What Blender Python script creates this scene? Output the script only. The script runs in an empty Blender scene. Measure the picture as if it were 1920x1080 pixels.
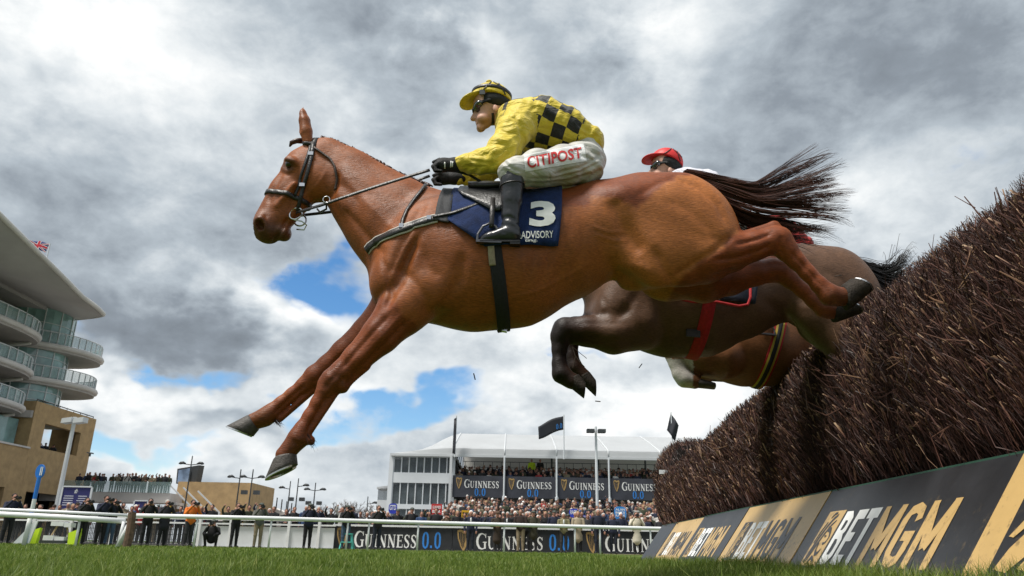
import bpy, bmesh, math, random
import numpy as np
from mathutils import Vector, Matrix
from mathutils.bvhtree import BVHTree
R_ = math.radians
rng = np.random.default_rng(7)
random.seed(7)
SC = bpy.context.scene
COL = SC.collection

# ------------------------------------------------------------------ camera
FPX = 1410.0                       # focal length in pixels of a 1920 wide frame
PITCH, ROLL, CAMH = R_(19.05), R_(1.05), 0.20
cF = np.array([0, math.cos(PITCH), math.sin(PITCH)])
_u0 = np.array([0, -math.sin(PITCH), math.cos(PITCH)]); _r0 = np.array([1., 0, 0])
cR = _r0*math.cos(ROLL) + _u0*math.sin(ROLL)
cU = _u0*math.cos(ROLL) - _r0*math.sin(ROLL)
cC = np.array([0, 0, CAMH])
cam_d = bpy.data.cameras.new('camera'); cam = bpy.data.objects.new('camera', cam_d); COL.objects.link(cam)
cam_d.sensor_width = 36; cam_d.lens = 36*FPX/1920; cam_d.clip_start = 0.02; cam_d.clip_end = 4000
cam.matrix_world = Matrix(((cR[0], cU[0], -cF[0], cC[0]), (cR[1], cU[1], -cF[1], cC[1]), (cR[2], cU[2], -cF[2], cC[2]), (0, 0, 0, 1)))
SC.camera = cam
cam_d.dof.use_dof = True; cam_d.dof.focus_distance = 3.8; cam_d.dof.aperture_fstop = 11.0

def ray(u, v): return cF*FPX + cR*(u-960) + cU*(540-v)
def PY(u, v, Y): d = ray(u, v); return cC + d*(Y/d[1])          # where a line of sight meets the plane Y
def PX(u, v, X): d = ray(u, v); return cC + d*(X/d[0])
def mpp(p): return float((np.asarray(p)-cC) @ cF)/FPX              # metres per photo pixel at p
def proj(p):
    q = np.asarray(p, float)-cC; z = q @ cF
    return 960+FPX*(q @ cR)/z, 540-FPX*(q @ cU)/z

# ------------------------------------------------------------------ world, sun, exposure
W = bpy.data.worlds.new('World'); SC.world = W; W.use_nodes = True
W.cycles.sampling_method = 'MANUAL'; W.cycles.sample_map_resolution = 256
nt = W.node_tree; nt.nodes.clear()
SUN_EL, SUN_AZ = R_(64), R_(-122)     # azimuth from +Y towards +X: high behind the camera's left shoulder
def N(t, **k):
    n = nt.nodes.new(t)
    for a, b in k.items(): setattr(n, a, b)
    return n
def L(a, b): nt.links.new(a, b)
def M(op, a, b=None, c=None, clamp=False):
    n = N('ShaderNodeMath', operation=op, use_clamp=clamp)
    for i, x in enumerate((a, b, c)):
        if x is None: continue
        if isinstance(x, (int, float)): n.inputs[i].default_value = x
        else: L(x, n.inputs[i])
    return n.outputs[0]
def build_sky():
    sky = N('ShaderNodeTexSky', sky_type='NISHITA', sun_disc=False)
    sky.sun_elevation = SUN_EL; sky.sun_rotation = SUN_AZ
    sky.air_density = 1.0; sky.dust_density = 0.4; sky.ozone_density = 2.0
    tc = N('ShaderNodeTexCoord')
    sep = N('ShaderNodeSeparateXYZ'); L(tc.outputs['Generated'], sep.inputs[0])
    az = M('ARCTAN2', sep.outputs[0], sep.outputs[1]); el = M('ARCSINE', sep.outputs[2])
    # cloud noise lives on the direction sphere, flattened towards the horizon
    st = N('ShaderNodeMapping'); st.inputs['Scale'].default_value = (1, 1, 1.55); st.inputs['Location'].default_value = (3.1, 1.7, .4)
    L(tc.outputs['Generated'], st.inputs[0])
    def noise(scale, detail, rough, dist=0.0, off=0.0):
        n = N('ShaderNodeTexNoise'); n.inputs['Scale'].default_value = scale; n.inputs['Detail'].default_value = detail
        n.inputs['Roughness'].default_value = rough; n.inputs['Distortion'].default_value = dist
        if off:
            m = N('ShaderNodeMapping'); m.inputs['Location'].default_value = (off, off*.7, -off); L(st.outputs[0], m.inputs[0]); L(m.outputs[0], n.inputs['Vector'])
        else: L(st.outputs[0], n.inputs['Vector'])
        return n.outputs['Fac']
    n1 = noise(2.9, 5, .55, .0); n2 = noise(6.0, 7, .58, .1, 5.3); n3 = noise(13, 5, .62, .2, 9.1)
    wx = M('MULTIPLY', M('SUBTRACT', n2, .5), .30); wy = M('MULTIPLY', M('SUBTRACT', noise(5.0, 4, .6, 0, 14.2), .5), .22)
    azw = M('ADD', az, wx); elw = M('ADD', el, wy)
    def blob(u, v, ru, rv):
        d = ray(u, v); d = d/np.linalg.norm(d); a0 = math.atan2(d[0], d[1]); e0 = math.asin(d[2])
        x = M('DIVIDE', M('SUBTRACT', azw, a0), ru/FPX); y = M('DIVIDE', M('SUBTRACT', elw, e0), rv/FPX)
        r2 = M('ADD', M('MULTIPLY', x, x), M('MULTIPLY', y, y))
        return M('POWER', 2.718, M('MULTIPLY', r2, -1.0))
    def total(base, items):
        for (u, v, ru, rv, w) in items: base = M('MULTIPLY_ADD', blob(u, v, ru, rv), w, base)
        return base
    # cloud brightness: 0 dark base .. 1 sunlit white
    b = M('ADD', M('MULTIPLY', M('SUBTRACT', n1, .5), .75), M('MULTIPLY', M('SUBTRACT', n2, .5), .8))
    b = M('ADD', b, M('MULTIPLY', M('SUBTRACT', n3, .5), .55))
    b = M('ADD', b, .545)
    b = total(b, SKY_TONE)
    ramp = N('ShaderNodeValToRGB'); L(b, ramp.inputs[0]); cr = ramp.color_ramp
    cr.elements[0].position = .0; cr.elements[0].color = (.155, .178, .205, 1)
    cr.elements[1].position = 1.0; cr.elements[1].color = (.93, .93, .915, 1)
    for p, c in ((.28, (.235, .27, .31, 1)), (.5, (.39, .44, .485, 1)), (.72, (.62, .66, .685, 1))):
        e = cr.elements.new(p); e.color = c
    # openings to the blue
    o = M('ADD', M('MULTIPLY', M('SUBTRACT', n2, .5), 1.5), M('MULTIPLY', M('SUBTRACT', n3, .5), .8))
    o = M('ADD', o, -.36)
    o = total(o, SKY_BLUE)
    mr = N('ShaderNodeMapRange'); mr.interpolation_type = 'SMOOTHSTEP'
    L(o, mr.inputs['Value']); mr.inputs['From Min'].default_value = .0; mr.inputs['From Max'].default_value = .56
    gain = N('ShaderNodeVectorMath', operation='SCALE'); L(ramp.outputs[0], gain.inputs[0]); gain.inputs['Scale'].default_value = 10.0
    mix = N('ShaderNodeMix', data_type='RGBA'); L(mr.outputs[0], mix.inputs[0]); L(gain.outputs[0], mix.inputs[6])
    sg = N('ShaderNodeVectorMath', operation='SCALE'); L(sky.outputs[0], sg.inputs[0]); sg.inputs['Scale'].default_value = 1.25; hs = N('ShaderNodeHueSaturation'); hs.inputs['Saturation'].default_value = 1.3; L(sg.outputs[0], hs.inputs['Color']); L(hs.outputs[0], mix.inputs[7])
    bg = N('ShaderNodeBackground'); L(mix.outputs[2], bg.inputs[0]); bg.inputs[1].default_value = 0.10
    out = N('ShaderNodeOutputWorld'); L(bg.outputs[0], out.inputs[0])
SKY_TONE = [(330, 620, 230, 70, -.40), (470, 415, 260, 60, -.10), (60, 500, 190, 110, -.08), (640, 160, 300, 130, -.14), (1720, 150, 330, 150, -.22), (1450, 260, 220, 90, -.12), (1050, 60, 120, 60, -.10),
            (150, 60, 300, 110, .42), (850, 90, 130, 50, .32), (1270, 60, 120, 90, .22), (540, 560, 150, 55, .50), (230, 735, 280, 45, .45), (600, 700, 220, 50, .26), (1060, 640, 260, 60, .22), (1250, 770, 200, 60, .36),
            (1120, 220, 120, 50, .20), (1640, 330, 130, 140, .22), (330, 850, 260, 28, .30), (960, 800, 240, 40, .2), (700, 860, 260, 24, -.12), (1450, 600, 200, 60, .2), (480, 800, 170, 20, -.14)]
SKY_BLUE = [(620, 505, 170, 60, 1.0), (370, 705, 90, 26, .85), (790, 755, 150, 34, .95), (560, 775, 130, 24, .70), (230, 832, 170, 24, .85), (1100, 668, 90, 20, .6), (130, 640, 90, 20, .45), (1900, 290, 90, 40, .45), (1420, 470, 120, 30, .35), (1000, 560, 100, 24, .4)]
build_sky()
sd = bpy.data.lights.new('sun', 'SUN'); so = bpy.data.objects.new('sun', sd); COL.objects.link(so)
sd.energy = 4.0; sd.angle = R_(17); sd.color = (1, .955, .88)
_sd = Vector((math.sin(SUN_AZ)*math.cos(SUN_EL), math.cos(SUN_AZ)*math.cos(SUN_EL), math.sin(SUN_EL)))
so.rotation_euler = _sd.to_track_quat('Z', 'Y').to_euler(); so.location = (-20, -20, 30)
vs = SC.view_settings; vs.view_transform = 'Standard'; vs.look = 'None'; vs.gamma = 1; vs.exposure = 0.30; vs.use_curve_mapping = False
SC.cycles.max_bounces = 6; SC.cycles.use_denoising = True

# ------------------------------------------------------------------ tagging and mesh helpers
def tag(o, label=None, cat=None, group=None, kind=None):
    if label: o['label'] = label
    if cat: o['category'] = cat
    if group: o['group'] = group
    if kind: o['kind'] = kind
    return o
def empty(name, loc, label=None, cat=None, group=None):
    o = bpy.data.objects.new(name, None); COL.objects.link(o); o.location = tuple(map(float, loc)); o.empty_display_size = .1
    return tag(o, label, cat, group)
def link(o, parent=None):
    COL.objects.link(o)
    if parent is not None:
        o.parent = parent
        m = Matrix.Translation(-absloc(parent)); o.matrix_parent_inverse = m
    return o
def absloc(o):                       # all parents here are unrotated; their parents' offsets are cancelled by the inverse
    return Vector(o.location) if o.parent is None else Vector(o.location)
def mesh(name, V, F, mats, parent=None, smooth=False, mi=None):
    me = bpy.data.meshes.new(name)
    V = np.asarray(V, np.float32).reshape(-1, 3)
    if isinstance(F, np.ndarray):
        n, k = F.shape
        me.vertices.add(len(V)); me.vertices.foreach_set('co', V.ravel())
        me.loops.add(n*k); me.loops.foreach_set('vertex_index', F.astype(np.int32).ravel())
        me.polygons.add(n); me.polygons.foreach_set('loop_start', np.arange(0, n*k, k, dtype=np.int32))
        me.update(calc_edges=True)
    else:
        me.from_pydata(V.tolist(), [], [list(map(int, f)) for f in F]); me.update()
    for m in (mats if isinstance(mats, (list, tuple)) else [mats]): me.materials.append(m)
    if mi is not None: me.polygons.foreach_set('material_index', np.asarray(mi, np.int32))
    me.polygons.foreach_set('use_smooth', np.full(len(me.polygons), bool(smooth)))
    me.validate(clean_customdata=False); me.update()
    return link(bpy.data.objects.new(name, me), parent)
class MB:
    """collects solids into one mesh"""
    def __init__(s): s.V = []; s.F = []; s.MI = []; s.m = 0
    def add(s, V, F):
        o = len(s.V); s.V += [tuple(map(float, v)) for v in V]; s.F += [[i+o for i in f] for f in F]; s.MI += [s.m]*len(F); return s
    def hexa(s, P):                   # 8 corners: bottom 4 (ccw), top 4
        return s.add(P, [(3, 2, 1, 0), (4, 5, 6, 7), (0, 1, 5, 4), (1, 2, 6, 5), (2, 3, 7, 6), (3, 0, 4, 7)])
    def box(s, lo, hi):
        (a, b, c), (d, e, f) = lo, hi
        return s.hexa([(a, b, c), (d, b, c), (d, e, c), (a, e, c), (a, b, f), (d, b, f), (d, e, f), (a, e, f)])
    def bar(s, p, q, w, h=None, up=(0, 0, 1)):   # square bar from p to q
        p, q = Vector(p), Vector(q); h = h or w; d = (q-p).normalized(); u = Vector(up)
        if abs(d.dot(u)) > .97: u = Vector((1, 0, 0))
        x = d.cross(u).normalized()*w/2; y = x.cross(d).normalized()*h/2
        P = [p-x-y, p+x-y, p+x+y, p-x+y, q-x-y, q+x-y, q+x+y, q-x+y]
        return s.add(P, [(3, 2, 1, 0), (4, 5, 6, 7), (0, 1, 5, 4), (1, 2, 6, 5), (2, 3, 7, 6), (3, 0, 4, 7)])
    def tube(s, pts, rad, n=8, cap=True):
        pts = [Vector(map(float, p)) for p in pts]; rad = rad if isinstance(rad, (list, tuple, np.ndarray)) else [rad]*len(pts)
        V = []; F = []; t0 = (pts[1]-pts[0]).normalized(); x = t0.orthogonal().normalized()
        for i, p in enumerate(pts):
            t = (pts[min(i+1, len(pts)-1)]-pts[max(i-1, 0)]).normalized(); x = (x-t*x.dot(t)).normalized(); y = t.cross(x)
            for j in range(n):
                a = 2*math.pi*j/n; V.append(p+(x*math.cos(a)+y*math.sin(a))*rad[i])
        for i in range(len(pts)-1):
            for j in range(n): F.append((i*n+j, i*n+(j+1) % n, (i+1)*n+(j+1) % n, (i+1)*n+j))
        if cap: F.append(tuple(range(n-1, -1, -1))); F.append(tuple(range((len(pts)-1)*n, len(pts)*n)))
        return s.add(V, F)
    def prism(s, poly, axis, depth):  # polygon of 3-D points extruded by vector
        n = len(poly); ax = Vector(axis)*depth; A = [Vector(p) for p in poly]; B = [p+ax for p in A]
        return s.add(A+B, [tuple(range(n-1, -1, -1)), tuple(range(n, 2*n))]+[(i, (i+1) % n, n+(i+1) % n, n+i) for i in range(n)])
    def build(s, name, mats, parent=None, smooth=False):
        return mesh(name, s.V, s.F, mats, parent, smooth, s.MI)
def recalc(o):
    bm = bmesh.new(); bm.from_mesh(o.data); bmesh.ops.recalc_face_normals(bm, faces=bm.faces); bm.to_mesh(o.data); bm.free(); return o

# ------------------------------------------------------------------ materials
MATS = {}
def mat(name, col, rough=.7, var=.0, scale=20., bump=0., bscale=60., metal=0., spec=.4, sheen=0., coat=0., objvar=0., coords='Object', col2=None, objcol=False, trans=0.0, detail=4):
    if name in MATS: return MATS[name]
    m = bpy.data.materials.new(name); m.use_nodes = True; t = m.node_tree; b = t.nodes['Principled BSDF']
    b.inputs['Roughness'].default_value = rough; b.inputs['Metallic'].default_value = metal; b.inputs['Specular IOR Level'].default_value = spec
    b.inputs['Sheen Weight'].default_value = sheen; b.inputs['Coat Weight'].default_value = coat
    col = tuple(col)+(1,); b.inputs['Base Color'].default_value = col; m.diffuse_color = col
    tc = t.nodes.new('ShaderNodeTexCoord'); src = None
    if objcol:
        oi = t.nodes.new('ShaderNodeObjectInfo'); src = oi.outputs['Color']
    if var > 0 or col2:
        n = t.nodes.new('ShaderNodeTexNoise'); n.inputs['Scale'].default_value = scale; n.inputs['Detail'].default_value = detail; n.inputs['Roughness'].default_value = .6
        t.links.new(tc.outputs[coords], n.inputs['Vector'])
        mx = t.nodes.new('ShaderNodeMix'); mx.data_type = 'RGBA'
        rp = t.nodes.new('ShaderNodeMapRange'); rp.inputs['From Min'].default_value = .32; rp.inputs['From Max'].default_value = .68
        t.links.new(n.outputs['Fac'], rp.inputs['Value']); t.links.new(rp.outputs[0], mx.inputs[0])
        if col2: mx.inputs[6].default_value = col; mx.inputs[7].default_value = tuple(col2)+(1,)
        else:
            mx.blend_type = 'MIX'
            mx.inputs[6].default_value = tuple(c*(1-var) for c in col[:3])+(1,); mx.inputs[7].default_value = tuple(min(1, c*(1+var)) for c in col[:3])+(1,)
            if objcol:
                for i, f in ((6, 1-var), (7, 1+var)):
                    sc = t.nodes.new('ShaderNodeVectorMath'); sc.operation = 'SCALE'; sc.inputs['Scale'].default_value = f
                    t.links.new(src, sc.inputs[0]); t.links.new(sc.outputs[0], mx.inputs[i])
        src = mx.outputs[2]
    if src is not None: t.links.new(src, b.inputs['Base Color'])
    if bump > 0:
        n2 = t.nodes.new('ShaderNodeTexNoise'); n2.inputs['Scale'].default_value = bscale; n2.inputs['Detail'].default_value = 5
        t.links.new(tc.outputs[coords], n2.inputs['Vector'])
        bp = t.nodes.new('ShaderNodeBump'); bp.inputs['Strength'].default_value = min(1, bump); bp.inputs['Distance'].default_value = .01*max(1, bump)
        t.links.new(n2.outputs['Fac'], bp.inputs['Height']); t.links.new(bp.outputs[0], b.inputs['Normal'])
    if trans > 0:
        b.inputs['Transmission Weight'].default_value = trans
    MATS[name] = m
    return m

# ------------------------------------------------------------------ signed-distance modelling: smooth-blended solids -> one continuous mesh
class Field:
    def __init__(s, lo, hi, h):
        s.lo = np.asarray(lo, np.float32); s.h = np.float32(h); s.n = np.ceil((np.asarray(hi)-s.lo)/h).astype(int)+1
        s.ax = [s.lo[i]+np.arange(s.n[i], dtype=np.float32)*s.h for i in range(3)]
        s.d = np.full(s.n, 9., np.float32); s.id = np.zeros(s.n, np.int16)
    def block(s, lo, hi):
        a = np.clip(np.floor((np.asarray(lo)-s.lo)/s.h).astype(int), 0, s.n); b = np.clip(np.ceil((np.asarray(hi)-s.lo)/s.h).astype(int)+1, 0, s.n)
        sl = tuple(slice(a[i], b[i]) for i in range(3))
        return sl, s.ax[0][sl[0]][:, None, None], s.ax[1][sl[1]][None, :, None], s.ax[2][sl[2]][None, None, :]
    def put(s, sl, d2, k, ident, sub=False):
        a = s.d[sl]
        if d2.size == 0: return
        if sub: a = -a
        if not sub: s.id[sl] = np.where(d2 < a, ident, s.id[sl])
        if k > 0:
            h = np.clip(.5+.5*(a-d2)/k, 0, 1); r = a+(d2-a)*h-k*h*(1-h)
        else: r = np.minimum(a, d2)
        s.d[sl] = -r if sub else r
    def cone(s, a, b, ra, rb, sy=1., k=.03, ident=0, sub=False):
        a = np.asarray(a, np.float32); b = np.asarray(b, np.float32); m = max(ra, rb)*max(1, sy)+max(.05, 1.3*k)
        sl, X, Y, Z = s.block(np.minimum(a, b)-m, np.maximum(a, b)+m)
        Ys = Y/sy; A = np.array([a[0], a[1]/sy, a[2]]); B = np.array([b[0], b[1]/sy, b[2]]); D = B-A; dd = max(float(D@D), 1e-9)
        t = np.clip(((X-A[0])*D[0]+(Ys-A[1])*D[1]+(Z-A[2])*D[2])/dd, 0, 1)
        d = np.sqrt((X-A[0]-t*D[0])**2+(Ys-A[1]-t*D[1])**2+(Z-A[2]-t*D[2])**2)-(ra+(rb-ra)*t)
        s.put(sl, (d*min(1, sy)).astype(np.float32), k, ident, sub)
    def ell(s, c, r, rot=0., k=.03, ident=0, sub=False, yaw=0.):   # rot: turn in the x-z plane
        c = np.asarray(c, np.float32); m = max(r)+max(.05, 1.3*k)
        sl, X, Y, Z = s.block(c-m, c+m); x = X-c[0]; y = Y-c[1]; z = Z-c[2]
        if yaw: x, y = x*math.cos(yaw)+y*math.sin(yaw), -x*math.sin(yaw)+y*math.cos(yaw)
        cx, sx = math.cos(rot), math.sin(rot); xx = x*cx+z*sx; zz = -x*sx+z*cx
        k0 = np.sqrt((xx/r[0])**2+(y/r[1])**2+(zz/r[2])**2); k1 = np.sqrt((xx/r[0]**2)**2+(y/r[1]**2)**2+(zz/r[2]**2)**2)+1e-6
        s.put(sl, np.maximum(k0*(k0-1)/k1, -min(r)).astype(np.float32), k, ident, sub)
    def cut(s, p, n):                                          # keep the side away from n
        n = np.asarray(n, float); n = n/np.linalg.norm(n); X, Y, Z = s.ax[0][:, None, None], s.ax[1][None, :, None], s.ax[2][None, None, :]
        s.d = np.maximum(s.d, ((X-p[0])*n[0]+(Y-p[1])*n[1]+(Z-p[2])*n[2]).astype(np.float32))
    def extract(s):
        d = s.d; ins = d < 0; nx, ny, nz = d.shape; c = np.zeros((nx-1, ny-1, nz-1), np.int8)
        for i in (0, 1):
            for j in (0, 1):
                for k in (0, 1): c += ins[i:nx-1+i, j:ny-1+j, k:nz-1+k]
        I, J, K = np.nonzero((c > 0) & (c < 8)); vid = np.full(c.shape, -1, np.int32); vid[I, J, K] = np.arange(len(I))
        acc = np.zeros((len(I), 3), np.float32); cnt = np.zeros(len(I), np.float32)
        cor = [(i, j, k) for i in (0, 1) for j in (0, 1) for k in (0, 1)]
        for a in cor:
            for ax in range(3):
                if a[ax]: continue
                b = list(a); b[ax] = 1; v0 = d[I+a[0], J+a[1], K+a[2]]; v1 = d[I+b[0], J+b[1], K+b[2]]
                m = (v0 < 0) != (v1 < 0); t = np.where(m, v0/np.where(m, v0-v1, 1), 0)
                p = np.zeros((len(I), 3), np.float32); p[:] = a; p[:, ax] = t; acc += p*m[:, None]; cnt += m
        V = s.lo+(np.stack([I, J, K], 1)+acc/cnt[:, None])*s.h
        idv = s.id[np.minimum(I+1, nx-1), np.minimum(J+1, ny-1), np.minimum(K+1, nz-1)]
        Fs = []
        for ax in range(3):
            o1, o2 = [q for q in range(3) if q != ax]
            if ax == 1: o1, o2 = o2, o1
            lo = [slice(1, -1)]*3; lo[ax] = slice(0, -1); hi = [slice(1, -1)]*3; hi[ax] = slice(1, None)
            a = ins[tuple(lo)]; b = ins[tuple(hi)]; G = np.stack(np.nonzero(a != b), 1)
            if not len(G): continue
            flip = ~a[tuple(G.T)]; G = G+1; G[:, ax] -= 1
            def cell(d1, d2):
                g = G.copy(); g[:, o1] += d1; g[:, o2] += d2; return vid[g[:, 0], g[:, 1], g[:, 2]]
            q = np.stack([cell(-1, -1), cell(0, -1), cell(0, 0), cell(-1, 0)], 1)
            q[flip] = q[flip][:, ::-1]; Fs.append(q)
        F = np.concatenate(Fs); F = F[(F >= 0).all(1)]
        return V.astype(np.float32), F, idv
def relax(V, F, it=1, lam=.5):
    e = np.concatenate([F[:, [0, 1]], F[:, [1, 2]], F[:, [2, 3]], F[:, [3, 0]]]); n = len(V)
    for _ in range(it):
        for l in (lam, -lam*1.03):
            s = np.zeros_like(V); c = np.zeros(n, np.float32)
            for i, j in ((0, 1), (1, 0)):
                for k in range(3): s[:, k] += np.bincount(e[:, i], weights=V[e[:, j], k], minlength=n).astype(np.float32)
                c += np.bincount(e[:, i], minlength=n)
            V = V+l*(s/np.maximum(c, 1)[:, None]-V)
    return V
def vnormals(V, F):
    n = np.cross(V[F[:, 2]]-V[F[:, 0]], V[F[:, 3]]-V[F[:, 1]]); o = np.zeros_like(V)
    for c in range(4):
        for k in range(3): o[:, k] += np.bincount(F[:, c], weights=n[:, k], minlength=len(V))
    return o/np.maximum(np.linalg.norm(o, axis=1, keepdims=True), 1e-9)
def attr(o, name, vals):
    a = o.data.attributes.new(name, 'FLOAT', 'POINT'); a.data.foreach_set('value', np.asarray(vals, np.float32))
def sculpt(V, F, strokes):
    """raise (+) or groove (-) the near side along strokes drawn in photo points: (points, width px, depth m, y0, y1)"""
    N_ = vnormals(V, F); u, v = projv(V); D = np.zeros(len(V)); face = N_[:, 1] < .3
    for (pts, wd, dp, y0, y1) in strokes:
        P = np.asarray(pts, float); lo = P.min(0)-3*wd; hi = P.max(0)+3*wd
        ix = np.nonzero((u > lo[0]) & (u < hi[0]) & (v > lo[1]) & (v < hi[1]) & (V[:, 1] > y0) & (V[:, 1] < y1) & face)[0]
        if not len(ix): continue
        q = np.stack([u[ix], v[ix]], 1); best = np.full(len(ix), 1e9); tt = np.zeros(len(ix)); n = len(P)-1
        for k in range(n):
            a, b = P[k], P[k+1]; t = np.clip(((q-a) @ (b-a))/max(1e-6, float((b-a) @ (b-a))), 0, 1); d = np.linalg.norm(q-a-t[:, None]*(b-a), axis=1); m = d < best; best[m] = d[m]; tt[m] = (k+t[m])/n
        D[ix] += dp*np.exp(-(best/wd)**2)*np.clip(np.minimum(tt, 1-tt)*6+.25, 0, 1)
    return V+N_*D[:, None].astype(np.float32)
def bvh_of(o):
    me = o.data; n = len(me.vertices); co = np.empty(n*3, np.float32); me.vertices.foreach_get('co', co)
    return BVHTree.FromPolygons(co.reshape(-1, 3).tolist(), [tuple(p.vertices) for p in me.polygons])
def hit(bvh, u, v, off=.004, miss_y=None):         # point on a model under a photo point, lifted off the surface
    d = Vector(ray(u, v)).normalized(); p, n, i, t = bvh.ray_cast(Vector(cC), d)
    if p is None: return Vector(PY(u, v, miss_y)) if miss_y else None
    return p+n*off
def inside(poly, X, Z):
    r = np.zeros(len(X), bool); n = len(poly)
    for i in range(n):
        (x1, z1), (x2, z2) = poly[i], poly[(i+1) % n]
        c = ((z1 > Z) != (z2 > Z)) & (X < (x2-x1)*(Z-z1)/((z2-z1) if z2 != z1 else 1e-9)+x1); r ^= c
    return r
def projv(V):
    q = V-cC; z = q @ cF; return 960+FPX*(q @ cR)/z, 540-FPX*(q @ cU)/z
def strap(name, pts, width, thick, m, parent=None, nrm=None, closed=False):
    """flat strap following points; nrm = outward directions"""
    P = [Vector(p) for p in pts]; n = len(P); V = []; F = []
    for i in range(n):
        a = P[(i-1) % n] if closed or i > 0 else P[i]; b = P[(i+1) % n] if closed or i < n-1 else P[i]
        t = (b-a).normalized(); w = Vector(nrm[i]) if nrm is not None else Vector((0, -1, 0)); s = t.cross(w).normalized()*width/2; w = s.cross(t).normalized()*thick
        V += [P[i]-s, P[i]+s, P[i]+s*.92+w, P[i]-s*.92+w]
    for i in range(n if closed else n-1):
        j = (i+1) % n
        for c in range(4): F.append((i*4+c, i*4+(c+1) % 4, j*4+(c+1) % 4, j*4+c))
    if not closed: F += [(3, 2, 1, 0), (n*4-4, n*4-3, n*4-2, n*4-1)]
    return recalc(mesh(name, V, F, m, parent, True))
def girdle(bvh, c, ax1, ax2, off=.004, a0=0., a1=2*math.pi, n=48, far=1.2):
    """contour of a model in the plane through c spanned by ax1, ax2"""
    c = Vector(c); ax1 = Vector(ax1).normalized(); ax2 = Vector(ax2).normalized(); P = []; Q = []
    for i in range(n):
        a = a0+(a1-a0)*i/(n if abs(a1-a0-2*math.pi) < 1e-6 else n-1); d = ax1*math.cos(a)+ax2*math.sin(a)
        p, nn, _, _ = bvh.ray_cast(c, d)                       # from inside outwards
        if p is None: continue
        P.append(p+d*off); Q.append(d)
    return P, Q
# ------------------------------------------------------------------ lettering: flat letter meshes laid on real surfaces
def text_mesh(text, bold=.0, shear=0., space=1.):
    c = bpy.data.curves.new('lettering', 'FONT'); c.body = text; c.offset = bold; c.shear = shear; c.space_character = space; c.resolution_u = 3
    o = bpy.data.objects.new('lettering', c); COL.objects.link(o)
    me = bpy.data.meshes.new_from_object(o.evaluated_get(bpy.context.evaluated_depsgraph_get())); bpy.data.objects.remove(o)
    V = np.array([v.co[:2] for v in me.vertices]); F = [list(p.vertices) for p in me.polygons]; bpy.data.meshes.remove(me)
    lo, hi = V.min(0), V.max(0); return (V-lo)/(hi-lo), F
SERIF = {
 'G': (.95, [[(.88, .80, .03), (.74, .95, .06), (.52, 1.0, .08), (.30, .92, .16), (.14, .70, .2), (.10, .5, .21), (.14, .30, .2), (.30, .08, .16), (.54, 0, .08), (.74, .04, .07), (.86, .12, .05)], [(.88, 1.0, .05), (.88, .72, .05)], [(.82, .02, .17), (.82, .44, .17)], [(.62, .44, .06), (.98, .44, .06)]]),
 'U': (.95, [[(.2, 1, .19), (.2, .35, .19), (.28, .1, .16), (.48, 0, .1), (.68, .1, .1), (.76, .35, .08), (.76, 1, .08)], [(.02, .98, .05), (.38, .98, .05)], [(.6, .98, .05), (.92, .98, .05)]]),
 'I': (.5, [[(.25, 0, .2), (.25, 1, .2)], [(.05, .98, .05), (.45, .98, .05)], [(.05, .02, .05), (.45, .02, .05)]]),
 'N': (1.0, [[(.18, 0, .08), (.18, 1, .08)], [(.16, 1, .2), (.82, 0, .2)], [(.82, 0, .08), (.82, 1, .08)], [(.02, .98, .05), (.3, .98, .05)], [(.04, .02, .05), (.34, .02, .05)], [(.66, .98, .05), (.98, .98, .05)]]),
 'E': (.78, [[(.2, 0, .2), (.2, 1, .2)], [(.02, .97, .07), (.72, .97, .07)], [(.2, .52, .06), (.58, .52, .06)], [(.02, .03, .07), (.74, .03, .07)], [(.71, .98, .05), (.71, .76, .05)], [(.73, .02, .05), (.73, .26, .05)], [(.57, .62, .05), (.57, .42, .05)]]),
 'S': (.72, [[(.62, .8, .05), (.5, .95, .08), (.33, 1.0, .09), (.17, .9, .13), (.13, .74, .17), (.25, .58, .2), (.48, .44, .2), (.6, .28, .17), (.56, .1, .13), (.38, 0, .09), (.2, .03, .08), (.1, .18, .05)], [(.63, 1.0, .05), (.63, .74, .05)], [(.09, 0, .05), (.09, .28, .05)]]),
 '0': (.62, [[(.31, 1, .13), (.16, .9, .15), (.1, .7, .17), (.1, .3, .17), (.16, .1, .15), (.31, 0, .13), (.46, .1, .15), (.52, .3, .17), (.52, .7, .17), (.46, .9, .15), (.31, 1, .13)]]),
 '.': (.3, [[(.12, .0, .17), (.12, .16, .17)]]),
}
def strokes_mesh(strokes, dz=0.):
    """ribbons of varying width; returns V (x, y, lift), F"""
    V = []; F = []
    for si, st in enumerate(strokes):
        P = [np.array(p[:2], float) for p in st]; o = len(V)
        for i, p in enumerate(P):
            t = P[min(i+1, len(P)-1)]-P[max(i-1, 0)]; t = t/(np.linalg.norm(t)+1e-9); n = np.array([-t[1], t[0]])*st[i][2]/2
            V += [(p[0]-n[0], p[1]-n[1], si), (p[0]+n[0], p[1]+n[1], si)]
        F += [(o+2*i, o+2*i+2, o+2*i+3, o+2*i+1) for i in range(len(P)-1)]
    return V, F
def serif_mesh(text, small=.82):
    x = 0; V = []; F = []
    for i, ch in enumerate(text):
        w, st = SERIF[ch]; s = 1. if i == 0 or ch in '0.' else small; v, f = strokes_mesh(st); o = len(V)
        V += [(x+a*s, b*s, c) for a, b, c in v]; F += [[q+o for q in g] for g in f]; x += (w+.1)*s
    V = np.array(V); V[:, 0] /= x; return V, F
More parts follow.
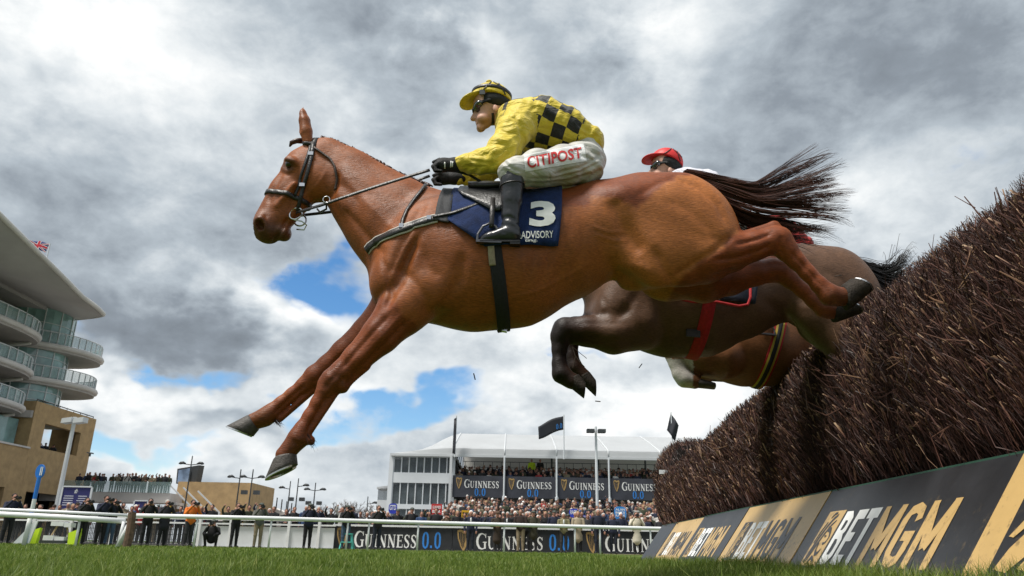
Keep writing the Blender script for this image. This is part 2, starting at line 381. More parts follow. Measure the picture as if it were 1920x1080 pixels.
def flat(name, V, F, corners, m, parent=None, off=.004, lift=.0004):
    """lay a unit-square drawing on a quad of four 3-D corners: bl, br, tr, tl"""
    bl, br, tr, tl = [np.asarray(c, float) for c in corners]; n = np.cross(br-bl, tl-bl); n /= np.linalg.norm(n)
    V = np.asarray(V, float); a, b = V[:, :1], V[:, 1:2]; P = bl*(1-a)*(1-b)+br*a*(1-b)+tr*a*b+tl*(1-a)*b
    P = P+n*(off+(V[:, 2:3]*lift if V.shape[1] > 2 else 0)); return mesh(name, P, F, m, parent)
def decal(name, V, F, quad, bv, m, parent=None, off=.003, step=.04):
    """lay a drawing on a curved model: quad of photo points bl, br, tr, tl"""
    bm = bmesh.new(); vs = [bm.verts.new((p[0], p[1], 0)) for p in V]
    for f in F:
        try: bm.faces.new([vs[i] for i in f])
        except ValueError: pass
    bmesh.ops.triangulate(bm, faces=bm.faces)
    for _ in range(3):
        e = [e for e in bm.edges if e.calc_length() > step]
        if e: bmesh.ops.subdivide_edges(bm, edges=e, cuts=1); bmesh.ops.triangulate(bm, faces=bm.faces)
    bl, br, tr, tl = [np.asarray(q, float) for q in quad]; bad = []
    for v in bm.verts:
        a, b = v.co.x, v.co.y; q = bl*(1-a)*(1-b)+br*a*(1-b)+tr*a*b+tl*(1-a)*b; p = hit(bv, q[0], q[1], off)
        if p is None: bad.append(v)
        else: v.co = p
    bmesh.ops.delete(bm, geom=bad, context='VERTS')
    me = bpy.data.meshes.new(name); bm.to_mesh(me); bm.free(); me.materials.append(m); return link(bpy.data.objects.new(name, me), parent)
HEAVY = {'B': (.68, [[(.1, 0, .2), (.1, 1, .2)], [(.1, .91, .18), (.34, .91, .18), (.46, .83, .2), (.46, .65, .2), (.34, .55, .18), (.1, .55, .16)], [(.1, .55, .16), (.38, .55, .18), (.51, .42, .2), (.51, .2, .2), (.38, .09, .18), (.1, .09, .18)]]),
 'E': (.6, [[(.1, 0, .2), (.1, 1, .2)], [(.1, .91, .18), (.52, .91, .18)], [(.1, .5, .16), (.46, .5, .16)], [(.1, .09, .18), (.54, .09, .18)]]), 'T': (.6, [[(0, .91, .18), (.56, .91, .18)], [(.28, 0, .21), (.28, 1, .21)]]),
 'M': (.86, [[(.1, 0, .19), (.1, 1, .19)], [(.7, 0, .19), (.7, 1, .19)], [(.1, .92, .2), (.4, .3, .2)], [(.7, .92, .2), (.4, .3, .2)]]),
 'G': (.72, [[(.54, .72, .19), (.5, .87, .18), (.36, .92, .17), (.18, .88, .18), (.11, .74, .2), (.11, .26, .2), (.18, .12, .18), (.36, .08, .17), (.5, .13, .18), (.54, .28, .19), (.54, .48, .19)], [(.3, .48, .15), (.635, .48, .15)]])}
def heavy_mesh(text):
    x = 0; V = []; F = []
    for ch in text:
        w, st = HEAVY[ch]; v, f = strokes_mesh(st); o = len(V); V += [(x+a, b, c) for a, b, c in v]; F += [[q+o for q in g] for g in f]; x += w+.02
    V = np.array(V); V[:, 0] /= x; return V, F
HARP = [[(.1, .95, .10), (.16, .6, .09), (.34, .22, .08), (.52, .0, .06)], [(.52, .0, .12), (.72, .4, .2), (.86, .78, .16), (.9, .95, .1)], [(.08, .95, .12), (.3, .99, .12), (.55, .9, .14), (.8, .98, .12), (.95, .9, .08)],
        [(.3, .92, .025), (.36, .26, .025)], [(.42, .9, .025), (.46, .16, .025)], [(.54, .88, .025), (.56, .16, .025)], [(.66, .9, .025), (.66, .36, .025)]]
LION = [[(.05, .02, .10), (.12, .25, .16), (.2, .5, .14), (.34, .72, .12), (.52, .88, .1), (.72, .95, .06)], [(.2, .04, .08), (.3, .3, .12), (.42, .54, .1), (.6, .74, .08), (.8, .84, .04)],
        [(.5, .72, .05), (.62, .66, .1), (.74, .66, .09), (.84, .6, .07), (.95, .5, .05)], [(.95, .52, .05), (.9, .42, .06), (.8, .38, .05), (.7, .4, .04)], [(.84, .28, .04), (.76, .2, .08), (.62, .18, .08), (.5, .26, .07), (.44, .4, .06)],
        [(.38, .02, .08), (.48, .12, .1), (.6, .1, .06), (.74, .04, .05)], [(.56, .55, .03), (.64, .52, .04), (.7, .54, .02)], [(.3, .9, .04), (.44, .98, .06), (.6, .99, .03)], [(.02, .4, .04), (.1, .62, .07), (.24, .82, .05)]]
# ------------------------------------------------------------------ ground, turf
def grass_mat(name, c0, c1, c2, blades=False):
    m = bpy.data.materials.new(name); m.use_nodes = True; t = m.node_tree; b = t.nodes['Principled BSDF']; tc = t.nodes.new('ShaderNodeTexCoord')
    n = t.nodes.new('ShaderNodeTexNoise'); n.inputs['Scale'].default_value = .55 if not blades else 1.1; n.inputs['Detail'].default_value = 7; t.links.new(tc.outputs['Object'], n.inputs['Vector'])
    r = t.nodes.new('ShaderNodeValToRGB'); r.color_ramp.elements[0].color = c0+(1,); r.color_ramp.elements[1].color = c2+(1,); r.color_ramp.elements[0].position = .3; r.color_ramp.elements[1].position = .75
    e = r.color_ramp.elements.new(.52); e.color = c1+(1,)
    if blades:
        a = t.nodes.new('ShaderNodeAttribute'); a.attribute_name = 'tone'; ad = t.nodes.new('ShaderNodeMath'); ad.operation = 'MULTIPLY_ADD'; t.links.new(n.outputs['Fac'], ad.inputs[0]); ad.inputs[1].default_value = .55; t.links.new(a.outputs['Fac'], ad.inputs[2]); t.links.new(ad.outputs[0], r.inputs[0])
        b.inputs['Roughness'].default_value = .5; b.inputs['Specular IOR Level'].default_value = .3
        tr = t.nodes.new('ShaderNodeBsdfTranslucent'); t.links.new(r.outputs[0], tr.inputs[0]); mx = t.nodes.new('ShaderNodeMixShader'); mx.inputs[0].default_value = .35
        out = t.nodes['Material Output']; t.links.new(b.outputs[0], mx.inputs[1]); t.links.new(tr.outputs[0], mx.inputs[2]); t.links.new(mx.outputs[0], out.inputs[0])
    else:
        t.links.new(n.outputs['Fac'], r.inputs[0]); b.inputs['Roughness'].default_value = .9; b.inputs['Specular IOR Level'].default_value = .1
    t.links.new(r.outputs[0], b.inputs['Base Color']); return m
TURF = grass_mat('turf', (.040, .072, .012), (.070, .115, .020), (.12, .14, .035))
BLADE = grass_mat('grass_blade', (.066, .112, .014), (.155, .225, .030), (.38, .38, .13), True)
g = MB(); g.add([(-1500, -300, 0), (1500, -300, 0), (1500, 2500, 0), (-1500, 2500, 0)], [(0, 1, 2, 3)]); tag(g.build('ground', TURF), kind='structure')
TARMAC = mat('pale_paving', (.26, .25, .24), .9, .2, 3); g = MB(); g.box((-60, 36.4, -.1), (22, 300, .012)); tag(g.build('spectator_lawn_path', TARMAC), kind='structure')
DRYG = mat('worn_turf', (.13, .115, .04), .95, .35, 6); g = MB(); g.box((-34, 33.0, -.1), (12, 36.39, .006)); tag(g.build('worn_path', DRYG), kind='structure')
def gz(x, y):          # the turf swells gently up to the foot of the fence
    x = np.asarray(x, float); y = np.asarray(y, float); t = np.clip((x-(1.70+.055*y-1.5))/1.0, 0, 1); return .085*t*t*(3-2*t)*np.interp(y, [0, 6, 11], [1, 1, .35])
gx, gy = np.meshgrid(np.linspace(-1.6, .0, 20), np.linspace(.4, 12.4, 40), indexing='ij'); X_ = 1.70+.055*gy+gx+.05*0; Z_ = gz(X_, gy)-.004
o_ = mesh('turf_bank', np.stack([X_, gy, Z_], 2).reshape(-1, 3), np.array([(i*40+j, (i+1)*40+j, (i+1)*40+j+1, i*40+j+1) for i in range(19) for j in range(39)]), TURF, None, True); tag(o_, kind='structure')
def grass():
    r = np.random.default_rng(11); P = []; Hh = []; Wd = []
    for (d0, d1, n, h, wd) in ((1.5, 2.8, 34000, .080, .0028), (2.8, 5.5, 100000, .076, .0030), (5.5, 10, 66000, .072, .0046), (10, 18, 46000, .072, .008), (18, 34, 36000, .065, .018)):
        d = np.sqrt(r.random(n)*(d1*d1-d0*d0)+d0*d0); a = (r.random(n)*2-1)*.74; x = d*np.tan(a); y = d
        k = x < 1.70+.055*y-.30; x, y = x[k], y[k]; P.append(np.stack([x, y], 1)); Hh.append(np.full(len(x), h)); Wd.append(np.full(len(x), wd))
    P = np.concatenate(P); H0 = np.concatenate(Hh); W0 = np.concatenate(Wd); n = len(P)
    cl = np.sin(P[:, 0]*5.1+1.3*np.sin(P[:, 1]*3.7))*np.sin(P[:, 1]*4.3+1.1*np.sin(P[:, 0]*2.9)); cl2 = np.sin(P[:, 0]*1.3+P[:, 1]*.6)*np.sin(P[:, 1]*.9-P[:, 0]*.5)
    edge = np.exp(-((P[:, 0]-(1.70+.055*P[:, 1]-.42))/.12)**2)
    h = H0*(.45+.72*r.random(n))*(1+.22*cl+.12*cl2)*(1+.2*edge); h[r.random(n) < .02] *= 1.45
    ang = r.random(n)*2*np.pi; lean = h*(.15+.75*r.random(n)**1.4); dx, dy = np.cos(ang)*lean, np.sin(ang)*lean
    wa = ang+np.pi/2+r.normal(0, .5, n); wx, wy = np.cos(wa)*W0*(.6+.7*r.random(n)), np.sin(wa)*W0*(.6+.7*r.random(n)); z0 = np.zeros(n)
    b = np.stack([P[:, 0], P[:, 1], gz(P[:, 0], P[:, 1])-.006], 1); wv = np.stack([wx, wy, z0], 1)/2
    m = b+np.stack([dx*.35, dy*.35, h*.62], 1); t = b+np.stack([dx, dy, h], 1)
    V = np.stack([b-wv, b+wv, m+wv*.8, m-wv*.8, t+wv*.08, t-wv*.08], 1).reshape(-1, 3); o = np.arange(n)[:, None]*6
    F = np.concatenate([o+np.array([0, 1, 2, 3]), o+np.array([3, 2, 4, 5])])
    ob = mesh('grass', V, F, BLADE, None, True); tone = np.clip(r.normal(.16, .10, n), 0, .4); tone[r.random(n) < .03] += .35
    attr(ob, 'tone', np.repeat(tone, 6)); tag(ob, 'short green racecourse turf grass in the foreground', 'grass', kind='stuff')
grass()

# ------------------------------------------------------------------ the birch fence with its sloping advertising boards
FX = lambda y: 1.70+.055*y
FY0, FY1 = 1.0, 11.7
PROF = np.array([(-.015, .62), (-.055, .80), (-.065, 1.0), (-.03, 1.2), (.05, 1.36), (.18, 1.45), (.40, 1.475), (.70, 1.46)])
FHS = lambda y: np.interp(y, [2.5, 6, 10.4], [1.095, 1.06, .975])
def twig_mat():
    m = bpy.data.materials.new('birch_twig'); m.use_nodes = True; t = m.node_tree; b = t.nodes['Principled BSDF']; a = t.nodes.new('ShaderNodeAttribute'); a.attribute_name = 'tone'
    r = t.nodes.new('ShaderNodeValToRGB'); e = r.color_ramp.elements; e[0].position = 0; e[0].color = (.022, .012, .010, 1); e[1].position = 1; e[1].color = (.66, .46, .30, 1)
    for p, c in ((.35, (.060, .025, .020, 1)), (.6, (.128, .057, .041, 1)), (.8, (.27, .155, .09, 1))): q = e.new(p); q.color = c
    t.links.new(a.outputs['Fac'], r.inputs[0]); t.links.new(r.outputs[0], b.inputs['Base Color']); b.inputs['Roughness'].default_value = .55; b.inputs['Specular IOR Level'].default_value = .35; return m
TWIG = twig_mat()
def twigs(name, n_of, prof, fx, y0, y1, parent, seed, hscale=1., thick=1.):
    r = np.random.default_rng(seed); seg = np.diff(prof, axis=0); L = np.linalg.norm(seg, axis=1); cum = np.r_[0, np.cumsum(L)]
    Y = np.concatenate([a+(b-a)*r.random(k) for a, b, k in n_of]); n = len(Y); s = r.random(n)*cum[-1]; i = np.clip(np.searchsorted(cum, s)-1, 0, len(L)-1); f = (s-cum[i])/L[i]
    p = prof[i]+seg[i]*f[:, None]; nx, nz = -seg[i][:, 1]/L[i], seg[i][:, 0]/L[i]
    bulge = .014*np.sin(Y*2.3+p[:, 1]*3)+.010*np.sin(Y*6.1+1)+.012*np.sin(Y*13.+p[:, 1]*9)
    out = r.random(n)**2*.075-.02+bulge; tip = np.stack([fx(Y)+p[:, 0]+nx*out, Y, (p[:, 1]+nz*out*1.0)*(hscale if hscale != 1. else FHS(Y))], 1)
    top = np.clip((p[:, 1]-1.2)/.2, 0, 1)
    d = np.stack([-.30-.10*r.random(n)+.12*top+r.normal(0, .27, n), r.normal(0, .30, n)+.02, .95+0*Y], 1); wild = r.random(n) < .015; d[wild] += r.normal(0, .45, (wild.sum(), 3)); pass
    d /= np.linalg.norm(d, axis=1, keepdims=True); ln = .09+.20*r.random(n)**1.5; sag = r.normal(0, .014, (n, 3))
    base = tip-d*ln[:, None]; base[:, 0] = np.maximum(base[:, 0]+.03, fx(base[:, 1])+.0); mid = (tip+base)/2+sag
    dist = np.hypot(tip[:, 0], tip[:, 1]); w = (.0009+.0024*r.random(n)**5)*thick*np.clip(dist/3.2, .9, 2.4); cut = r.random(n) < .10; w[cut] *= 1.35
    a = np.cross(d, [0., 1., .3]); a /= np.linalg.norm(a, axis=1, keepdims=True); b = np.cross(d, a); V = np.empty((n, 9, 3)); T = np.empty((n, 9))
    tone = np.clip(.20+r.normal(0, .19, n), 0, .6); pale = r.random(n) < .03; tone[pale] = .58+.2*r.random(pale.sum())
    for k, (c, sc) in enumerate(((base, 1.15), (mid, 1.0), (tip, .55))):
        for j in range(3):
            an = 2*math.pi*j/3+.4; sc_ = np.where(cut, 1.0, sc) if k == 2 else sc
            V[:, k*3+j] = c+(a*math.cos(an)+b*math.sin(an))*(w*sc_)[:, None]; T[:, k*3+j] = tone+(.0 if k < 2 else .06)
    T[cut, 6:] = (.66+.36*r.random(cut.sum()))[:, None]
    o = np.arange(n)[:, None]*9; F = []
    for k in (0, 3):
        for j in range(3): F.append(o+np.array([k+j, k+(j+1) % 3, k+3+(j+1) % 3, k+3+j]))
    ob = mesh(name, V.reshape(-1, 3), np.concatenate(F), TWIG, parent); attr(ob, 'tone', np.clip(T, 0, 1).ravel()); ob['kind'] = 'stuff'
    # cut ends
    return ob
FEN = empty('steeplechase_fence', (FX(6), 6, 0), 'long dark birch brush fence with black and gold boards along its foot', 'fence')
DARKB = mat('birch_gap_shade', (.016, .011, .009), .95, .4, 30, .6, 60)  # core coloured near-black to paint the shade in the gaps between twigs
def core(name, prof, fx, y0, y1, parent, inset=.07, hs=1.):
    V = []; F = []; pr = [(prof[0][0]+inset, 0.)]+[(a+inset*(.9 if b < 1.3 else .3), b-(0 if b < 1.2 else .06)) for a, b in prof]+[(prof[-1][0]+.25, 1.3), (prof[-1][0]+.35, 0.)]; k = len(pr); ys = np.linspace(y0, y1, 40)
    for y in ys: V += [(fx(y)+a, y, b*(hs if hs != 1. else float(FHS(y)))) for a, b in pr]
    for i in range(len(ys)-1):
        for j in range(k-1): F.append((i*k+j, i*k+j+1, i*k+k+j+1, i*k+k+j))
    F += [tuple(range(k)), tuple(range((len(ys)-1)*k, len(ys)*k))]; return recalc(mesh(name, V, F, DARKB, parent))
core('packed_core', PROF, FX, FY0, FY1, FEN)
twigs('birch_twigs', [(FY0, 2.0, 6000), (2.0, 3.6, 40000), (3.6, 6, 38000), (6, 9, 24000), (9, FY1+.05, 12000)], PROF, FX, FY0, FY1, FEN, 21)
def sticks(n, seed):       # broken, forked sticks lying in the face
    r = random.Random(seed); mb = MB(); T = []
    for _ in range(n):
        y = 1.9+9*r.random()**1.6; k = r.random()*3.1; i = int(k); f = k-i; p = PROF[i]*(1-f)+PROF[i+1]*f; h = float(FHS(y)); c = Vector((FX(y)+p[0]-.02, y, p[1]*h)); d = Vector((r.gauss(-.15, .25), r.gauss(0, .6), r.gauss(.7, .5))).normalized(); L_ = r.uniform(.06, .22); w = r.uniform(.0016, .0042); t = r.choice((.12, .25, .4, .5, .62, .78)); n0 = len(mb.V)
        q = c+d*L_; m_ = c+d*L_*.5+Vector((r.gauss(0, .01), r.gauss(0, .02), r.gauss(0, .02))); mb.tube([c, m_, q], [w, w*.85, w*.55], 4)
        for _b in range(r.choice((0, 1, 1, 2))): s_ = c.lerp(q, r.uniform(.3, .8)); mb.tube([s_, s_+(d+Vector((r.gauss(0, .4), r.gauss(0, .6), r.gauss(.2, .4)))).normalized()*L_*.5], [w*.6, w*.35], 4)
        T += [t+r.gauss(0, .05)]*(len(mb.V)-n0)
    o = mb.build('broken_sticks', TWIG, FEN); attr(o, 'tone', np.clip(T, 0, 1)); o['kind'] = 'stuff'
sticks(620, 5)
BLK = mat('board_black', (.020, .021, .024), .42, .25, 5, .05, 20, spec=.4); GOLD = mat('board_gold', (.50, .33, .13), .42, .08, 5, spec=.4); PW = mat('board_white', (.82, .82, .80), .45); FRAME = mat('board_edge', (.03, .09, .06), .6)
def muddy(m, z1, amt):
    """dried mud thrown up from the turf: brown flecks, thicker near the foot"""
    t = m.node_tree; b = t.nodes['Principled BSDF']; tc = t.nodes.new('ShaderNodeTexCoord'); n = t.nodes.new('ShaderNodeTexNoise'); n.inputs['Scale'].default_value = 26; n.inputs['Detail'].default_value = 7; n.inputs['Roughness'].default_value = .7; t.links.new(tc.outputs['Object'], n.inputs['Vector'])
    n2 = t.nodes.new('ShaderNodeTexNoise'); n2.inputs['Scale'].default_value = 2.2; n2.inputs['Detail'].default_value = 3; t.links.new(tc.outputs['Object'], n2.inputs['Vector'])
    sp = t.nodes.new('ShaderNodeSeparateXYZ'); t.links.new(tc.outputs['Object'], sp.inputs[0]); h = t.nodes.new('ShaderNodeMapRange'); h.inputs['From Min'].default_value = z1; h.inputs['From Max'].default_value = 0.; h.inputs['To Min'].default_value = 0; h.inputs['To Max'].default_value = .16; t.links.new(sp.outputs[2], h.inputs[0])
    a = t.nodes.new('ShaderNodeMath'); a.operation = 'ADD'; t.links.new(n.outputs['Fac'], a.inputs[0]); t.links.new(h.outputs[0], a.inputs[1]); a2 = t.nodes.new('ShaderNodeMath'); a2.operation = 'MULTIPLY_ADD'; t.links.new(n2.outputs['Fac'], a2.inputs[0]); a2.inputs[1].default_value = .35; t.links.new(a.outputs[0], a2.inputs[2])
    r = t.nodes.new('ShaderNodeMapRange'); r.inputs['From Min'].default_value = .80; r.inputs['From Max'].default_value = .90; r.inputs['To Max'].default_value = amt; t.links.new(a2.outputs[0], r.inputs[0])
    mx = t.nodes.new('ShaderNodeMix'); mx.data_type = 'RGBA'; t.links.new(r.outputs[0], mx.inputs[0]); mx.inputs[7].default_value = (.10, .075, .045, 1); l = b.inputs['Base Color'].links
    if l: t.links.new(l[0].from_socket, mx.inputs[6])
    else: mx.inputs[6].default_value = b.inputs['Base Color'].default_value
    t.links.new(mx.outputs[2], b.inputs['Base Color'])
for m_ in (BLK, GOLD): muddy(m_, .5, .55)
for k in range(-1, 5):
    y0 = 2.65+1.92*k; y1 = min(y0+1.914, FY1); gold = k % 2 == 1 or k == -1; base = GOLD if gold else BLK
    bl, br, tr, tl = [np.array(p) for p in ((FX(y1)-.44, y1, .0), (FX(y0)-.44, y0, .0), (FX(y0)-.045, y0, .545), (FX(y1)-.045, y1, .545))]
    n = np.cross(br-bl, tl-bl); n /= np.linalg.norm(n); mb = MB(); jog = .004*(k % 3)
    mb.hexa([p+n*(jog-.018) for p in (bl, br, tr, tl)]+[p+n*jog for p in (bl, br, tr, tl)]); o = mb.build('board', base, FEN); recalc(o)
    mb = MB(); mb.bar(tl+n*(jog-.004)+np.array([0, 0, .006]), tr+n*(jog-.004)+np.array([0, 0, .006]), .006, .008); mb.build('top_trim', FRAME, o)
    def sub(a0, a1, b0, b1):
        f = lambda a, b: bl*(1-a)*(1-b)+br*a*(1-b)+tr*a*b+tl*(1-a)*b
        return [f(a0, b0)+n*jog, f(a1, b0)+n*jog, f(a1, b1)+n*jog, f(a0, b1)+n*jog]
    if k == 4: continue
    dk = BLK if gold else GOLD
    if k >= 0:
        v, f = heavy_mesh('BET'); flat('lettering', v, f, sub(.245, .485, .27, .75), PW, o, .0015, .0003)
        v, f = heavy_mesh('MGM'); flat('lettering', v, f, sub(.50, .87, .27, .75), dk, o, .0015, .0003)
        flat('emblem_tile', [(0, 0), (1, 0), (1, 1), (0, 1)], [(0, 1, 2, 3)], sub(.10, .23, .25, .77), dk, o, .001)
        v, f = strokes_mesh(LION); flat('lion_emblem', v, f, sub(.112, .22, .27, .75), base, o, .002, .0002)
    else:
        flat('emblem_tile', [(0, 0), (1, 0), (1, 1), (0, 1)], [(0, 1, 2, 3)], sub(.075, .50, .25, .77), BLK, o, .001)
        v, f = strokes_mesh(LION); flat('lion_emblem', v, f, sub(.09, .48, .27, .75), GOLD, o, .002, .0002)
# taller brush wing beyond the far end
WG = empty('brush_wing', (2.6, 12.3, 0), 'taller reddish brush wing beyond the far end of the fence', 'fence wing')
core('packed_core', PROF, lambda y: FX(y)+.10, 11.75, 13.0, WG, .07, 1.24); twigs('birch_twigs', [(11.75, 13.0, 5000)], PROF, lambda y: FX(np.asarray(y))+.10, 11.75, 13, WG, 22, 1.24, 1.)
mb = MB(); mb.bar((2.30, 11.74, 1.33), (2.9, 11.74, 1.33), .05, .06); mb.build('cross_rail', mat('white_rail', (.72, .73, .74), .4, .05, 3), WG)

# ------------------------------------------------------------------ rails
RAILW = mat('white_rail', (.72, .73, .74), .4, .05, 3)
def post_px(mb, u, v0, v1, Y, w, tilt=0): pass
RL = empty('running_rail', (0, 32, 0), 'long white running rail with slim posts in front of the spectators', 'rail')
rp = [(-13.35, 27.6), (-9, 29.0), (-4, 30.8), (1, 32.0), (6.6, 33.4), (9, 34)]
mb = MB(); mb.tube([(x, y, 1.04+.03*(i > 0)) for i, (x, y) in enumerate(rp)], .075, 12); mb.build('top_rail', RAILW, RL, True)
def rail_at(x):
    for (a, b), (c, d) in zip(rp[:-1], rp[1:]):
        if a <= x <= c: return b+(d-b)*(x-a)/(c-a)
    return rp[-1][1]
for u in (365, 505, 650, 690, 783, 945, 1078, 1125, 1220):
    x = (u-955)/1410*32.5
    for _ in range(4): x = PY(u, 1010, rail_at(max(-13.3, min(9, x))))[0]
    y = rail_at(x); mb = MB(); mb.tube([(x, y, -.05), (x, y, .6), (x, y+.02, 1.0)], [.04, .038, .035], 8); mb.build('post', RAILW, RL, True)
# nearer rails at the left with doubled bars
RL2 = empty('crossing_rail', (-16, 24, 0), 'nearer double-barred white rail ending at a timber post', 'rail')
mb = MB(); mb.tube([PY(-90, 950, 24.6), PY(0, 955, 24.6), PY(120, 960, 24.8), PY(238, 966, 25.0)], .045, 10); mb.build('upper_bar', RAILW, RL2, True)
mb = MB(); mb.tube([PY(-90, 961, 24.4), PY(0, 964, 24.4), PY(120, 970, 24.6), PY(234, 977, 24.8)], .085, 12); mb.build('lower_bar', RAILW, RL2, True)
for (ut, vt, ub, vb, wd) in ((58, 965, 44, 1024, .09), (150, 972, 143, 1014, .05), (246, 975, 219, 1029, .10), (232, 978, 221, 1020, .06)):
    a = PY(ut, vt, 24.7); b = PY(ub, vb, 24.7); b[2] = -.03; mb = MB(); mb.tube([b, (a+b)/2, a], [wd*.75]*3, 8); mb.build('post', RAILW, RL2, True)
a = PY(242, 1000, 24.3); mb = MB(); mb.tube([(a[0], 24.3, -.05), (a[0]+.01, 24.3, .5), (a[0]-.01, 24.3, 1.02)], [.13, .125, .12], 10); o = mb.build('timber_post', mat('weathered_timber', (.12, .075, .05), .85, .4, 8, .5, 30)); tag(o, 'stubby brown timber post between two white rails', 'post')

# ------------------------------------------------------------------ spectator barrier and boards
BAR = empty('spectator_barrier', (-14, 36.5, 0), 'white panelled spectator barrier behind the photographers', 'barrier')
WPAN = mat('white_panel_board', (.66, .68, .70), .5, .06, 2)
xs = [PY(u, 1010, 36.6)[0] for u in (372, 430, 485, 540, 597, 628)]
for a, b in zip(xs[:-1], xs[1:]):
    mb = MB(); mb.box((a+.05, 36.6, .03), (b-.05, 36.65, .92)); mb.build('panel', WPAN, BAR); mb = MB(); mb.box((a-.06, 36.5, 0), (a+.06, 36.7, 1.22)); mb.build('post', RAILW, BAR)
mb = MB(); mb.bar((-40, 36.55, 1.02), (xs[-1], 36.55, 1.02), .09, .07); mb.build('rail', RAILW, BAR); mb = MB(); mb.bar((-40, 36.58, 1.22), (xs[-1], 36.58, 1.22), .09, .08); mb.build('rail', RAILW, BAR)
MESHM = mat('barrier_mesh', (.05, .055, .06), .7)
mb = MB()
for i in range(190):
    x = -27+(xs[0]-.1+27)*i/189; mb.bar((x, 36.62, .03), (x, 36.62, .95), .028)
for z in (.05, .28, .5, .72, .94): mb.bar((-27, 36.64, z), (xs[0]-.1, 36.64, z), .02)
o = mb.build('wire_mesh', MESHM, BAR); o['kind'] = 'stuff'
for u in (60, 130, 210, 300):
    x = PY(u, 1000, 36.5)[0]; mb = MB(); mb.box((x-.07, 36.45, 0), (x+.07, 36.58, 1.1)); mb.build('post', RAILW, BAR)
HOARD = mat('hoarding_black', (.022, .024, .028), .55, .3, 2); BLUE0 = mat('board_blue', (.035, .22, .62), .5); HGOLD = mat('harp_gold', (.40, .26, .10), .5, .2, 3)
xb = [PY(u, 1015, 36.9)[0] for u in (622, 848, 1090, 1330)]
for i, (a, b) in enumerate(zip(xb[:-1], xb[1:])):
    hb = empty('advertising_hoarding', ((a+b)/2, 36.9, 0), ['black hoarding, leftmost of three, with white lettering and blue 0.0', 'black hoarding, middle of three, behind the group of standing officials', 'black hoarding, rightmost of three, partly behind the brush fence'][i], 'hoarding', 'black hoardings below the grandstand')
    mb = MB(); mb.box((a+.01, 36.9, .02), (b-.01, 36.98, 1.0)); mb.build('board', HOARD, hb); mb = MB(); mb.bar((a, 36.86, 1.06), (b, 36.86, 1.06), .07, .08); mb.build('rail', RAILW, hb)
    w = b-a; q = lambda x0, x1, z0, z1: [(a+w*x0, 36.9, z0), (a+w*x1, 36.9, z0), (a+w*x1, 36.9, z1), (a+w*x0, 36.9, z1)]
    v, f = serif_mesh('GUINNESS'); flat('lettering', v, f, q(.185, .71, .12, .80), PW, hb, .006, .0012)
    v, f = serif_mesh('0.0'); flat('numeral', v, f, q(.75, .915, .12, .80), BLUE0, hb, .006, .0012)
    v, f = strokes_mesh(HARP); flat('harp_emblem', v, f, q(.03, .14, .04, .92), HGOLD, hb, .006, .0012)
# ------------------------------------------------------------------ buildings behind
BRICK = mat('buff_brick', (.42, .285, .145), .85, .16, 1.5, .3, 9); CONC = mat('pale_concrete', (.60, .57, .55), .8, .1, .6); SOFF = mat('soffit_grey', (.40, .37, .35), .85, .12, .5); ROOFC = mat('roof_membrane', (.36, .345, .34), .7, .08, .4)
GLASS = mat('facade_glass', (.20, .33, .33), .08, .4, .5, spec=.8); DARK = mat('dark_interior', (.018, .018, .02), .8); BALG = mat('balustrade_glass', (.36, .50, .50), .12, .1, .4, spec=.6); ALU = mat('pale_aluminium', (.58, .60, .62), .45, .05, .5); STEELD = mat('dark_steel', (.05, .055, .06), .5)  # facade glass: base colour raised to carry the reflected sky
def clear(m, k):
    t = m.node_tree; b = t.nodes['Principled BSDF']; tr = t.nodes.new('ShaderNodeBsdfTransparent'); mx = t.nodes.new('ShaderNodeMixShader'); mx.inputs[0].default_value = k
    t.links.new(b.outputs[0], mx.inputs[1]); t.links.new(tr.outputs[0], mx.inputs[2]); t.links.new(mx.outputs[0], t.nodes['Material Output'].inputs[0]); return m
clear(BALG, .62)
PWALL = mat('painted_wall', (.62, .61, .58), .8, .1, .4)
def plan(pts, z0, z1):
    n = len(pts); return [(x, y, z0) for x, y in pts]+[(x, y, z1) for x, y in pts], [tuple(range(n-1, -1, -1)), tuple(range(n, 2*n))]+[(i, (i+1) % n, n+(i+1) % n, n+i) for i in range(n)]
def smooth_curve(pts, n=6):
    c = np.asarray(pts, float); P = np.vstack([2*c[0]-c[1], c, 2*c[-1]-c[-2]]); out = []
    for i in range(len(c)-1):
        p0, p1, p2, p3 = P[i:i+4]
        for k in range(n):
            f = k/n; out.append(.5*((2*p1)+(-p0+p2)*f+(2*p0-5*p1+4*p2-p3)*f*f+(-p0+3*p1-3*p2+p3)*f**3))
    out.append(c[-1]); return [tuple(o) for o in out]
GS = empty('grandstand', (-44, 62, 0), 'tall modern grandstand with sweeping roof, curved balconies and buff brick base', 'grandstand')
RF = smooth_curve([(-35.6, 36), (-35.8, 48.6), (-35.9, 58), (-36.2, 62.4), (-37.0, 65.4), (-38.8, 67.6), (-42.6, 70.6)], 6)
zr = lambda y: 19.25+max(0, 60-y)*.175+max(0, y-64.5)*.19
V = []; n = len(RF)
for (x, y) in RF: V.append((x, y, zr(y)))
for (x, y) in RF: V.append((x, y, zr(y)+.32))
INN = [(-43.0, 36+i*(70.6-36)/(n-1)) for i in range(n)]
for i, (x, y) in enumerate(INN): V.append((x if i < n-1 else -42.7, y, 20.55))
for i, (x, y) in enumerate(INN): V.append((x, y, 22.3))
F = []
for i in range(n-1):
    F += [(i, i+1, 2*n+i+1, 2*n+i), (n+i, 3*n+i, 3*n+i+1, n+i+1), (i, n+i, n+i+1, i+1)]
F += [(n-1, 2*n-1, 4*n-1, 3*n-1)]
ro = recalc(mesh('roof', V, F, ROOFC, GS, True)); 
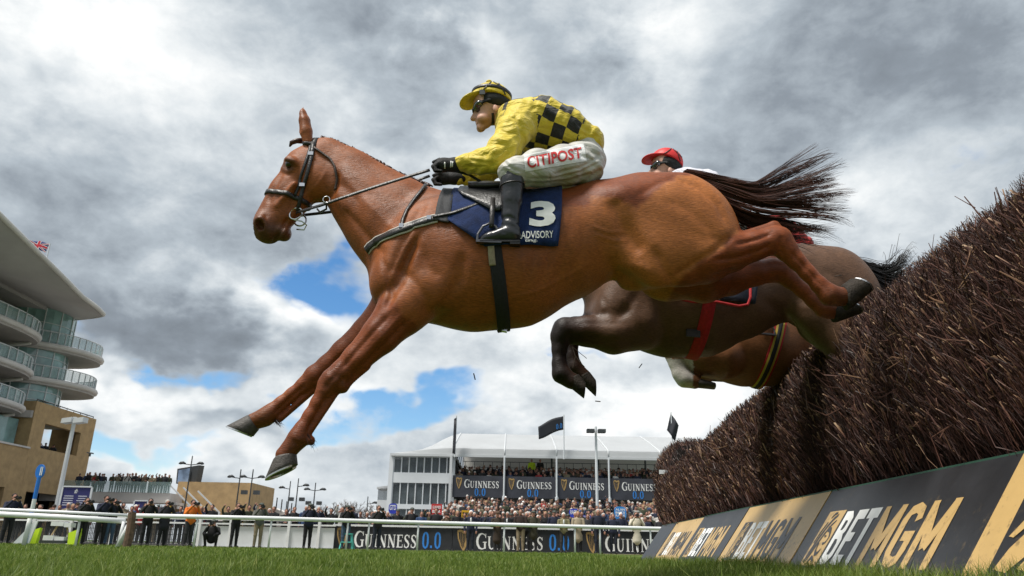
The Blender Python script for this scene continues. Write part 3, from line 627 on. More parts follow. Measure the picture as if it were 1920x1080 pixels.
mb = MB(); mb.tube([(x+.02, y, zr(y)+.16) for x, y in RF], .2, 8); mb.build('roof_edge', CONC, ro, True)
mb = MB(); mb.box((-60, 30, 20.3), (-43.2, 70, 22.2)); mb.build('roof_core', ROOFC, GS)
UFP = PY(94, 457, 57); mb = MB(); mb.tube([(UFP[0], 57, UFP[2]-2.0), tuple(UFP)], .05, 6); mb.build('flag_pole', ALU, ro)
BA = smooth_curve([(-47, 36), (-42.4, 40), (-41.8, 50), (-41.3, 58), (-41.2, 61.5), (-41.6, 64.0), (-42.6, 65.6), (-44.6, 66.4)], 5)
BB_ = smooth_curve([(-44.6, 65.6), (-43.2, 66.6), (-42.0, 67.8), (-41.1, 69.2), (-40.5, 70.9), (-40.5, 72.6), (-41.4, 74.3), (-43.4, 75.2), (-46.5, 75.4)], 5)
def balcony(curve, ztop, gz, bay):
    s = empty_part('balcony', GS); pl = [p for p in curve]+[(-48.5, curve[-1][1]), (-48.5, curve[0][1])]
    v, f = plan(pl, ztop-.62-(.02 if bay else 0), ztop-(.02 if bay else 0)); o = recalc(mesh('balcony', v, f, SOFF, GS)); 
    mb = MB(); mb.tube([(x+.03, y, ztop-.2) for x, y in curve], .26, 8); mb.build('slab_edge', CONC, o, True)
    mb = MB(); 
    for i in range(len(curve)-1):
        (x0, y0), (x1, y1) = curve[i], curve[i+1]; mb.hexa([(x0-.1, y0, ztop+.12), (x1-.1, y1, ztop+.12), (x1-.13, y1, ztop+.12), (x0-.13, y0, ztop+.12), (x0-.1, y0, ztop+1.05), (x1-.1, y1, ztop+1.05), (x1-.13, y1, ztop+1.05), (x0-.13, y0, ztop+1.05)])
    mb.build('balustrade', BALG, o)
    mb = MB(); mb.tube([(x-.1, y, ztop+1.12) for x, y in curve], .05, 6)
    for i in range(0, len(curve), 2): mb.bar((curve[i][0]-.05, curve[i][1], ztop), (curve[i][0]-.05, curve[i][1], ztop+1.12), .07)
    mb.build('handrail', ALU, o)
    return o
def empty_part(name, parent): return None
for zt in (17.25, 14.05, 10.95): balcony(BA, zt, 3, 0)
for zt in (17.25, 14.05): balcony(BB_, zt, 3, 1)
v, f = plan([(-43.8, 66.0), (-42.9, 66.3), (-42.2, 66.55), (-42.1, 66.68), (-48, 66.68), (-48, 66.0)], 10.31, 10.93); recalc(mesh('balcony', v, f, SOFF, GS))
# walls: glazing with mullions, painted piers, a glazed drum
mb = MB(); mb.box((-62, 30, 0), (-46.5, 75.5, 20.5)); mb.build('wall', PWALL, GS)
for zt in (17.25, 14.05, 10.95):
    for k in range(5):
        y0 = 42.5+k*4.4
        if y0 > 62: continue
        mb = MB(); mb.box((-46.45, y0, zt+.1), (-46.3, y0+4.0, zt+2.55)); w = mb.build('window', GLASS if zt > 11 else DARK, GS)
        mb = MB()
        for j in range(5): mb.bar((-46.27, y0+j, zt+.1), (-46.27, y0+j, zt+2.55), .07)
        mb.bar((-46.27, y0, zt+1.7), (-46.27, y0+4, zt+1.7), .06); mb.build('mullion', ALU, w)
    mb = MB(); cx, cy, rr = -45.4, 69.3, 3.25; pts = [(cx+rr*math.cos(a), cy+rr*math.sin(a)) for a in np.linspace(-1.75, 1.5, 15)]
    for (x0, y0), (x1, y1) in zip(pts[:-1], pts[1:]): mb.hexa([(x0, y0, zt), (x1, y1, zt), (x1-.1, y1, zt), (x0-.1, y0, zt), (x0, y0, zt+2.6 if zt < 17 else 20.5), (x1, y1, zt+2.6 if zt < 17 else 20.5), (x1-.1, y1, zt+2.6 if zt < 17 else 20.5), (x0-.1, y0, zt+2.6 if zt < 17 else 20.5)])
    w = mb.build('window', GLASS, GS); mb = MB()
    for x, y in pts[::2]: mb.bar((x+.04, y, zt), (x+.04, y, zt+2.55 if zt < 17 else 20.5), .08)
    for z in (zt+1.1, zt+1.9): mb.tube([(x+.05, y, z) for x, y in pts], .035, 4)
    mb.build('mullion', ALU, w)
    for yy in (64.5, 66.0): mb = MB(); mb.box((-46.5, yy, zt-.6), (-45.2, yy+.8, zt+2.6)); mb.build('pier', PWALL, GS)
    for yy in (50, 55, 60, 64.6): mb = MB(); mb.tube([(-46.4, yy, zt-1.6), (-44.3, yy, zt-.95), (-42.4, yy, zt-.72)], [.2, .17, .13], 8); mb.build('bracket', CONC, GS, True)
# brick base with openings
def wall_with_holes(name, ax, x0, x1, y, z0, z1, holes, th, m, parent):
    """wall in the X-Z plane at y; holes: (x0, x1, z0, z1)"""
    xs_ = sorted({x0, x1, *[h[0] for h in holes], *[h[1] for h in holes]}); zs = sorted({z0, z1, *[h[2] for h in holes], *[h[3] for h in holes]}); mb = MB()
    for a, b in zip(xs_[:-1], xs_[1:]):
        for c, d in zip(zs[:-1], zs[1:]):
            if any(h[0] <= a and b <= h[1] and h[2] <= c and d <= h[3] for h in holes): continue
            if ax == 'x': mb.box((a, y, c), (b, y+th, d))
            else: mb.box((y, a, c), (y+th, b, d))
    o = mb.build(name, m, parent); bm = bmesh.new(); bm.from_mesh(o.data); bmesh.ops.remove_doubles(bm, verts=bm.verts, dist=.001)
    bad = [f for f in bm.faces if len([1 for g in bm.faces if False])]
    bm.to_mesh(o.data); bm.free(); return o
TX = -42.0
wall_with_holes('brick_tower', 'y', 67.2, 76.4, TX-.5, 0, 11.8, [(68.6, 74.6, 7.9, 10.1), (68.0, 73.6, 2.4, 4.1)], .5, BRICK, GS)
mb = MB(); mb.box((TX-4, 66.7, 0), (TX, 67.19, 11.8)); mb.build('brick_tower_return', BRICK, GS)
mb = MB(); mb.box((TX-4, 76.41, 0), (TX, 76.9, 11.8)); mb.build('brick_tower_return', BRICK, GS)
mb = MB(); mb.box((TX-4.5, 67.2, 10.6), (TX-.51, 76.3, 11.2)); mb.build('tower_deck', SOFF, GS)
mb = MB(); mb.box((TX-4.5, 67.2, 6.5), (TX-.51, 76.3, 6.9)); mb.build('tower_deck', SOFF, GS)
mb = MB(); mb.box((TX-3.0, 67.3, .1), (TX-2.6, 76.2, 6.4)); mb.build('inner_wall', DARK, GS)
mb = MB(); mb.tube([(TX-.2, 67, 12.0), (TX-.2, 76.6, 12.0)], .05, 6)
for y_ in np.linspace(67, 76.6, 9): mb.bar((TX-.2, y_, 11.8), (TX-.2, y_, 12.05), .05)
mb.build('parapet_rail', STEELD, GS)
wall_with_holes('brick_front', 'y', 34, 66.6, -42.3, 0, 7.6, [(46, 54, 2.2, 4.6), (57, 64.5, 2.0, 4.2)], .6, BRICK, GS)
mb = MB(); mb.box((-42.35, 34, 7.6), (-41.6, 66.6, 7.75)); mb.build('coping', CONC, GS)
mb = MB(); mb.box((-44.5, 34, 0), (-44.2, 66.6, 7.4)); mb.build('inner_wall', DARK, GS)
mb = MB(); mb.box((-43.4, 62.5, 8.0), (-43.1, 66.5, 10.1)); mb.build('window', GLASS, GS)
# union flag on the roof
FLR = mat('flag_red', (.55, .03, .05), .7); FLW = mat('flag_white', (.75, .75, .75), .7); FLB = mat('flag_blue', (.02, .03, .16), .7)
def flag(name, root, pole_top, du, dv, m, wave=.12, n=14, k=6):
    """cloth hanging from a pole: du along the fly, dv down the hoist"""
    V = []; F = []; du, dv = np.asarray(du, float), np.asarray(dv, float); nn = np.cross(du, dv); nn /= np.linalg.norm(nn); L = np.linalg.norm(du)
    def P(a, b): return np.asarray(pole_top)+du*a+dv*b+nn*wave*math.sin(a*7+b*1.2)*a+np.array([0, 0, -.12*L*a*a+.06*L*math.sin(a*5+b)*a])
    for i in range(n+1):
        for j in range(k+1): V.append(P(i/n, j/k))
    F = [(i*(k+1)+j, i*(k+1)+j+1, (i+1)*(k+1)+j+1, (i+1)*(k+1)+j) for i in range(n) for j in range(k)]
    o = mesh(name, V, F, m, root, True); md = o.modifiers.new('t', 'SOLIDIFY'); md.thickness = .012; return o, P
uf = empty('union_flag', tuple(UFP), 'small union flag flying on the grandstand roof', 'flag')
_, PF = flag('cloth', uf, (UFP[0]-.05, 57, UFP[2]-.05), (-1.45, -.3, .45), (-.15, .0, -.72), FLB)
def on_flag(name, strokes, P, m, parent, lift):
    V, F = strokes_mesh([[(a+(c-a)*t, b+(d-b)*t, w) for t in np.linspace(0, 1, 9)] for a, b, c, d, w in strokes]); W3 = []
    for (a, b, s) in V:
        p = P(a, 1-b); W3.append(p+np.array([.0, -lift-.001*s, 0]))
    return mesh(name, W3, F, m, parent)
on_flag('white_cross', [(0, .5, 1, .5, .34), (.5, 0, .5, 1, .2), (0, 0, 1, 1, .14), (0, 1, 1, 0, .14)], PF, FLW, uf, .02); on_flag('red_cross', [(0, .5, 1, .5, .2), (.5, 0, .5, 1, .12), (0, 0, 1, 1, .05), (0, 1, 1, 0, .05)], PF, FLR, uf, .035)
# ---- temporary hospitality stand
TS = empty('hospitality_stand', (2, 60, 0), 'white temporary hospitality stand with curved canopy roof and black banners', 'grandstand')
WH = mat('white_cladding', (.66, .69, .72), .5, .05, .6); CANV = mat('canopy_fabric', (.62, .64, .66), .6, .05, .4); WGL = mat('stand_glass', (.10, .12, .13), .1, .5, .8, spec=.6); clear(WGL, .45)
SEAT = mat('stand_dark', (.03, .03, .033), .9)  # one even near-black colour for terrace, upper deck and block interior
t_ = CANV.node_tree; tl_ = t_.nodes.new('ShaderNodeBsdfTranslucent'); tl_.inputs[0].default_value = (.7, .71, .72, 1); mx_ = t_.nodes.new('ShaderNodeMixShader'); mx_.inputs[0].default_value = .4
t_.links.new(t_.nodes['Principled BSDF'].outputs[0], mx_.inputs[1]); t_.links.new(tl_.outputs[0], mx_.inputs[2]); t_.links.new(mx_.outputs[0], t_.nodes['Material Output'].inputs[0])
XL, XM, XR = -9.15, -4.15, 17.5
prof = [(59.3, 6.95), (59.4, 7.45), (60.4, 7.75), (64, 8.75), (68, 9.8), (71, 9.5), (74, 8.4), (75.5, 7.0)]
V = []; F = []; bays = [-4.35+4.02*i for i in range(6)]
for b0, b1 in zip(bays[:-1], bays[1:]):
    vv = []; 
    for (y, z) in prof: vv += [(b0+.03, y, z), ((b0+b1)/2, y, z-.015), (b1-.03, y, z)]
    ff = []
    for i in range(len(prof)-1):
        for j in range(2): ff.append((i*3+j, i*3+j+1, i*3+4+j, i*3+3+j))
    o = mesh('canopy', vv, ff, CANV, TS, False); md = o.modifiers.new('t', 'SOLIDIFY'); md.thickness = .08
    mb = MB(); mb.tube([(b0, y, z+.02) for y, z in prof], .06, 6); mb.build('roof_rib', ALU, TS, True)
# hip end over the glazed block
hv = [(XL, 59.4, 6.95), (bays[0], 59.3, 6.95)]+[(bays[0]-.05, y, z) for y, z in prof[1:5]]; hv2 = [(XL, 72, 6.95)]
cv = []
for t in np.linspace(0, 1, 7):
    row = []
    for (y, z) in prof[:5]:
        x = bays[0]-.04+(XL-bays[0])*t; zz = 6.95+(z-6.95)*(1-t**1.4); row.append((x, y, zz))
    cv += row
o = mesh('hip_canopy', cv, [(i*5+j, i*5+j+1, i*5+6+j, i*5+5+j) for i in range(6) for j in range(4)], CANV, TS, False); md = o.modifiers.new('t', 'SOLIDIFY'); md.thickness = .08
mb = MB(); mb.box((XL, 59.25, 6.78), (XR, 59.4, 6.96)); mb.build('eave_beam', ALU, TS)
# glazed block
for (z0, z1) in ((5.15, 5.55), (6.72, 6.94), (2.85, 3.2), (0, .8), (4.78, 5.15)): mb = MB(); mb.box((XL, 59.55, z0), (XM, 71, z1)); mb.build('floor_band', WH, TS)
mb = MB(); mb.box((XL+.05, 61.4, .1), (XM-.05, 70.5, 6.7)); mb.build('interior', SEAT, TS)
for (z0, z1) in ((5.55, 6.72), (3.2, 4.78), (.8, 2.85)):
    for k in range(8):
        x0 = XL+.25+k*.585; mb = MB(); mb.box((x0+.05, 59.66, z0), (x0+.53, 59.7, z1)); w = mb.build('window', WGL, TS); mb = MB(); mb.box((x0-.03, 59.6, z0), (x0+.05, 59.72, z1)); mb.build('frame', WH, w)
mb = MB(); mb.box((XL-.1, 59.5, 0), (XL+.22, 59.75, 6.9)); mb.build('corner_post', WH, TS); mb = MB(); mb.box((XM-.2, 59.5, 0), (XM, 59.75, 6.9)); mb.build('corner_post', WH, TS)
# decks: lower terrace, upper deck with rear wall
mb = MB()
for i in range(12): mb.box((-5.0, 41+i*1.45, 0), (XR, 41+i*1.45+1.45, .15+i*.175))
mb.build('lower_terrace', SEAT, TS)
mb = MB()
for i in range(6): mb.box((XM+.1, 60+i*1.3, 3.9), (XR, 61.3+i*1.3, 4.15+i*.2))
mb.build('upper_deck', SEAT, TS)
mb = MB(); mb.box((XM+.1, 70, 3.9), (XR, 70.2, 8.9)); mb.build('rear_wall', mat('rear_wall', (.58, .56, .53), .8), TS)
mb = MB()
for i in range(26): x = XM+.3+i*.8; mb.bar((x, 68.4, 5.2), (x, 68.4, 7.4), .04)
mb.bar((XM+.1, 68.4, 7.4), (XR, 68.4, 7.4), .05); mb.bar((XM+.1, 68.4, 6.9), (XR, 68.4, 6.9), .04); mb.build('rear_railing', STEELD, TS)
for b in bays[1:]:
    mb = MB(); mb.tube([(b, 59.2, 3.0), (b, 59.2, 6.8)], .07, 8); mb.tube([(b, 59.15, 3.0), (b, 59.15, 3.9)], .13, 8); mb.build('column', WH, TS)
    mb = MB(); mb.bar((b, 66, 4.3), (b, 66, 9.1), .14); mb.build('inner_column', STEELD, TS)
for i in range(4):
    mb = MB(); b = bays[0]; mb.bar((b+.2, 59.8+i*2.5, 4.4), (b+.2, 62.2+i*2.5, 8.2-(i == 0)*.9), .08); mb.build('brace', STEELD, TS)
mb = MB(); mb.bar((bays[0]-.1, 59.2, .0), (bays[0]-.1, 59.2, 6.9), .2); mb.build('scaffold_tower', ALU, TS)
BANN = mat('banner_black', (.045, .048, .062), .6, .25, 1.2, .3, 3)
for i, (b0, b1) in enumerate(zip(bays[:-1], bays[1:])):
    mb = MB(); a, b = b0+.08, b1-.08; mb.box((a, 59.3, 3.78), (b, 59.36, 5.38)); bo = mb.build('banner', BANN, TS)
    w = b-a; q = lambda x0, x1, z0, z1: [(a+w*x0, 59.3, z0), (a+w*x1, 59.3, z0), (a+w*x1, 59.3, z1), (a+w*x0, 59.3, z1)]
    v, f = serif_mesh('GUINNESS'); flat('lettering', v, f, q(.23, .93, 4.48, 5.08), PW, bo, .02, .002); v, f = serif_mesh('0.0'); flat('numeral', v, f, q(.44, .67, 3.9, 4.42), BLUE0, bo, .02, .002); v, f = strokes_mesh(HARP); flat('harp_emblem', v, f, q(.06, .19, 4.4, 5.2), HGOLD, bo, .02, .002)
# black pole flags and a lamp mast
BF = mat('flag_black', (.02, .022, .03), .7)
for (u, vt, vb, lab, du, dv) in ((856, 779, 852, 'black flag hanging furled on pole at the stand\'s left end', (-.02, -.5, -.3), (-.05, -.1, -2.6)), (1057, 778, 850, 'black flag streaming left above the middle banners', (-2.0, -.3, -.55), (.05, 0, -1.05)), (1258, 773, 815, 'black flag beside the brush fence top, hanging steeply', (.55, -.2, -.75), (-.35, 0, -1.3))):
    p = PY(u, vt, 59.0); e = empty('pole_flag', (p[0], 59, 0), lab, 'flag', 'black flags on the white stand'); mb = MB(); mb.tube([(p[0], 59, 6.7), tuple(p)], .05, 6); mb.build('flag_pole', WH, e)
    o, PF2 = flag('cloth', e, (p[0]-.04, 59, p[2]-.1), du, dv, BF, .15)
    if u == 1057:
        v, f = serif_mesh('0.0'); mesh('numeral', [PF2(.30-.25*x, .85-.35*y)+np.array([0, -.03, 0]) for x, y, s in v], f, BLUE0, o)
p = PY(1117, 800, 50); e = empty('lamp_mast', (p[0], 50, 0), 'tall white floodlight mast rising in front of the banners', 'lamp post'); mb = MB(); mb.tube([(p[0], 50, 0), (p[0], 50, p[2])], [.11, .08], 10); mb.build('mast', WH, e)
for s in (-1, 1): mb = MB(); mb.box((p[0]+s*.12-.0 if s > 0 else p[0]-.62, 49.6, p[2]-.42), (p[0]+.62 if s > 0 else p[0]-.12, 50.1, p[2]-.2)); mb.build('lamp_head', STEELD, e)
# ---- footbridge, brick stair block, screen
BRG = empty('footbridge', (-38, 74, 0), 'grey footbridge with glass sides carrying spectators beside the grandstand', 'footbridge')
a, b = PY(140, 925, 74), PY(322, 930, 74); mb = MB(); mb.box((a[0]-3, 73.5, a[2]-.75), (b[0], 76.5, a[2]+.15)); mb.build('deck', CONC, BRG); mb = MB(); mb.box((a[0]-3, 73.4, a[2]+.15), (b[0], 73.46, a[2]+1.15)); mb.build('balustrade', BALG, BRG)
ZB = a[2]+.15
for u in (205, 322): x = PY(u, 950, 75)[0]; mb = MB(); mb.box((x-.25, 74.7, 0), (x+.25, 75.3, a[2]-.7)); mb.build('pier', CONC, BRG)
ST = empty('stair_block', (-30, 76, 0), 'low buff brick block with outside stairs beside the footbridge', 'building')
a = PY(330, 905, 76); b = PY(470, 907, 76); mb = MB(); mb.box((a[0], 76.5, 2.4), (b[0], 84, a[2]+.15)); mb.build('brick_wall', BRICK, ST); mb = MB(); mb.box((a[0]+3.4, 77.5, 0), (b[0]-.8, 84, 2.4)); mb.build('recess', DARK, ST); mb = MB(); mb.box((b[0]-.8, 76.5, 0), (b[0], 84, 2.4)); mb.build('brick_pier', BRICK, ST); mb = MB(); mb.box((a[0]+2, 76.3, 2.15), (b[0]-.8, 77.3, 2.45)); mb.build('canopy', CONC, ST)
for i in range(14): mb = MB(); x = PY(318, 900, 75)[0]+i*.42; mb.box((x, 74.6, max(0, ZB-.35-i*.34)), (x+.42, 76.2, max(.1, ZB-.1-i*.34))); mb.build('step', CONC, ST)
for k in range(3):
    x = PY(322+k*28, 900, 75)[0]; mb = MB(); mb.bar((x, 74.5, ZB+.9-k*.3), (x+2.4, 74.5, ZB-1.1-k*.3), .12); mb.bar((x+1.2+.9, 74.5, ZB-1.0-k*.3), (x+4.4, 74.5, ZB-3.2-k*.3), .12); mb.build('handrail', ALU, ST)
SCN = empty('video_screen', (-37, 78, 0), 'large video screen above the footbridge stairs', 'screen'); a, b = PY(326, 906, 77), PY(372, 872, 77)
mb = MB(); mb.hexa([(a[0], 77.5, a[2]), (b[0], 77.0, a[2]), (b[0]+.2, 77.8, a[2]), (a[0], 78.3, a[2]), (a[0]-.1, 77.5, b[2]-.35), (b[0]+.1, 77.0, b[2]), (b[0]+.3, 77.8, b[2]), (a[0]-.1, 78.3, b[2]-.35)]); mb.build('housing', STEELD, SCN)
sm = mat('screen_picture', (.20, .28, .42), .4, .5, .8)
mb = MB(); mb.hexa([(a[0]+.15, 77.40, a[2]+.1), (b[0]-.75, 77.0, a[2]+.1), (b[0]-.75, 77.06, a[2]+.1), (a[0]+.15, 77.46, a[2]+.1), (a[0]+.1, 77.40, b[2]-.5), (b[0]-.75, 77.0, b[2]-.3), (b[0]-.75, 77.06, b[2]-.3), (a[0]+.1, 77.46, b[2]-.5)]); mb.build('picture', sm, SCN)
mb = MB(); mb.bar((a[0]+1, 78, 2), (a[0]+1, 78, a[2]), .3); mb.bar((b[0]-1, 78, 2), (b[0]-1, 78, a[2]), .3); mb.build('support', STEELD, SCN)
# distant terrace ramp and small hut
e = empty('ramp_terrace', (-24, 84, 0), 'sloping concrete ramp with posts beyond the brick block', 'ramp'); a = PY(472, 938, 84); b = PY(545, 965, 84); mb = MB(); mb.hexa([(a[0], 84, 0), (b[0], 84, 0), (b[0], 87, 0), (a[0], 87, 0), (a[0], 84, a[2]), (b[0], 84, b[2]), (b[0], 87, b[2]), (a[0], 87, a[2])]); mb.build('ramp', CONC, e)
for i in range(9): t = i/8; x = a[0]+(b[0]-a[0])*t; z = a[2]+(b[2]-a[2])*t; mb = MB(); mb.bar((x, 84, z), (x, 84, z+1.2), .1); mb.build('post', STEELD, e)
e = empty('viewing_cabin', (-11, 66, 0), 'small white viewing cabin left of the hospitality stand', 'cabin'); a, b = PY(707, 942, 66), PY(737, 915, 66); mb = MB(); mb.box((a[0], 66, 0), (b[0], 69, a[2]+.2)); mb.build('base', WH, e); mb = MB(); mb.box((a[0], 66.1, a[2]+.2), (b[0], 69, a[2]+1.1)); mb.build('window', WGL, e); mb = MB(); mb.hexa([(a[0]-.1, 65.9, a[2]+1.1), (b[0], 65.9, a[2]+1.3), (b[0], 69, a[2]+1.3), (a[0]-.1, 69, a[2]+1.1), (a[0]-.1, 65.9, a[2]+1.25), (b[0], 65.9, a[2]+1.45), (b[0], 69, a[2]+1.45), (a[0]-.1, 69, a[2]+1.25)]); mb.build('roof', CANV, e)
# ---- street lamps
for i, (u, vt, Y, two, lab) in enumerate(((361, 855, 70, True, 'dark twin-headed lamp post in front of the video screen'), (452, 880, 70, False, 'dark single-headed lamp post, left of the pair by the brick block'), (475, 880, 70, True, 'dark twin-headed lamp post with floodlights at the brick block\'s corner'), (545, 902, 80, False, 'slim lamp post with one left-facing head beyond the ramp'), (560, 897, 78, False, 'slim lamp post with one right-facing head beyond the ramp'), (592, 905, 80, True, 'slim twin-headed lamp post before the bare trees'), (690, 931, 86, False, 'farthest small lamp post beside the white viewing cabin'))):
    p = PY(u, vt, Y); hz_ = p[2]; e = empty('lamp_post', (p[0], Y, 0), lab, 'lamp post', 'dark lamp posts on the concourse'); mb = MB(); mb.tube([(p[0], Y, 0), (p[0], Y, hz_)], [.09, .05], 8); mb.build('column', STEELD, e)
    za = hz_-.75
    for s in ((-1, 1) if two else ((-1,) if i in (1, 3) else (1,))):
        mb = MB(); mb.bar((p[0], Y, za-.05), (p[0]+s*.75, Y, za+.05), .07); mb.build('arm', STEELD, e); mb = MB(); mb.tube([(p[0]+s*.5, Y, za+.06), (p[0]+s*.75, Y, za+.14), (p[0]+s*1.0, Y, za+.1), (p[0]+s*1.15, Y, za+.05)], [.05, .13, .13, .04], 8); mb.build('lamp_head', STEELD, e, True)
    if i in (2, 4, 5):
        for s in (-1, 1): mb = MB(); mb.box((p[0]+s*.55-.25, Y-.2, za-1.45), (p[0]+s*.55+.25, Y+.2, za-1.1)); mb.build('floodlight', STEELD, e)
p = PY(141, 782, 46); q = PY(107, 948, 46); e = empty('lamp_mast', (q[0], 46, 0), 'pale grey floodlight mast in front of the brick tower', 'lamp post'); mb = MB(); mb.tube([(p[0], 46, -.1), tuple(p)], [.15, .11], 10); mb.build('mast', ALU, e)
for du in (-12, 10): c = PY(141+du, 789, 46); mb = MB(); mb.hexa([tuple(c+np.array(o_)) for o_ in ((-.3, -.3, -.18), (.3, -.3, -.1), (.3, .3, -.1), (-.3, .3, -.18), (-.28, -.3, .1), (.3, -.3, .2), (.3, .3, .2), (-.28, .3, .1))]); mb.build('lamp_head', ALU, e)
mb = MB(); mb.bar((p[0], 46, p[2]-5.2), (p[0]+.8, 46, p[2]-4.3), .06); mb.build('bracket', ALU, e)
# distance marker
MKB = mat('marker_blue', (.02, .16, .55), .45); c = PY(76, 884, 30); e = empty('distance_marker', (c[0], 30, 0), 'blue and white striped marker post with oval blue sign', 'marker post')
for k in range(6): mb = MB(); z0 = k*(c[2]-.2)/6; mb.tube([(c[0], 30, z0), (c[0], 30, z0+(c[2]-.2)/6-.004)], .075, 8); mb.build('stripe', MKB if k % 2 == 0 or k == 5 else RAILW, e)
mb = MB(); mb.prism([(c[0]+.17*math.cos(t), 29.95, c[2]+.27*math.sin(t)) for t in np.linspace(0, 2*math.pi, 20, endpoint=False)], (0, 1, 0), .08); mb.build('sign', MKB, e); mb = MB(); mb.box((c[0]+.02, 29.93, c[2]-.15), (c[0]+.05, 29.945, c[2]+.17)); mb.box((c[0]+.08, 29.93, c[2]-.15), (c[0]+.11, 29.945, c[2]+.17)); mb.build('marking', RAILW, e)
# information signs
SGN = mat('sign_navy', (.025, .025, .12), .5)
def info_sign(u0, v0, u1, v1, Y, label, lines=True):
    a, b = PY(u0, v1, Y), PY(u1, v0, Y); e = empty('information_sign', ((a[0]+b[0])/2, Y, 0), label, 'sign'); mb = MB(); mb.box((a[0], Y, a[2]), (b[0], Y+.12, b[2])); o = mb.build('panel', SGN, e); mb = MB(); mb.bar((a[0], Y, b[2]+.03), (b[0], Y, b[2]+.03), .1, .07); mb.bar((b[0]+.03, Y, 0), (b[0]+.03, Y, b[2]), .08); mb.bar((a[0]-.03, Y, 0), (a[0]-.03, Y, b[2]), .08); mb.build('frame', ALU, e)
    if lines:
        w = b[0]-a[0]; h = b[2]-a[2]; v, f = strokes_mesh(LION); flat('emblem', v, f, [(a[0]+w*.42, Y, a[2]+h*.72), (a[0]+w*.55, Y, a[2]+h*.72), (a[0]+w*.55, Y, a[2]+h*.92), (a[0]+w*.42, Y, a[2]+h*.92)], RAILW, o, .01, .001)
        mb = MB(); r = random.Random(3)
        for c_ in (.05, .54):
            for k in range(5): l = .3+.1*r.random(); mb.box((a[0]+w*(c_+.2-l/2), Y-.012, a[2]+h*(.58-k*.1)), (a[0]+w*(c_+.2+l/2), Y-.006, a[2]+h*(.62-k*.1)))
        mb.build('text_lines', mat('sign_text', (.45, .46, .55), .5), o)
info_sign(111, 914, 172, 955, 42, 'navy information sign with white text beside the floodlight mast'); info_sign(251, 940, 277, 952, 50, 'small navy sign under the footbridge', False)
# overhead cable camera
c = PY(169, 850, 40); e = empty('cable_camera', tuple(c), 'small dark camera hanging in the air right of the brick tower', 'camera'); mb = MB(); mb.hexa([tuple(c+np.array(o_)) for o_ in ((-.14, -.1, 0), (.14, -.1, -.03), (.14, .1, -.03), (-.14, .1, 0), (-.14, -.1, .05), (.14, -.1, .03), (.14, .1, .03), (-.14, .1, .05))]); mb.build('carriage', STEELD, e); mb = MB(); mb.box((c[0]-.04, 39.95, c[2]-.16), (c[0]+.03, 40.05, c[2]-.02)); mb.build('camera_pod', STEELD, e)
# ---- bare winter trees
BARK = mat('bare_bark', (.13, .10, .085), .9, .3, 2)
def bare_tree(x, y, h, seed, label):
    r = random.Random(seed); e = empty('bare_tree', (x, y, 0), label, 'tree', 'bare trees behind the crowd'); tr = MB(); cr = MB(); tr.tube([(x, y, 0), (x+.1, y, h*.25), (x, y, h*.4)], [.16, .13, .1], 7)
    def grow(p, d, l, rad, lev):
        q = p+d*l; m = (p+q)/2+Vector((r.uniform(-.1, .1), r.uniform(-.1, .1), 0))*l; cr.tube([p, m, q], [rad, rad*.8, rad*.6], 4 if lev > 1 else 5, False)
        if lev >= 5: return
        for _ in range(3 if lev < 4 else 4):
            nd = (d+Vector((r.gauss(0, .45), r.gauss(0, .45), r.gauss(.08, .3)))).normalized(); grow(p.lerp(q, r.uniform(.5, 1)), nd, l*r.uniform(.6, .8), max(.012, rad*.6), lev+1)
    for _ in range(4): grow(Vector((x, y, h*r.uniform(.2, .4))), Vector((r.gauss(0, .5), r.gauss(0, .4), 1)).normalized(), h*.24, .08, 1)
    tr.build('trunk', BARK, e); cr.build('crown', BARK, e)
for i, (u, vt, Y) in enumerate(((215, 930, 95), (262, 934, 100), (300, 936, 98), (600, 938, 90), (628, 928, 92), (652, 925, 90), (680, 928, 93), (704, 938, 95), (522, 946, 100))):
    p = PY(u, vt, Y); bare_tree(p[0], Y, p[2]*1.02, 40+i, ['bare tree under the left end of the footbridge', 'bare tree under the footbridge, middle of three', 'bare tree under the footbridge near the stairs', 'bare tree right of the twin-headed lamp post', 'bare bushy tree, second right of the twin-headed lamp post', 'tallest bare tree, midway between lamp post and white cabin', 'bare tree left of the white viewing cabin', 'bare tree partly behind the white viewing cabin', 'small bare tree right of the concrete ramp'][i])
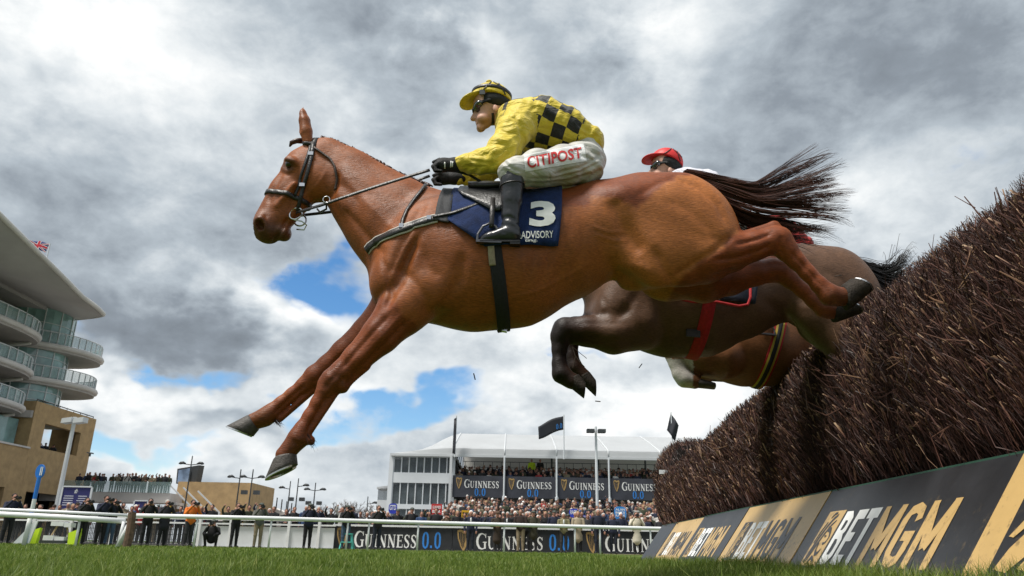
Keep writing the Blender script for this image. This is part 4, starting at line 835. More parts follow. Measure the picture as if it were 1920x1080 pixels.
# ------------------------------------------------------------------ spectators, photographers
JK = mat('coat_cloth', (.05, .05, .06), .85, .15, 6, objcol=True); TRS = [mat('trousers_'+n, c, .85, .2, 8) for n, c in (('black', (.012, .012, .014)), ('navy', (.018, .022, .035)), ('khaki', (.24, .19, .125)), ('denim', (.05, .085, .14)), ('charcoal', (.03, .03, .033)))]
SKN = mat('crowd_skin', (.36, .18, .13), .6, .15, 12); HRS = [mat('hair_'+n, c, .8, .2, 20) for n, c in (('dark', (.018, .013, .010)), ('brown', (.07, .04, .022)), ('grey', (.40, .39, .37)), ('fair', (.30, .20, .10)), ('cap', (.06, .07, .06)), ('white', (.68, .68, .66)))]
SHO = mat('shoe', (.012, .011, .010), .6); SHIRT = mat('shirt_white', (.66, .66, .66), .8)
def figure(pose, res, coat_len=.0, hat=False, shirt=False, female=False):
    """standing figure facing -Y, feet on z=0, 1.76 m; ids: 0 coat, 1 trousers, 2 skin, 3 hair, 4 shoes, 5 shirt"""
    if pose == 'crouch': fd = Field((-.5, -.6, -.05), (.5, .5, 1.35), res)
    else: fd = Field((-.5, -.5, -.05), (.5, .35, 1.86), res)
    C = lambda a, b, ra, rb, i, k=.03: fd.cone(a, b, ra, rb, 1., k, i)
    dz = 0
    if pose == 'crouch':
        dz = -.68
        for s in (-1, 1):
            C((s*.11, .08, .36), (s*.24, -.26, .50), .095, .075, 1); C((s*.24, -.26, .50), (s*.2, -.08, .08), .065, .05, 1); C((s*.2, -.06, .05), (s*.22, -.24, .04), .045, .04, 4, .02)
    else:
        for s in (-1, 1):
            C((s*.095, .01, .92), (s*.10, 0, .50), .098, .072, 1); C((s*.10, 0, .50), (s*.11, .02, .10), .07, .055, 1); C((s*.11, .03, .06), (s*.13, -.12, .045), .05, .045, 4, .02)
    z = lambda v: v+dz
    fd.ell((0, 0, z(1.22)), (.20, .135, .31), 0, .04, 0); fd.ell((0, .01, z(.98)), (.185, .13, .16), 0, .05, 0); fd.ell((0, .015, z(1.42)), (.215, .105, .09), 0, .04, 0)
    if coat_len: fd.cone((0, .01, z(.98)), (0, .01, z(.98-coat_len)), .17, .19, .78, .04, 0)
    if pose in ('camera', 'crouch'):
        for s in (-1, 1): C((s*.22, 0, z(1.41)), (s*.30, -.14, z(1.22)), .068, .058, 0); C((s*.30, -.14, z(1.22)), (s*.10, -.27, z(1.52)), .055, .042, 0, .02); C((s*.10, -.27, z(1.52)), (s*.045, -.28, z(1.57)), .042, .04, 2, .01)
    elif pose == 'clasp':
        for s in (-1, 1): C((s*.22, 0, z(1.41)), (s*.27, -.06, z(1.13)), .066, .058, 0); C((s*.27, -.06, z(1.13)), (s*.07, -.22, z(1.10)), .055, .042, 0, .02); C((s*.06, -.23, z(1.10)), (s*.02, -.24, z(1.11)), .042, .04, 2, .01)
    elif pose == 'up':
        for s in (-1, 1):
            if s < 0: C((s*.22, 0, z(1.42)), (s*.28, -.1, z(1.62)), .06, .05, 0); C((s*.28, -.1, z(1.62)), (s*.2, -.14, z(1.80)), .05, .04, 0, .02); C((s*.2, -.14, z(1.80)), (s*.19, -.15, z(1.83)), .04, .035, 2, .01)
            else: C((s*.22, 0, z(1.41)), (s*.27, .02, z(1.12)), .066, .058, 0); C((s*.27, .02, z(1.12)), (s*.25, -.06, z(.88)), .055, .042, 0, .02); C((s*.25, -.07, z(.85)), (s*.245, -.08, z(.78)), .042, .035, 2, .01)
    else:
        for s in (-1, 1): C((s*.22, 0, z(1.41)), (s*.275, .02, z(1.13)), .066, .058, 0); C((s*.275, .02, z(1.13)), (s*.26, -.06, z(.88)), .055, .042, 0, .02); C((s*.26, -.07, z(.85)), (s*.25, -.08, z(.78)), .042, .035, 2, .01)
    C((0, .02, z(1.45)), (0, .0, z(1.54)), .065, .058, 2, .02)
    fd.ell((0, -.015, z(1.64)), (.078, .098, .112), 0, .02, 2); fd.ell((0, -.115, z(1.63)), (.016, .02, .025), 0, .015, 2); fd.ell((0, -.06, z(1.56)), (.05, .045, .04), 0, .02, 2)
    for s in (-1, 1): fd.ell((s*.082, .01, z(1.63)), (.016, .025, .035), 0, .008, 2); fd.ell((s*.032, -.112, z(1.655)), (.016, .012, .011), 0, .008, 2, True)
    fd.ell((0, .022, z(1.685)), (.092, .10, .095), 0, .012, 3)
    if hat: fd.ell((0, .0, z(1.715)), (.10, .115, .06), 0, .012, 3); fd.ell((0, -.10, z(1.70)), (.075, .08, .016), 0, .01, 3)
    if female: fd.ell((0, .06, z(1.60)), (.10, .075, .15), 0, .02, 3)
    if shirt: fd.ell((0, -.115, z(1.34)), (.035, .045, .12), 0, .01, 5)
    V, F, idv = fd.extract(); V = relax(V, F, 1, .5); q = idv[F]; mi = q[:, 0].copy()
    for c in range(1, 4): mi = np.where((q == q[:, c:c+1]).sum(1) >= 2, q[:, c], mi)
    return V, F, mi
FIGS = {}
def fig_mesh(key, pose, res, tr, hr, **kw):
    if key in FIGS: return FIGS[key]
    V, F, mi = figure(pose, res, **kw); o = mesh('person', V, F, [JK, TRS[tr], SKN, HRS[hr], SHO, SHIRT], None, True, mi); me = o.data; bpy.data.objects.remove(o); FIGS[key] = me; return me
def person(me, x, y, z, rot, col, label, cat, group=None, s=1.):
    o = bpy.data.objects.new('person', me); COL.objects.link(o); o.location = (x, y, z); o.rotation_euler = (0, 0, rot); o.scale = (s, s, s); o.color = tuple(col)+(1,); return tag(o, label, cat, group)
CAMM = None
def photo_camera(x, y, z, rot, label, s=1.):
    global CAMM
    if CAMM is None:
        mb = MB(); mb.box((-.075, -.04, -.05), (.075, .04, .05)); mb.box((-.03, -.03, .05), (.03, .03, .085)); mb.tube([(0, -.04, 0), (0, -.16, 0), (0, -.30, 0), (0, -.33, 0)], [.045, .05, .058, .062], 12); o = mb.build('photo_camera', mat('camera_black', (.012, .012, .013), .4)); CAMM = o.data; bpy.data.objects.remove(o)
    o = bpy.data.objects.new('photo_camera', CAMM); COL.objects.link(o); o.location = (x, y, z); o.rotation_euler = (0, 0, rot); o.scale = (s, s, s); return tag(o, label, 'camera', 'cameras of the photographers behind the rail')
# people along the rail: (u, Y, pose, coat, trousers, hair, extras, label)
BK, NV, GN, TW, CR = (.010, .010, .012), (.014, .018, .04), (.05, .05, .03), (.22, .17, .10), (.60, .55, .45)
RAILP = [(12, 29, 'camera', NV, 0, 0, {}, 'photographer in navy jacket at the left picture edge'), (152, 29, 'camera', BK, 0, 0, {}, 'photographer in black beside the striped marker post'), (188, 29.5, 'camera', NV, 0, 0, {}, 'photographer in navy jacket and black trousers near the navy sign'),
 (205, 29.8, 'camera', BK, 3, 1, {}, 'photographer in dark top and blue jeans left of the timber post'), (273, 30.5, 'camera', BK, 0, 0, {}, 'broad photographer in black just right of the timber post'), (305, 30.8, 'camera', (.02, .02, .028), 0, 2, {'coat_len': .2}, 'photographer in dark coat with grey hair, second right of the timber post'),
 (354, 31, 'camera', (.62, .16, .02), 4, 0, {}, 'photographer wearing an orange bib'), (398, 31.4, 'crouch', BK, 0, 4, {'hat': True}, 'photographer crouching low with a cap'), (440, 31.2, 'camera', BK, 0, 1, {}, 'photographer in black right of the crouching one'),
 (484, 31.5, 'camera', (.10, .10, .09), 2, 4, {'hat': True}, 'photographer in khaki trousers with pale bag'), (577, 31.6, 'camera', NV, 0, 4, {'hat': True}, 'photographer in navy with purple cloth at the waist'), (648, 32, 'camera', BK, 3, 4, {'hat': True}, 'photographer in a green and yellow beanie by the hoarding'),
 (707, 32, 'camera', (.02, .018, .02), 1, 1, {}, 'photographer in dark jacket before the first hoarding'), (882, 34.2, 'stand', NV, 1, 5, {'shirt': True}, 'grey haired man in navy suit, white shirt and tie'), (932, 34.4, 'clasp', (.04, .028, .02), 4, 1, {'hat': True, 'coat_len': .45}, 'woman in brown hat and long brown coat'),
 (976, 34.2, 'clasp', (.028, .016, .014), 2, 1, {}, 'man in dark jacket and cream trousers'), (987, 35.2, 'stand', BK, 0, 2, {'shirt': True}, 'grey haired man in dark suit behind the cream-trousered man'), (1000, 34.3, 'clasp', (.045, .04, .025), 4, 4, {'hat': True, 'coat_len': .25}, 'person in olive coat and hat clapping'),
 (1057, 34.4, 'clasp', (.20, .18, .10), 4, 5, {'shirt': True}, 'white haired man in tweed jacket'), (1084, 34.5, 'clasp', (.34, .28, .20), 0, 3, {'coat_len': .35, 'female': True}, 'woman with fair hair in beige coat'), (1122, 34.2, 'stand', (.012, .014, .03), 1, 2, {}, 'tall grey haired man in navy suit by the lamp mast'),
 (1150, 34.4, 'stand', NV, 1, 1, {}, 'man in navy jacket right of the tall suited man'), (1194, 35, 'camera', CR, 0, 1, {'coat_len': .4, 'female': True}, 'woman in cream coat at the brush fence end')]
for i, (u, Y, pose, col, tr, hr, ex, lab) in enumerate(RAILP):
    Yp = Y+1.0; x = PY(u, 1000, Yp)[0]; key = (pose, tr, hr, tuple(sorted(ex.items()))); me = fig_mesh(key, pose, .017, tr, hr, **ex); r0 = random.Random(i)
    s = 1.0+r0.uniform(-.03, .05)+(.04 if i in (4, 20) else 0); rot = -math.atan2(x, Yp)*.9+r0.uniform(-.2, .2)+(.25 if pose == 'camera' else 0); person(me, x, Yp, 0, rot, col, lab, 'person', None, s)
    if pose in ('camera', 'crouch'):
        zc = (1.60 if pose == 'camera' else .92)*s; dx, dy = math.sin(rot)*.27*s, -math.cos(rot)*.27*s; photo_camera(x+dx, Yp+dy, zc, rot, ' '.join(('camera held by the '+lab).split()[:16]), s)
    if 'orange' in lab: pass
# crowd palette and templates
PAL = [(c, n) for c, n in (((.012, .012, .014), 'black'), ((.016, .02, .042), 'navy'), ((.03, .03, .033), 'charcoal'), ((.045, .05, .028), 'olive'), ((.10, .07, .045), 'brown'), ((.22, .18, .12), 'tan'), ((.45, .43, .40), 'pale grey'), ((.03, .06, .14), 'blue'), ((.32, .03, .03), 'red'), ((.62, .61, .58), 'white'))]
PW_ = [.26, .2, .14, .10, .10, .07, .05, .04, .015, .025]
CT = [('stand', 0, 0, {}), ('clasp', 0, 1, {}), ('camera', 1, 2, {}), ('stand', 4, 4, {'hat': True}), ('clasp', 1, 3, {'female': True}), ('stand', 0, 2, {'shirt': True}), ('stand', 0, 1, {'female': True}), ('up', 4, 0, {}), ('clasp', 2, 5, {}), ('camera', 0, 0, {'hat': True})]
CM = [fig_mesh(('c', i), a, .03, b, c, **d) for i, (a, b, c, d) in enumerate(CT)]
rc = random.Random(5)
HN = ['dark-haired', 'brown-haired', 'grey-haired', 'fair-haired', 'capped', 'white-haired']; PN = {'stand': '', 'clasp': ' with hands together', 'camera': ' with raised hands', 'up': ' raising one arm'}
def crowd_person(x, y, z, where, grp, light=0.):
    (c, n), = rc.choices(PAL, PW_); k = rc.randrange(len(CM)); s = rc.uniform(.92, 1.06); look = rc.uniform(-.35, .35)-math.atan2(x, y)*.8; h = HN[CT[k][2]]; hat = ' hatted' if CT[k][3].get('hat') else ''
    person(CM[k], x+rc.uniform(-.12, .12), y+rc.uniform(-.12, .12), z, look, c, f'{h} spectator in {n}{PN[CT[k][0]]} {where}', 'person', f'{grp}', s)
cnt = 0
BANKZ = .08; g = MB(); g.box((-34, 37.2, .0), (10.2, 39.4, .012+BANKZ)); tag(g.build('viewing_step', TARMAC), kind='structure')
# front row behind the barrier
x = -27.0
while x < 9.4:
    for row, Y in ((0, 37.7), (1, 38.5)):
        if (row == 0 and rc.random() < .9) or (row == 1 and rc.random() < .8): crowd_person(x+row*.28, Y, .012+BANKZ, ('behind the ' if row == 0 else 'second row behind ')+('wire mesh barrier' if x < xs[0] else 'white panels' if x < xs[-1] else 'left hoarding' if x < xb[1] else 'middle hoarding' if x < xb[2] else 'right hoarding'), 'crowd along the trackside barrier'); cnt += 1
    x += .56
# terrace
TER = []
for i in range(11):
    y = 41.7+i*1.45; z = .15+i*.175; x = -4.6+.16*i
    while x < 10.5+.1*i:
        if rc.random() < .93: TER.append((x+rc.uniform(-.1, .1), y, z))
        x += .56
for (x, y, z) in TER:
    if cnt < 240 and y < 48: crowd_person(x, y, z, 'on terrace step '+['one', 'two', 'three', 'four', 'five'][min(4, int((y-41)/1.45))]+(', left half' if x < 3 else ', right half'), 'crowd on the raked terrace'); cnt += 1
rest = [t for t in TER if t[1] >= 48]
# footbridge
for k in range(30):
    u = 150+k*5.6+rc.uniform(-1.5, 1.5)
    if 196 < u < 210: continue
    p = PY(u, 910, 74.4); crowd_person(p[0], 74.4, ZB, 'on the footbridge behind its glass side', 'footbridge crowd'); cnt += 1
for k in range(7):
    crowd_person(-42.6-rc.uniform(0, 1.2), 57+k*1.0, 10.95, 'on the lowest grandstand balcony', 'balcony crowd'); cnt += 1
for k, y in enumerate((57.5, 58.4, 61, 63)): crowd_person(-42.8, y, 14.05, 'on the middle grandstand balcony', 'middle balcony crowd'); cnt += 1
for k in range(4): crowd_person(TX-1.2, 69.2+k*1.1, 6.9, 'in the brick tower opening', 'tower crowd'); cnt += 1
for k in range(2): crowd_person(PY(482+k*9, 940, 84.5)[0], 85, 3.4-k*.2, 'walking on the far ramp', 'ramp walkers'); cnt += 1
# the rest of the terrace, the upper deck and the people behind glass: a mass nobody can count
def crowd_mass():
    T = []
    for i, (a, b, c, d) in enumerate(CT): T.append(figure(a, .052, **d)+((b, c),))
    ctm = []
    for (c, n) in PAL: ctm.append(mat('mass_coat_'+n.replace(' ', '_'), c, .85, .15, 6))
    mats = ctm+TRS+[SKN]+HRS+[SHO, SHIRT]; nP, nT, nH = len(PAL), len(TRS), len(HRS); Vs, Fs, Ms = [], [], []; o = 0
    up = []
    for i in range(6):
        x = XM+.4
        while x < 13:
            if rc.random() < .9: up.append((x+rc.uniform(-.1, .1), 60.5+i*1.3, 4.15+i*.2))
            x += .55
    for (z) in (5.55, 3.65):
        for k in range(12): up.append((XL+.5+rc.random()*4.2, 60.3+rc.random()*.5, z-.45))
    for (x, y, z) in rest+up:
        k = rc.randrange(len(T)); V, F, mi, (tr, hr) = T[k]; s = rc.uniform(.92, 1.06); a = rc.uniform(-.4, .4); R3 = np.array([[math.cos(a), -math.sin(a), 0], [math.sin(a), math.cos(a), 0], [0, 0, 1]])
        keep = V[F].mean(1)[:, 2] > .75; ci = rc.choices(range(nP), PW_)[0]; mp_ = np.array([ci, nP+tr, nP+nT, nP+nT+1+hr, nP+nT+1+nH, nP+nT+2+nH])
        Vs.append((V*s) @ R3.T+np.array([x, y, z])); Fs.append(F[keep]+o); Ms.append(mp_[mi[keep]]); o += len(V)
    ob = mesh('crowd', np.concatenate(Vs), np.concatenate(Fs), mats, None, True, np.concatenate(Ms)); tag(ob, 'packed spectators filling the upper terrace and upper deck of the stand', 'crowd', kind='stuff')
crowd_mass()
# steward in hi-vis on the upper deck
person(CM[0], PY(997, 880, 66)[0], 66.2, 5.6, 0, (.55, .75, .03), 'steward in bright yellow vest standing above the upper deck crowd', 'person', None, 1.05)
person(CM[0], PY(1013, 880, 66)[0], 66.2, 5.6, .2, (.02, .02, .02), 'person in black standing right of the yellow-vested steward', 'person', None, 1.05)
# lollipop signs held above heads
def placard(u0, v0, u1, v1, Y, col, label, rnd=False, text=None, tcol=None):
    a, b = PY(u0, v1, Y), PY(u1, v0, Y); c = (a+b)/2; hw, hh = (b[0]-a[0])/2, (b[2]-a[2])/2; e = empty('bookmaker_sign', (c[0], Y, 0), label, 'sign', 'bookmakers\' signs above the crowd'); mb = MB(); m = mat('sign_'+'_'.join(label.split()[:2]), col, .5)
    P = [(c[0]+hw*math.copysign(abs(math.cos(t))**(.6 if rnd else .12), math.cos(t)), Y, c[2]+hh*math.copysign(abs(math.sin(t))**(.6 if rnd else .12), math.sin(t))) for t in np.linspace(math.pi/32, 2*math.pi+math.pi/32, 32, endpoint=False)]
    mb.prism(P, (0, 1, 0), .06); o = mb.build('panel', m, e); mb = MB(); mb.bar((c[0], Y+.09, 0), (c[0], Y+.09, c[2]), .05); mb.build('pole', ALU, e)
    for k, tx in enumerate(text or []):
        v, f = text_mesh(tx, .02); n = len(text); z1 = c[2]+hh*(.7-k*1.4/n); z0 = z1-hh*1.0/n; w = hw*.78; flat('lettering', v, f, [(c[0]-w, Y, z0), (c[0]+w, Y, z0), (c[0]+w, Y, z1), (c[0]-w, Y, z1)], tcol, o, .01)
YS = 40
BLKP = mat('sign_black_text', (.02, .02, .02), .6)
placard(728, 944, 745, 963, YS, (.03, .05, .45), 'deep blue rounded sign left of the glazed block', True, ['GTD'], PW); placard(808, 945, 829, 967, YS, (.55, .03, .03), 'red square sign in front of the glazed block', False, ['GUINNESS', 'BAR'], PW); placard(865, 957, 881, 974, YS, (.72, .40, .015), 'amber square sign beside the navy suited man', False, ['MARK', 'BET'], BLKP)
placard(1067, 954, 1089, 970, YS, (.03, .06, .5), 'royal blue rounded sign behind the white haired man', True, ['RACING'], PW); placard(1152, 950, 1174, 974, YS, (.04, .25, .62), 'light blue rounded sign by the brush fence end', True, ['ALAN', 'BETS', 'RACE'], PW); placard(1092, 966, 1108, 976, YS, (.05, .05, .35), 'small navy sign low beside the royal blue one', False, ['TOM', 'RACING'], PW); placard(316, 949, 324, 962, YS, (.62, .42, .04), 'small plain yellow sign left of the orange-bibbed photographer', False)
# kit on the grass by the left rail
e = empty('step_ladder', (PY(650, 1020, 33)[0], 33, 0), 'turquoise step stool by the first hoarding', 'step stool'); xx = PY(650, 1020, 33)[0]; TQ = mat('turquoise_plastic', (.10, .48, .42), .5)
for s in (-1, 1): mb = MB(); mb.bar((xx+s*.26, 32.9, 0), (xx+s*.15, 33.05, .62), .06); mb.build('leg', TQ, e); mb = MB(); mb.bar((xx+s*.26, 33.3, 0), (xx+s*.15, 33.1, .62), .06); mb.build('leg', TQ, e)
mb = MB(); mb.box((xx-.2, 32.95, .6), (xx+.2, 33.2, .65)); mb.build('top', TQ, e); mb = MB(); mb.box((xx-.22, 32.85, .28), (xx+.22, 33.0, .32)); mb.build('tread', TQ, e)
HV = mat('hi_vis_yellow', (.62, .85, .03), .6)
for i, (u, lab) in enumerate(((62, 'crumpled hi-vis yellow jacket behind the leftmost rail post'), (139, 'folded hi-vis yellow arrow board by the mesh barrier'))):
    p = PY(u, 1000, 30.5); mb = MB(); mb.hexa([(p[0]-.18, 30.5, .02), (p[0]+.16, 30.5, .02), (p[0]+.16, 30.7, .02), (p[0]-.18, 30.7, .02), (p[0]-.22, 30.5, .45), (p[0]+.24, 30.5, .62), (p[0]+.24, 30.65, .6), (p[0]-.2, 30.65, .42)]); tag(mb.build('hi_vis_jacket', HV), lab, 'jacket')
KIT = empty('equipment_trolley', (PY(100, 1000, 31)[0], 31, 0), 'low dark trolley with pale cases by the mesh barrier', 'trolley'); p = PY(100, 1000, 31)
mb = MB(); mb.box((p[0]-.45, 31, .06), (p[0]+.5, 31.5, .16)); mb.build('platform', STEELD, KIT)
for k, (a, b, z0, z1) in enumerate(((-.4, .0, .16, .34), (.05, .42, .16, .30), (-.2, .3, .70, .86), (.32, .6, .66, .82))): mb = MB(); mb.box((p[0]+a, 31.05, z0), (p[0]+b, 31.4, z1)); mb.build('case', RAILW, KIT)
mb = MB(); mb.bar((p[0]-.3, 31.3, .16), (p[0]-.05, 31.3, .75), .05); mb.bar((p[0]+.5, 31.3, .16), (p[0]+.3, 31.3, .75), .05); mb.build('frame', mat('tan_frame', (.35, .26, .15), .7), KIT)
e = empty('marker_board', (PY(45, 1000, 30)[0], 30, 0), 'white wedge-shaped board leaning by the left rail', 'board'); p = PY(45, 1000, 30); mb = MB(); mb.prism([(p[0]-.35, 30, .02), (p[0]+.25, 30, .02), (p[0]+.42, 30, .85), (p[0]+.3, 30, .85)], (0, 1, 0), .06); mb.build('panel', RAILW, e)
# ------------------------------------------------------------------ horses
def coat_mat(name, clip, red, dark, sheen_r=.5):
    m = bpy.data.materials.new(name); m.use_nodes = True; t = m.node_tree; b = t.nodes['Principled BSDF']
    def nd(k): return t.nodes.new(k)
    a = nd('ShaderNodeAttribute'); a.attribute_name = 'coat'; a2 = nd('ShaderNodeAttribute'); a2.attribute_name = 'points'
    tc = nd('ShaderNodeTexCoord')
    n = nd('ShaderNodeTexNoise'); n.inputs['Scale'].default_value = 5; n.inputs['Detail'].default_value = 8; n.inputs['Roughness'].default_value = .62; t.links.new(tc.outputs['Object'], n.inputs['Vector'])
    mp = nd('ShaderNodeMapping'); mp.inputs['Scale'].default_value = (45, 120, 330); mp.inputs['Rotation'].default_value = (0, .35, 0); t.links.new(tc.outputs['Object'], mp.inputs[0])
    h = nd('ShaderNodeTexNoise'); h.inputs['Scale'].default_value = 1; h.inputs['Detail'].default_value = 4; t.links.new(mp.outputs[0], h.inputs['Vector'])
    def mix(f, x, y, kind='MIX'):
        q = nd('ShaderNodeMix'); q.data_type = 'RGBA'; q.blend_type = kind
        for i, s in ((0, f), (6, x), (7, y)):
            if isinstance(s, (int, float)): q.inputs[i].default_value = s
            elif isinstance(s, tuple): q.inputs[i].default_value = s+(1,)
            else: t.links.new(s, q.inputs[i])
        return q.outputs[2]
    rp = nd('ShaderNodeMapRange'); rp.inputs['From Min'].default_value = .3; rp.inputs['From Max'].default_value = .72; t.links.new(n.outputs['Fac'], rp.inputs[0])
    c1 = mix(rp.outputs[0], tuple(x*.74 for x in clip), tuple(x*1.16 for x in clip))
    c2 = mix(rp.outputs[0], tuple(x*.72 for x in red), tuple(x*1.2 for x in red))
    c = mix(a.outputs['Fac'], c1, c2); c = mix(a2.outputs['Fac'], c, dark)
    hr = nd('ShaderNodeMapRange'); hr.inputs['From Min'].default_value = .3; hr.inputs['From Max'].default_value = .7; hr.inputs['To Min'].default_value = .66; hr.inputs['To Max'].default_value = 1.3; t.links.new(h.outputs['Fac'], hr.inputs[0])
    sc = nd('ShaderNodeVectorMath'); sc.operation = 'SCALE'; t.links.new(c, sc.inputs[0]); t.links.new(hr.outputs[0], sc.inputs['Scale'])
    t.links.new(sc.outputs[0], b.inputs['Base Color'])
    rr = nd('ShaderNodeMapRange'); rr.inputs['From Min'].default_value = .35; rr.inputs['From Max'].default_value = .65; rr.inputs['To Min'].default_value = sheen_r-.14; rr.inputs['To Max'].default_value = sheen_r+.1; t.links.new(n.outputs['Fac'], rr.inputs[0]); t.links.new(rr.outputs[0], b.inputs['Roughness']); b.inputs['Specular IOR Level'].default_value = .3
    b.inputs['Sheen Weight'].default_value = .12; b.inputs['Sheen Roughness'].default_value = .4; b.inputs['Sheen Tint'].default_value = tuple(min(1, x*2.2) for x in clip)+(1,)
    # short hair lie and small veins
    vz = nd('ShaderNodeTexNoise'); vz.inputs['Scale'].default_value = 12; vz.inputs['Detail'].default_value = 4; vz.inputs['Distortion'].default_value = 1.2; t.links.new(tc.outputs['Object'], vz.inputs['Vector'])
    ad = nd('ShaderNodeMath'); ad.operation = 'MULTIPLY_ADD'; t.links.new(vz.outputs['Fac'], ad.inputs[0]); ad.inputs[1].default_value = 1.1; t.links.new(h.outputs['Fac'], ad.inputs[2])
    bp = nd('ShaderNodeBump'); bp.inputs['Strength'].default_value = .36; bp.inputs['Distance'].default_value = .006; t.links.new(ad.outputs[0], bp.inputs['Height']); t.links.new(bp.outputs[0], b.inputs['Normal'])
    return m

YM = 3.40
class Warp:
    """turns points measured on the first horse into the place of another: rotation about a pivot in the side plane, then a shift"""
    def __init__(s, ang=0., piv=(0, 0, 0), to=None):
        s.c, s.s = math.cos(ang), math.sin(ang); s.p = np.asarray(piv, float); s.t = np.asarray(to if to is not None else piv, float)
    def __call__(s, p):
        q = np.asarray(p, float)-s.p; return s.t+np.array([q[0]*s.c-q[2]*s.s, q[1], q[0]*s.s+q[2]*s.c])

def trunk(fd, w):
    """trunk, neck and head of a horse, measured in photo points on the first horse's planes"""
    def pt(u, v, Y=YM): return w(PY(u, v, Y))
    S = mpp(PY(960, 450, YM))
    def chain(st, k=.05, sy=None, ident=0):
        for a, b in zip(st[:-1], st[1:]):
            Ya = a[4] if len(a) > 4 else YM; Yb = b[4] if len(b) > 4 else YM
            fd.cone(pt(a[0], a[1], Ya), pt(b[0], b[1], Yb), a[2]*S, b[2]*S, sy or (a[3]+b[3])/2, k, ident)
    E = lambda u, v, r, rot=0., k=.04, Y=YM, ident=0, sub=False, yaw=0.: fd.ell(pt(u, v, Y), [x*S for x in r], rot, k, ident, sub, yaw)
    Y0 = YM
    # y-scaling in cone() is about y=0, so measure the trunk in a frame centred on its own plane (fd is built there)
    chain([(832, 486, 122, .80), (890, 490, 127, .82), (960, 486, 124, .84), (1050, 461, 101, .95), (1130, 430, 88, 1.04), (1205, 417, 89, 1.04), (1262, 412, 86, 1.0)], k=.05)
    E(772, 508, (74, 74, 84), .1, .07)                                   # breast
    E(735, 540, (38, 52, 40), .0, .05, YM-.075); E(735, 540, (38, 52, 40), .0, .05, YM+.075)
    chain([(800, 455, 106, .66), (745, 422, 88, .60), (716, 396, 73, .58), (681, 363, 61, .56), (646, 328, 50, .56), (610, 296, 40, .62)], k=.05)  # neck
    # head
    chain([(606, 296, 36, .72), (580, 318, 47, .66), (545, 366, 41, .60), (520, 402, 33, .62), (502, 424, 28, .72)], k=.03)
    E(598, 338, (36, 30, 40), .3, .03, YM-.012)                                # round jowl
    E(598, 338, (36, 30, 40), .3, .03, YM+.012)
    E(497, 424, (24, 30, 26), .5, .03); E(505, 438, (20, 24, 18), .2, .02); E(531, 437, (15, 18, 16), .6, .015)   # muzzle, upper lip, chin
    E(489, 418, (12, 10, 16), .4, .012, YM-.062); E(489, 418, (12, 10, 16), .4, .012, YM+.062)       # nostril wings
    E(547, 302, (14, 9, 9), -.6, .02, YM-.082); E(547, 302, (14, 9, 9), -.6, .02, YM+.082)       # brow over the eye
    fd.cone(pt(552, 345, YM-.088), pt(520, 385, YM-.062), .012, .006, 1, .025)                          # facial crest
    fd.cone(pt(552, 345, YM+.088), pt(520, 385, YM+.062), .012, .006, 1, .025)
    for s in (-1, 1):
        E(486, 421, (7.5, 16, 10.5), .5, .006, YM+s*.082, 0, True)                       # nostril
        fd.cone(pt(512, 458, YM+s*.06), pt(538, 412, YM+s*.066), .011, .007, 1, .005, 0, True)     # mouth
        E(540, 309, (11, 9, 6.5), -.35, .005, YM+s*.104, 0, True)                         # eye socket
        yb = YM+(s*.05 if s < 0 else .075)
        du = 0 if s < 0 else 2
        for a, b in zip([(577, 268, 8), (573, 247, 11.5), (570, 226, 10), (567, 212, 6)], [(573, 247, 11.5), (570, 226, 10), (567, 212, 6), (566.5, 202, 1.5)]):
            fd.cone(pt(a[0]+du, a[1], yb), pt(b[0]+du, b[1], yb), a[2]*S, b[2]*S, 1, .008)
        fd.cone(pt(561+du, 244, yb-.02), pt(562+du, 222, yb-.02), .010, .004, 1, .008, 0, True)
    # muscle shapes: shoulder, triceps, ribs' end, point of hip, croup, thigh
    for s in (-1, 1):
        Yo = lambda m: YM+s*m
        E(772, 472, (46, 36, 92), -.42, .06, Yo(.145)); E(812, 535, (46, 30, 46), .3, .05, Yo(.165)); E(745, 515, (36, 30, 44), -.3, .05, Yo(.13))
        E(1165, 375, (40, 28, 22), .2, .06, Yo(.17)); E(1275, 400, (78, 44, 74), -.2, .06, Yo(.13))
        E(690, 350, (55, 12, 22), -.68, .04, Yo(.07)); E(660, 390, (42, 10, 16), -.85, .03, Yo(.075))
        E(720, 425, (56, 14, 20), -.9, .04, Yo(.105))
    return pt, S, E, chain

def leg_chain(fd, pts, S, k=.02, w=lambda p: p, sy=.78):
    """pts: (u, v, radius px, Y)"""
    for a, b in zip(pts[:-1], pts[1:]):
        pa, pb = w(PY(a[0], a[1], a[3])), w(PY(b[0], b[1], b[3])); yo = (pa[1]+pb[1])/2
        fd.cone(pa, pb, a[2]*S, b[2]*S, 1., k)

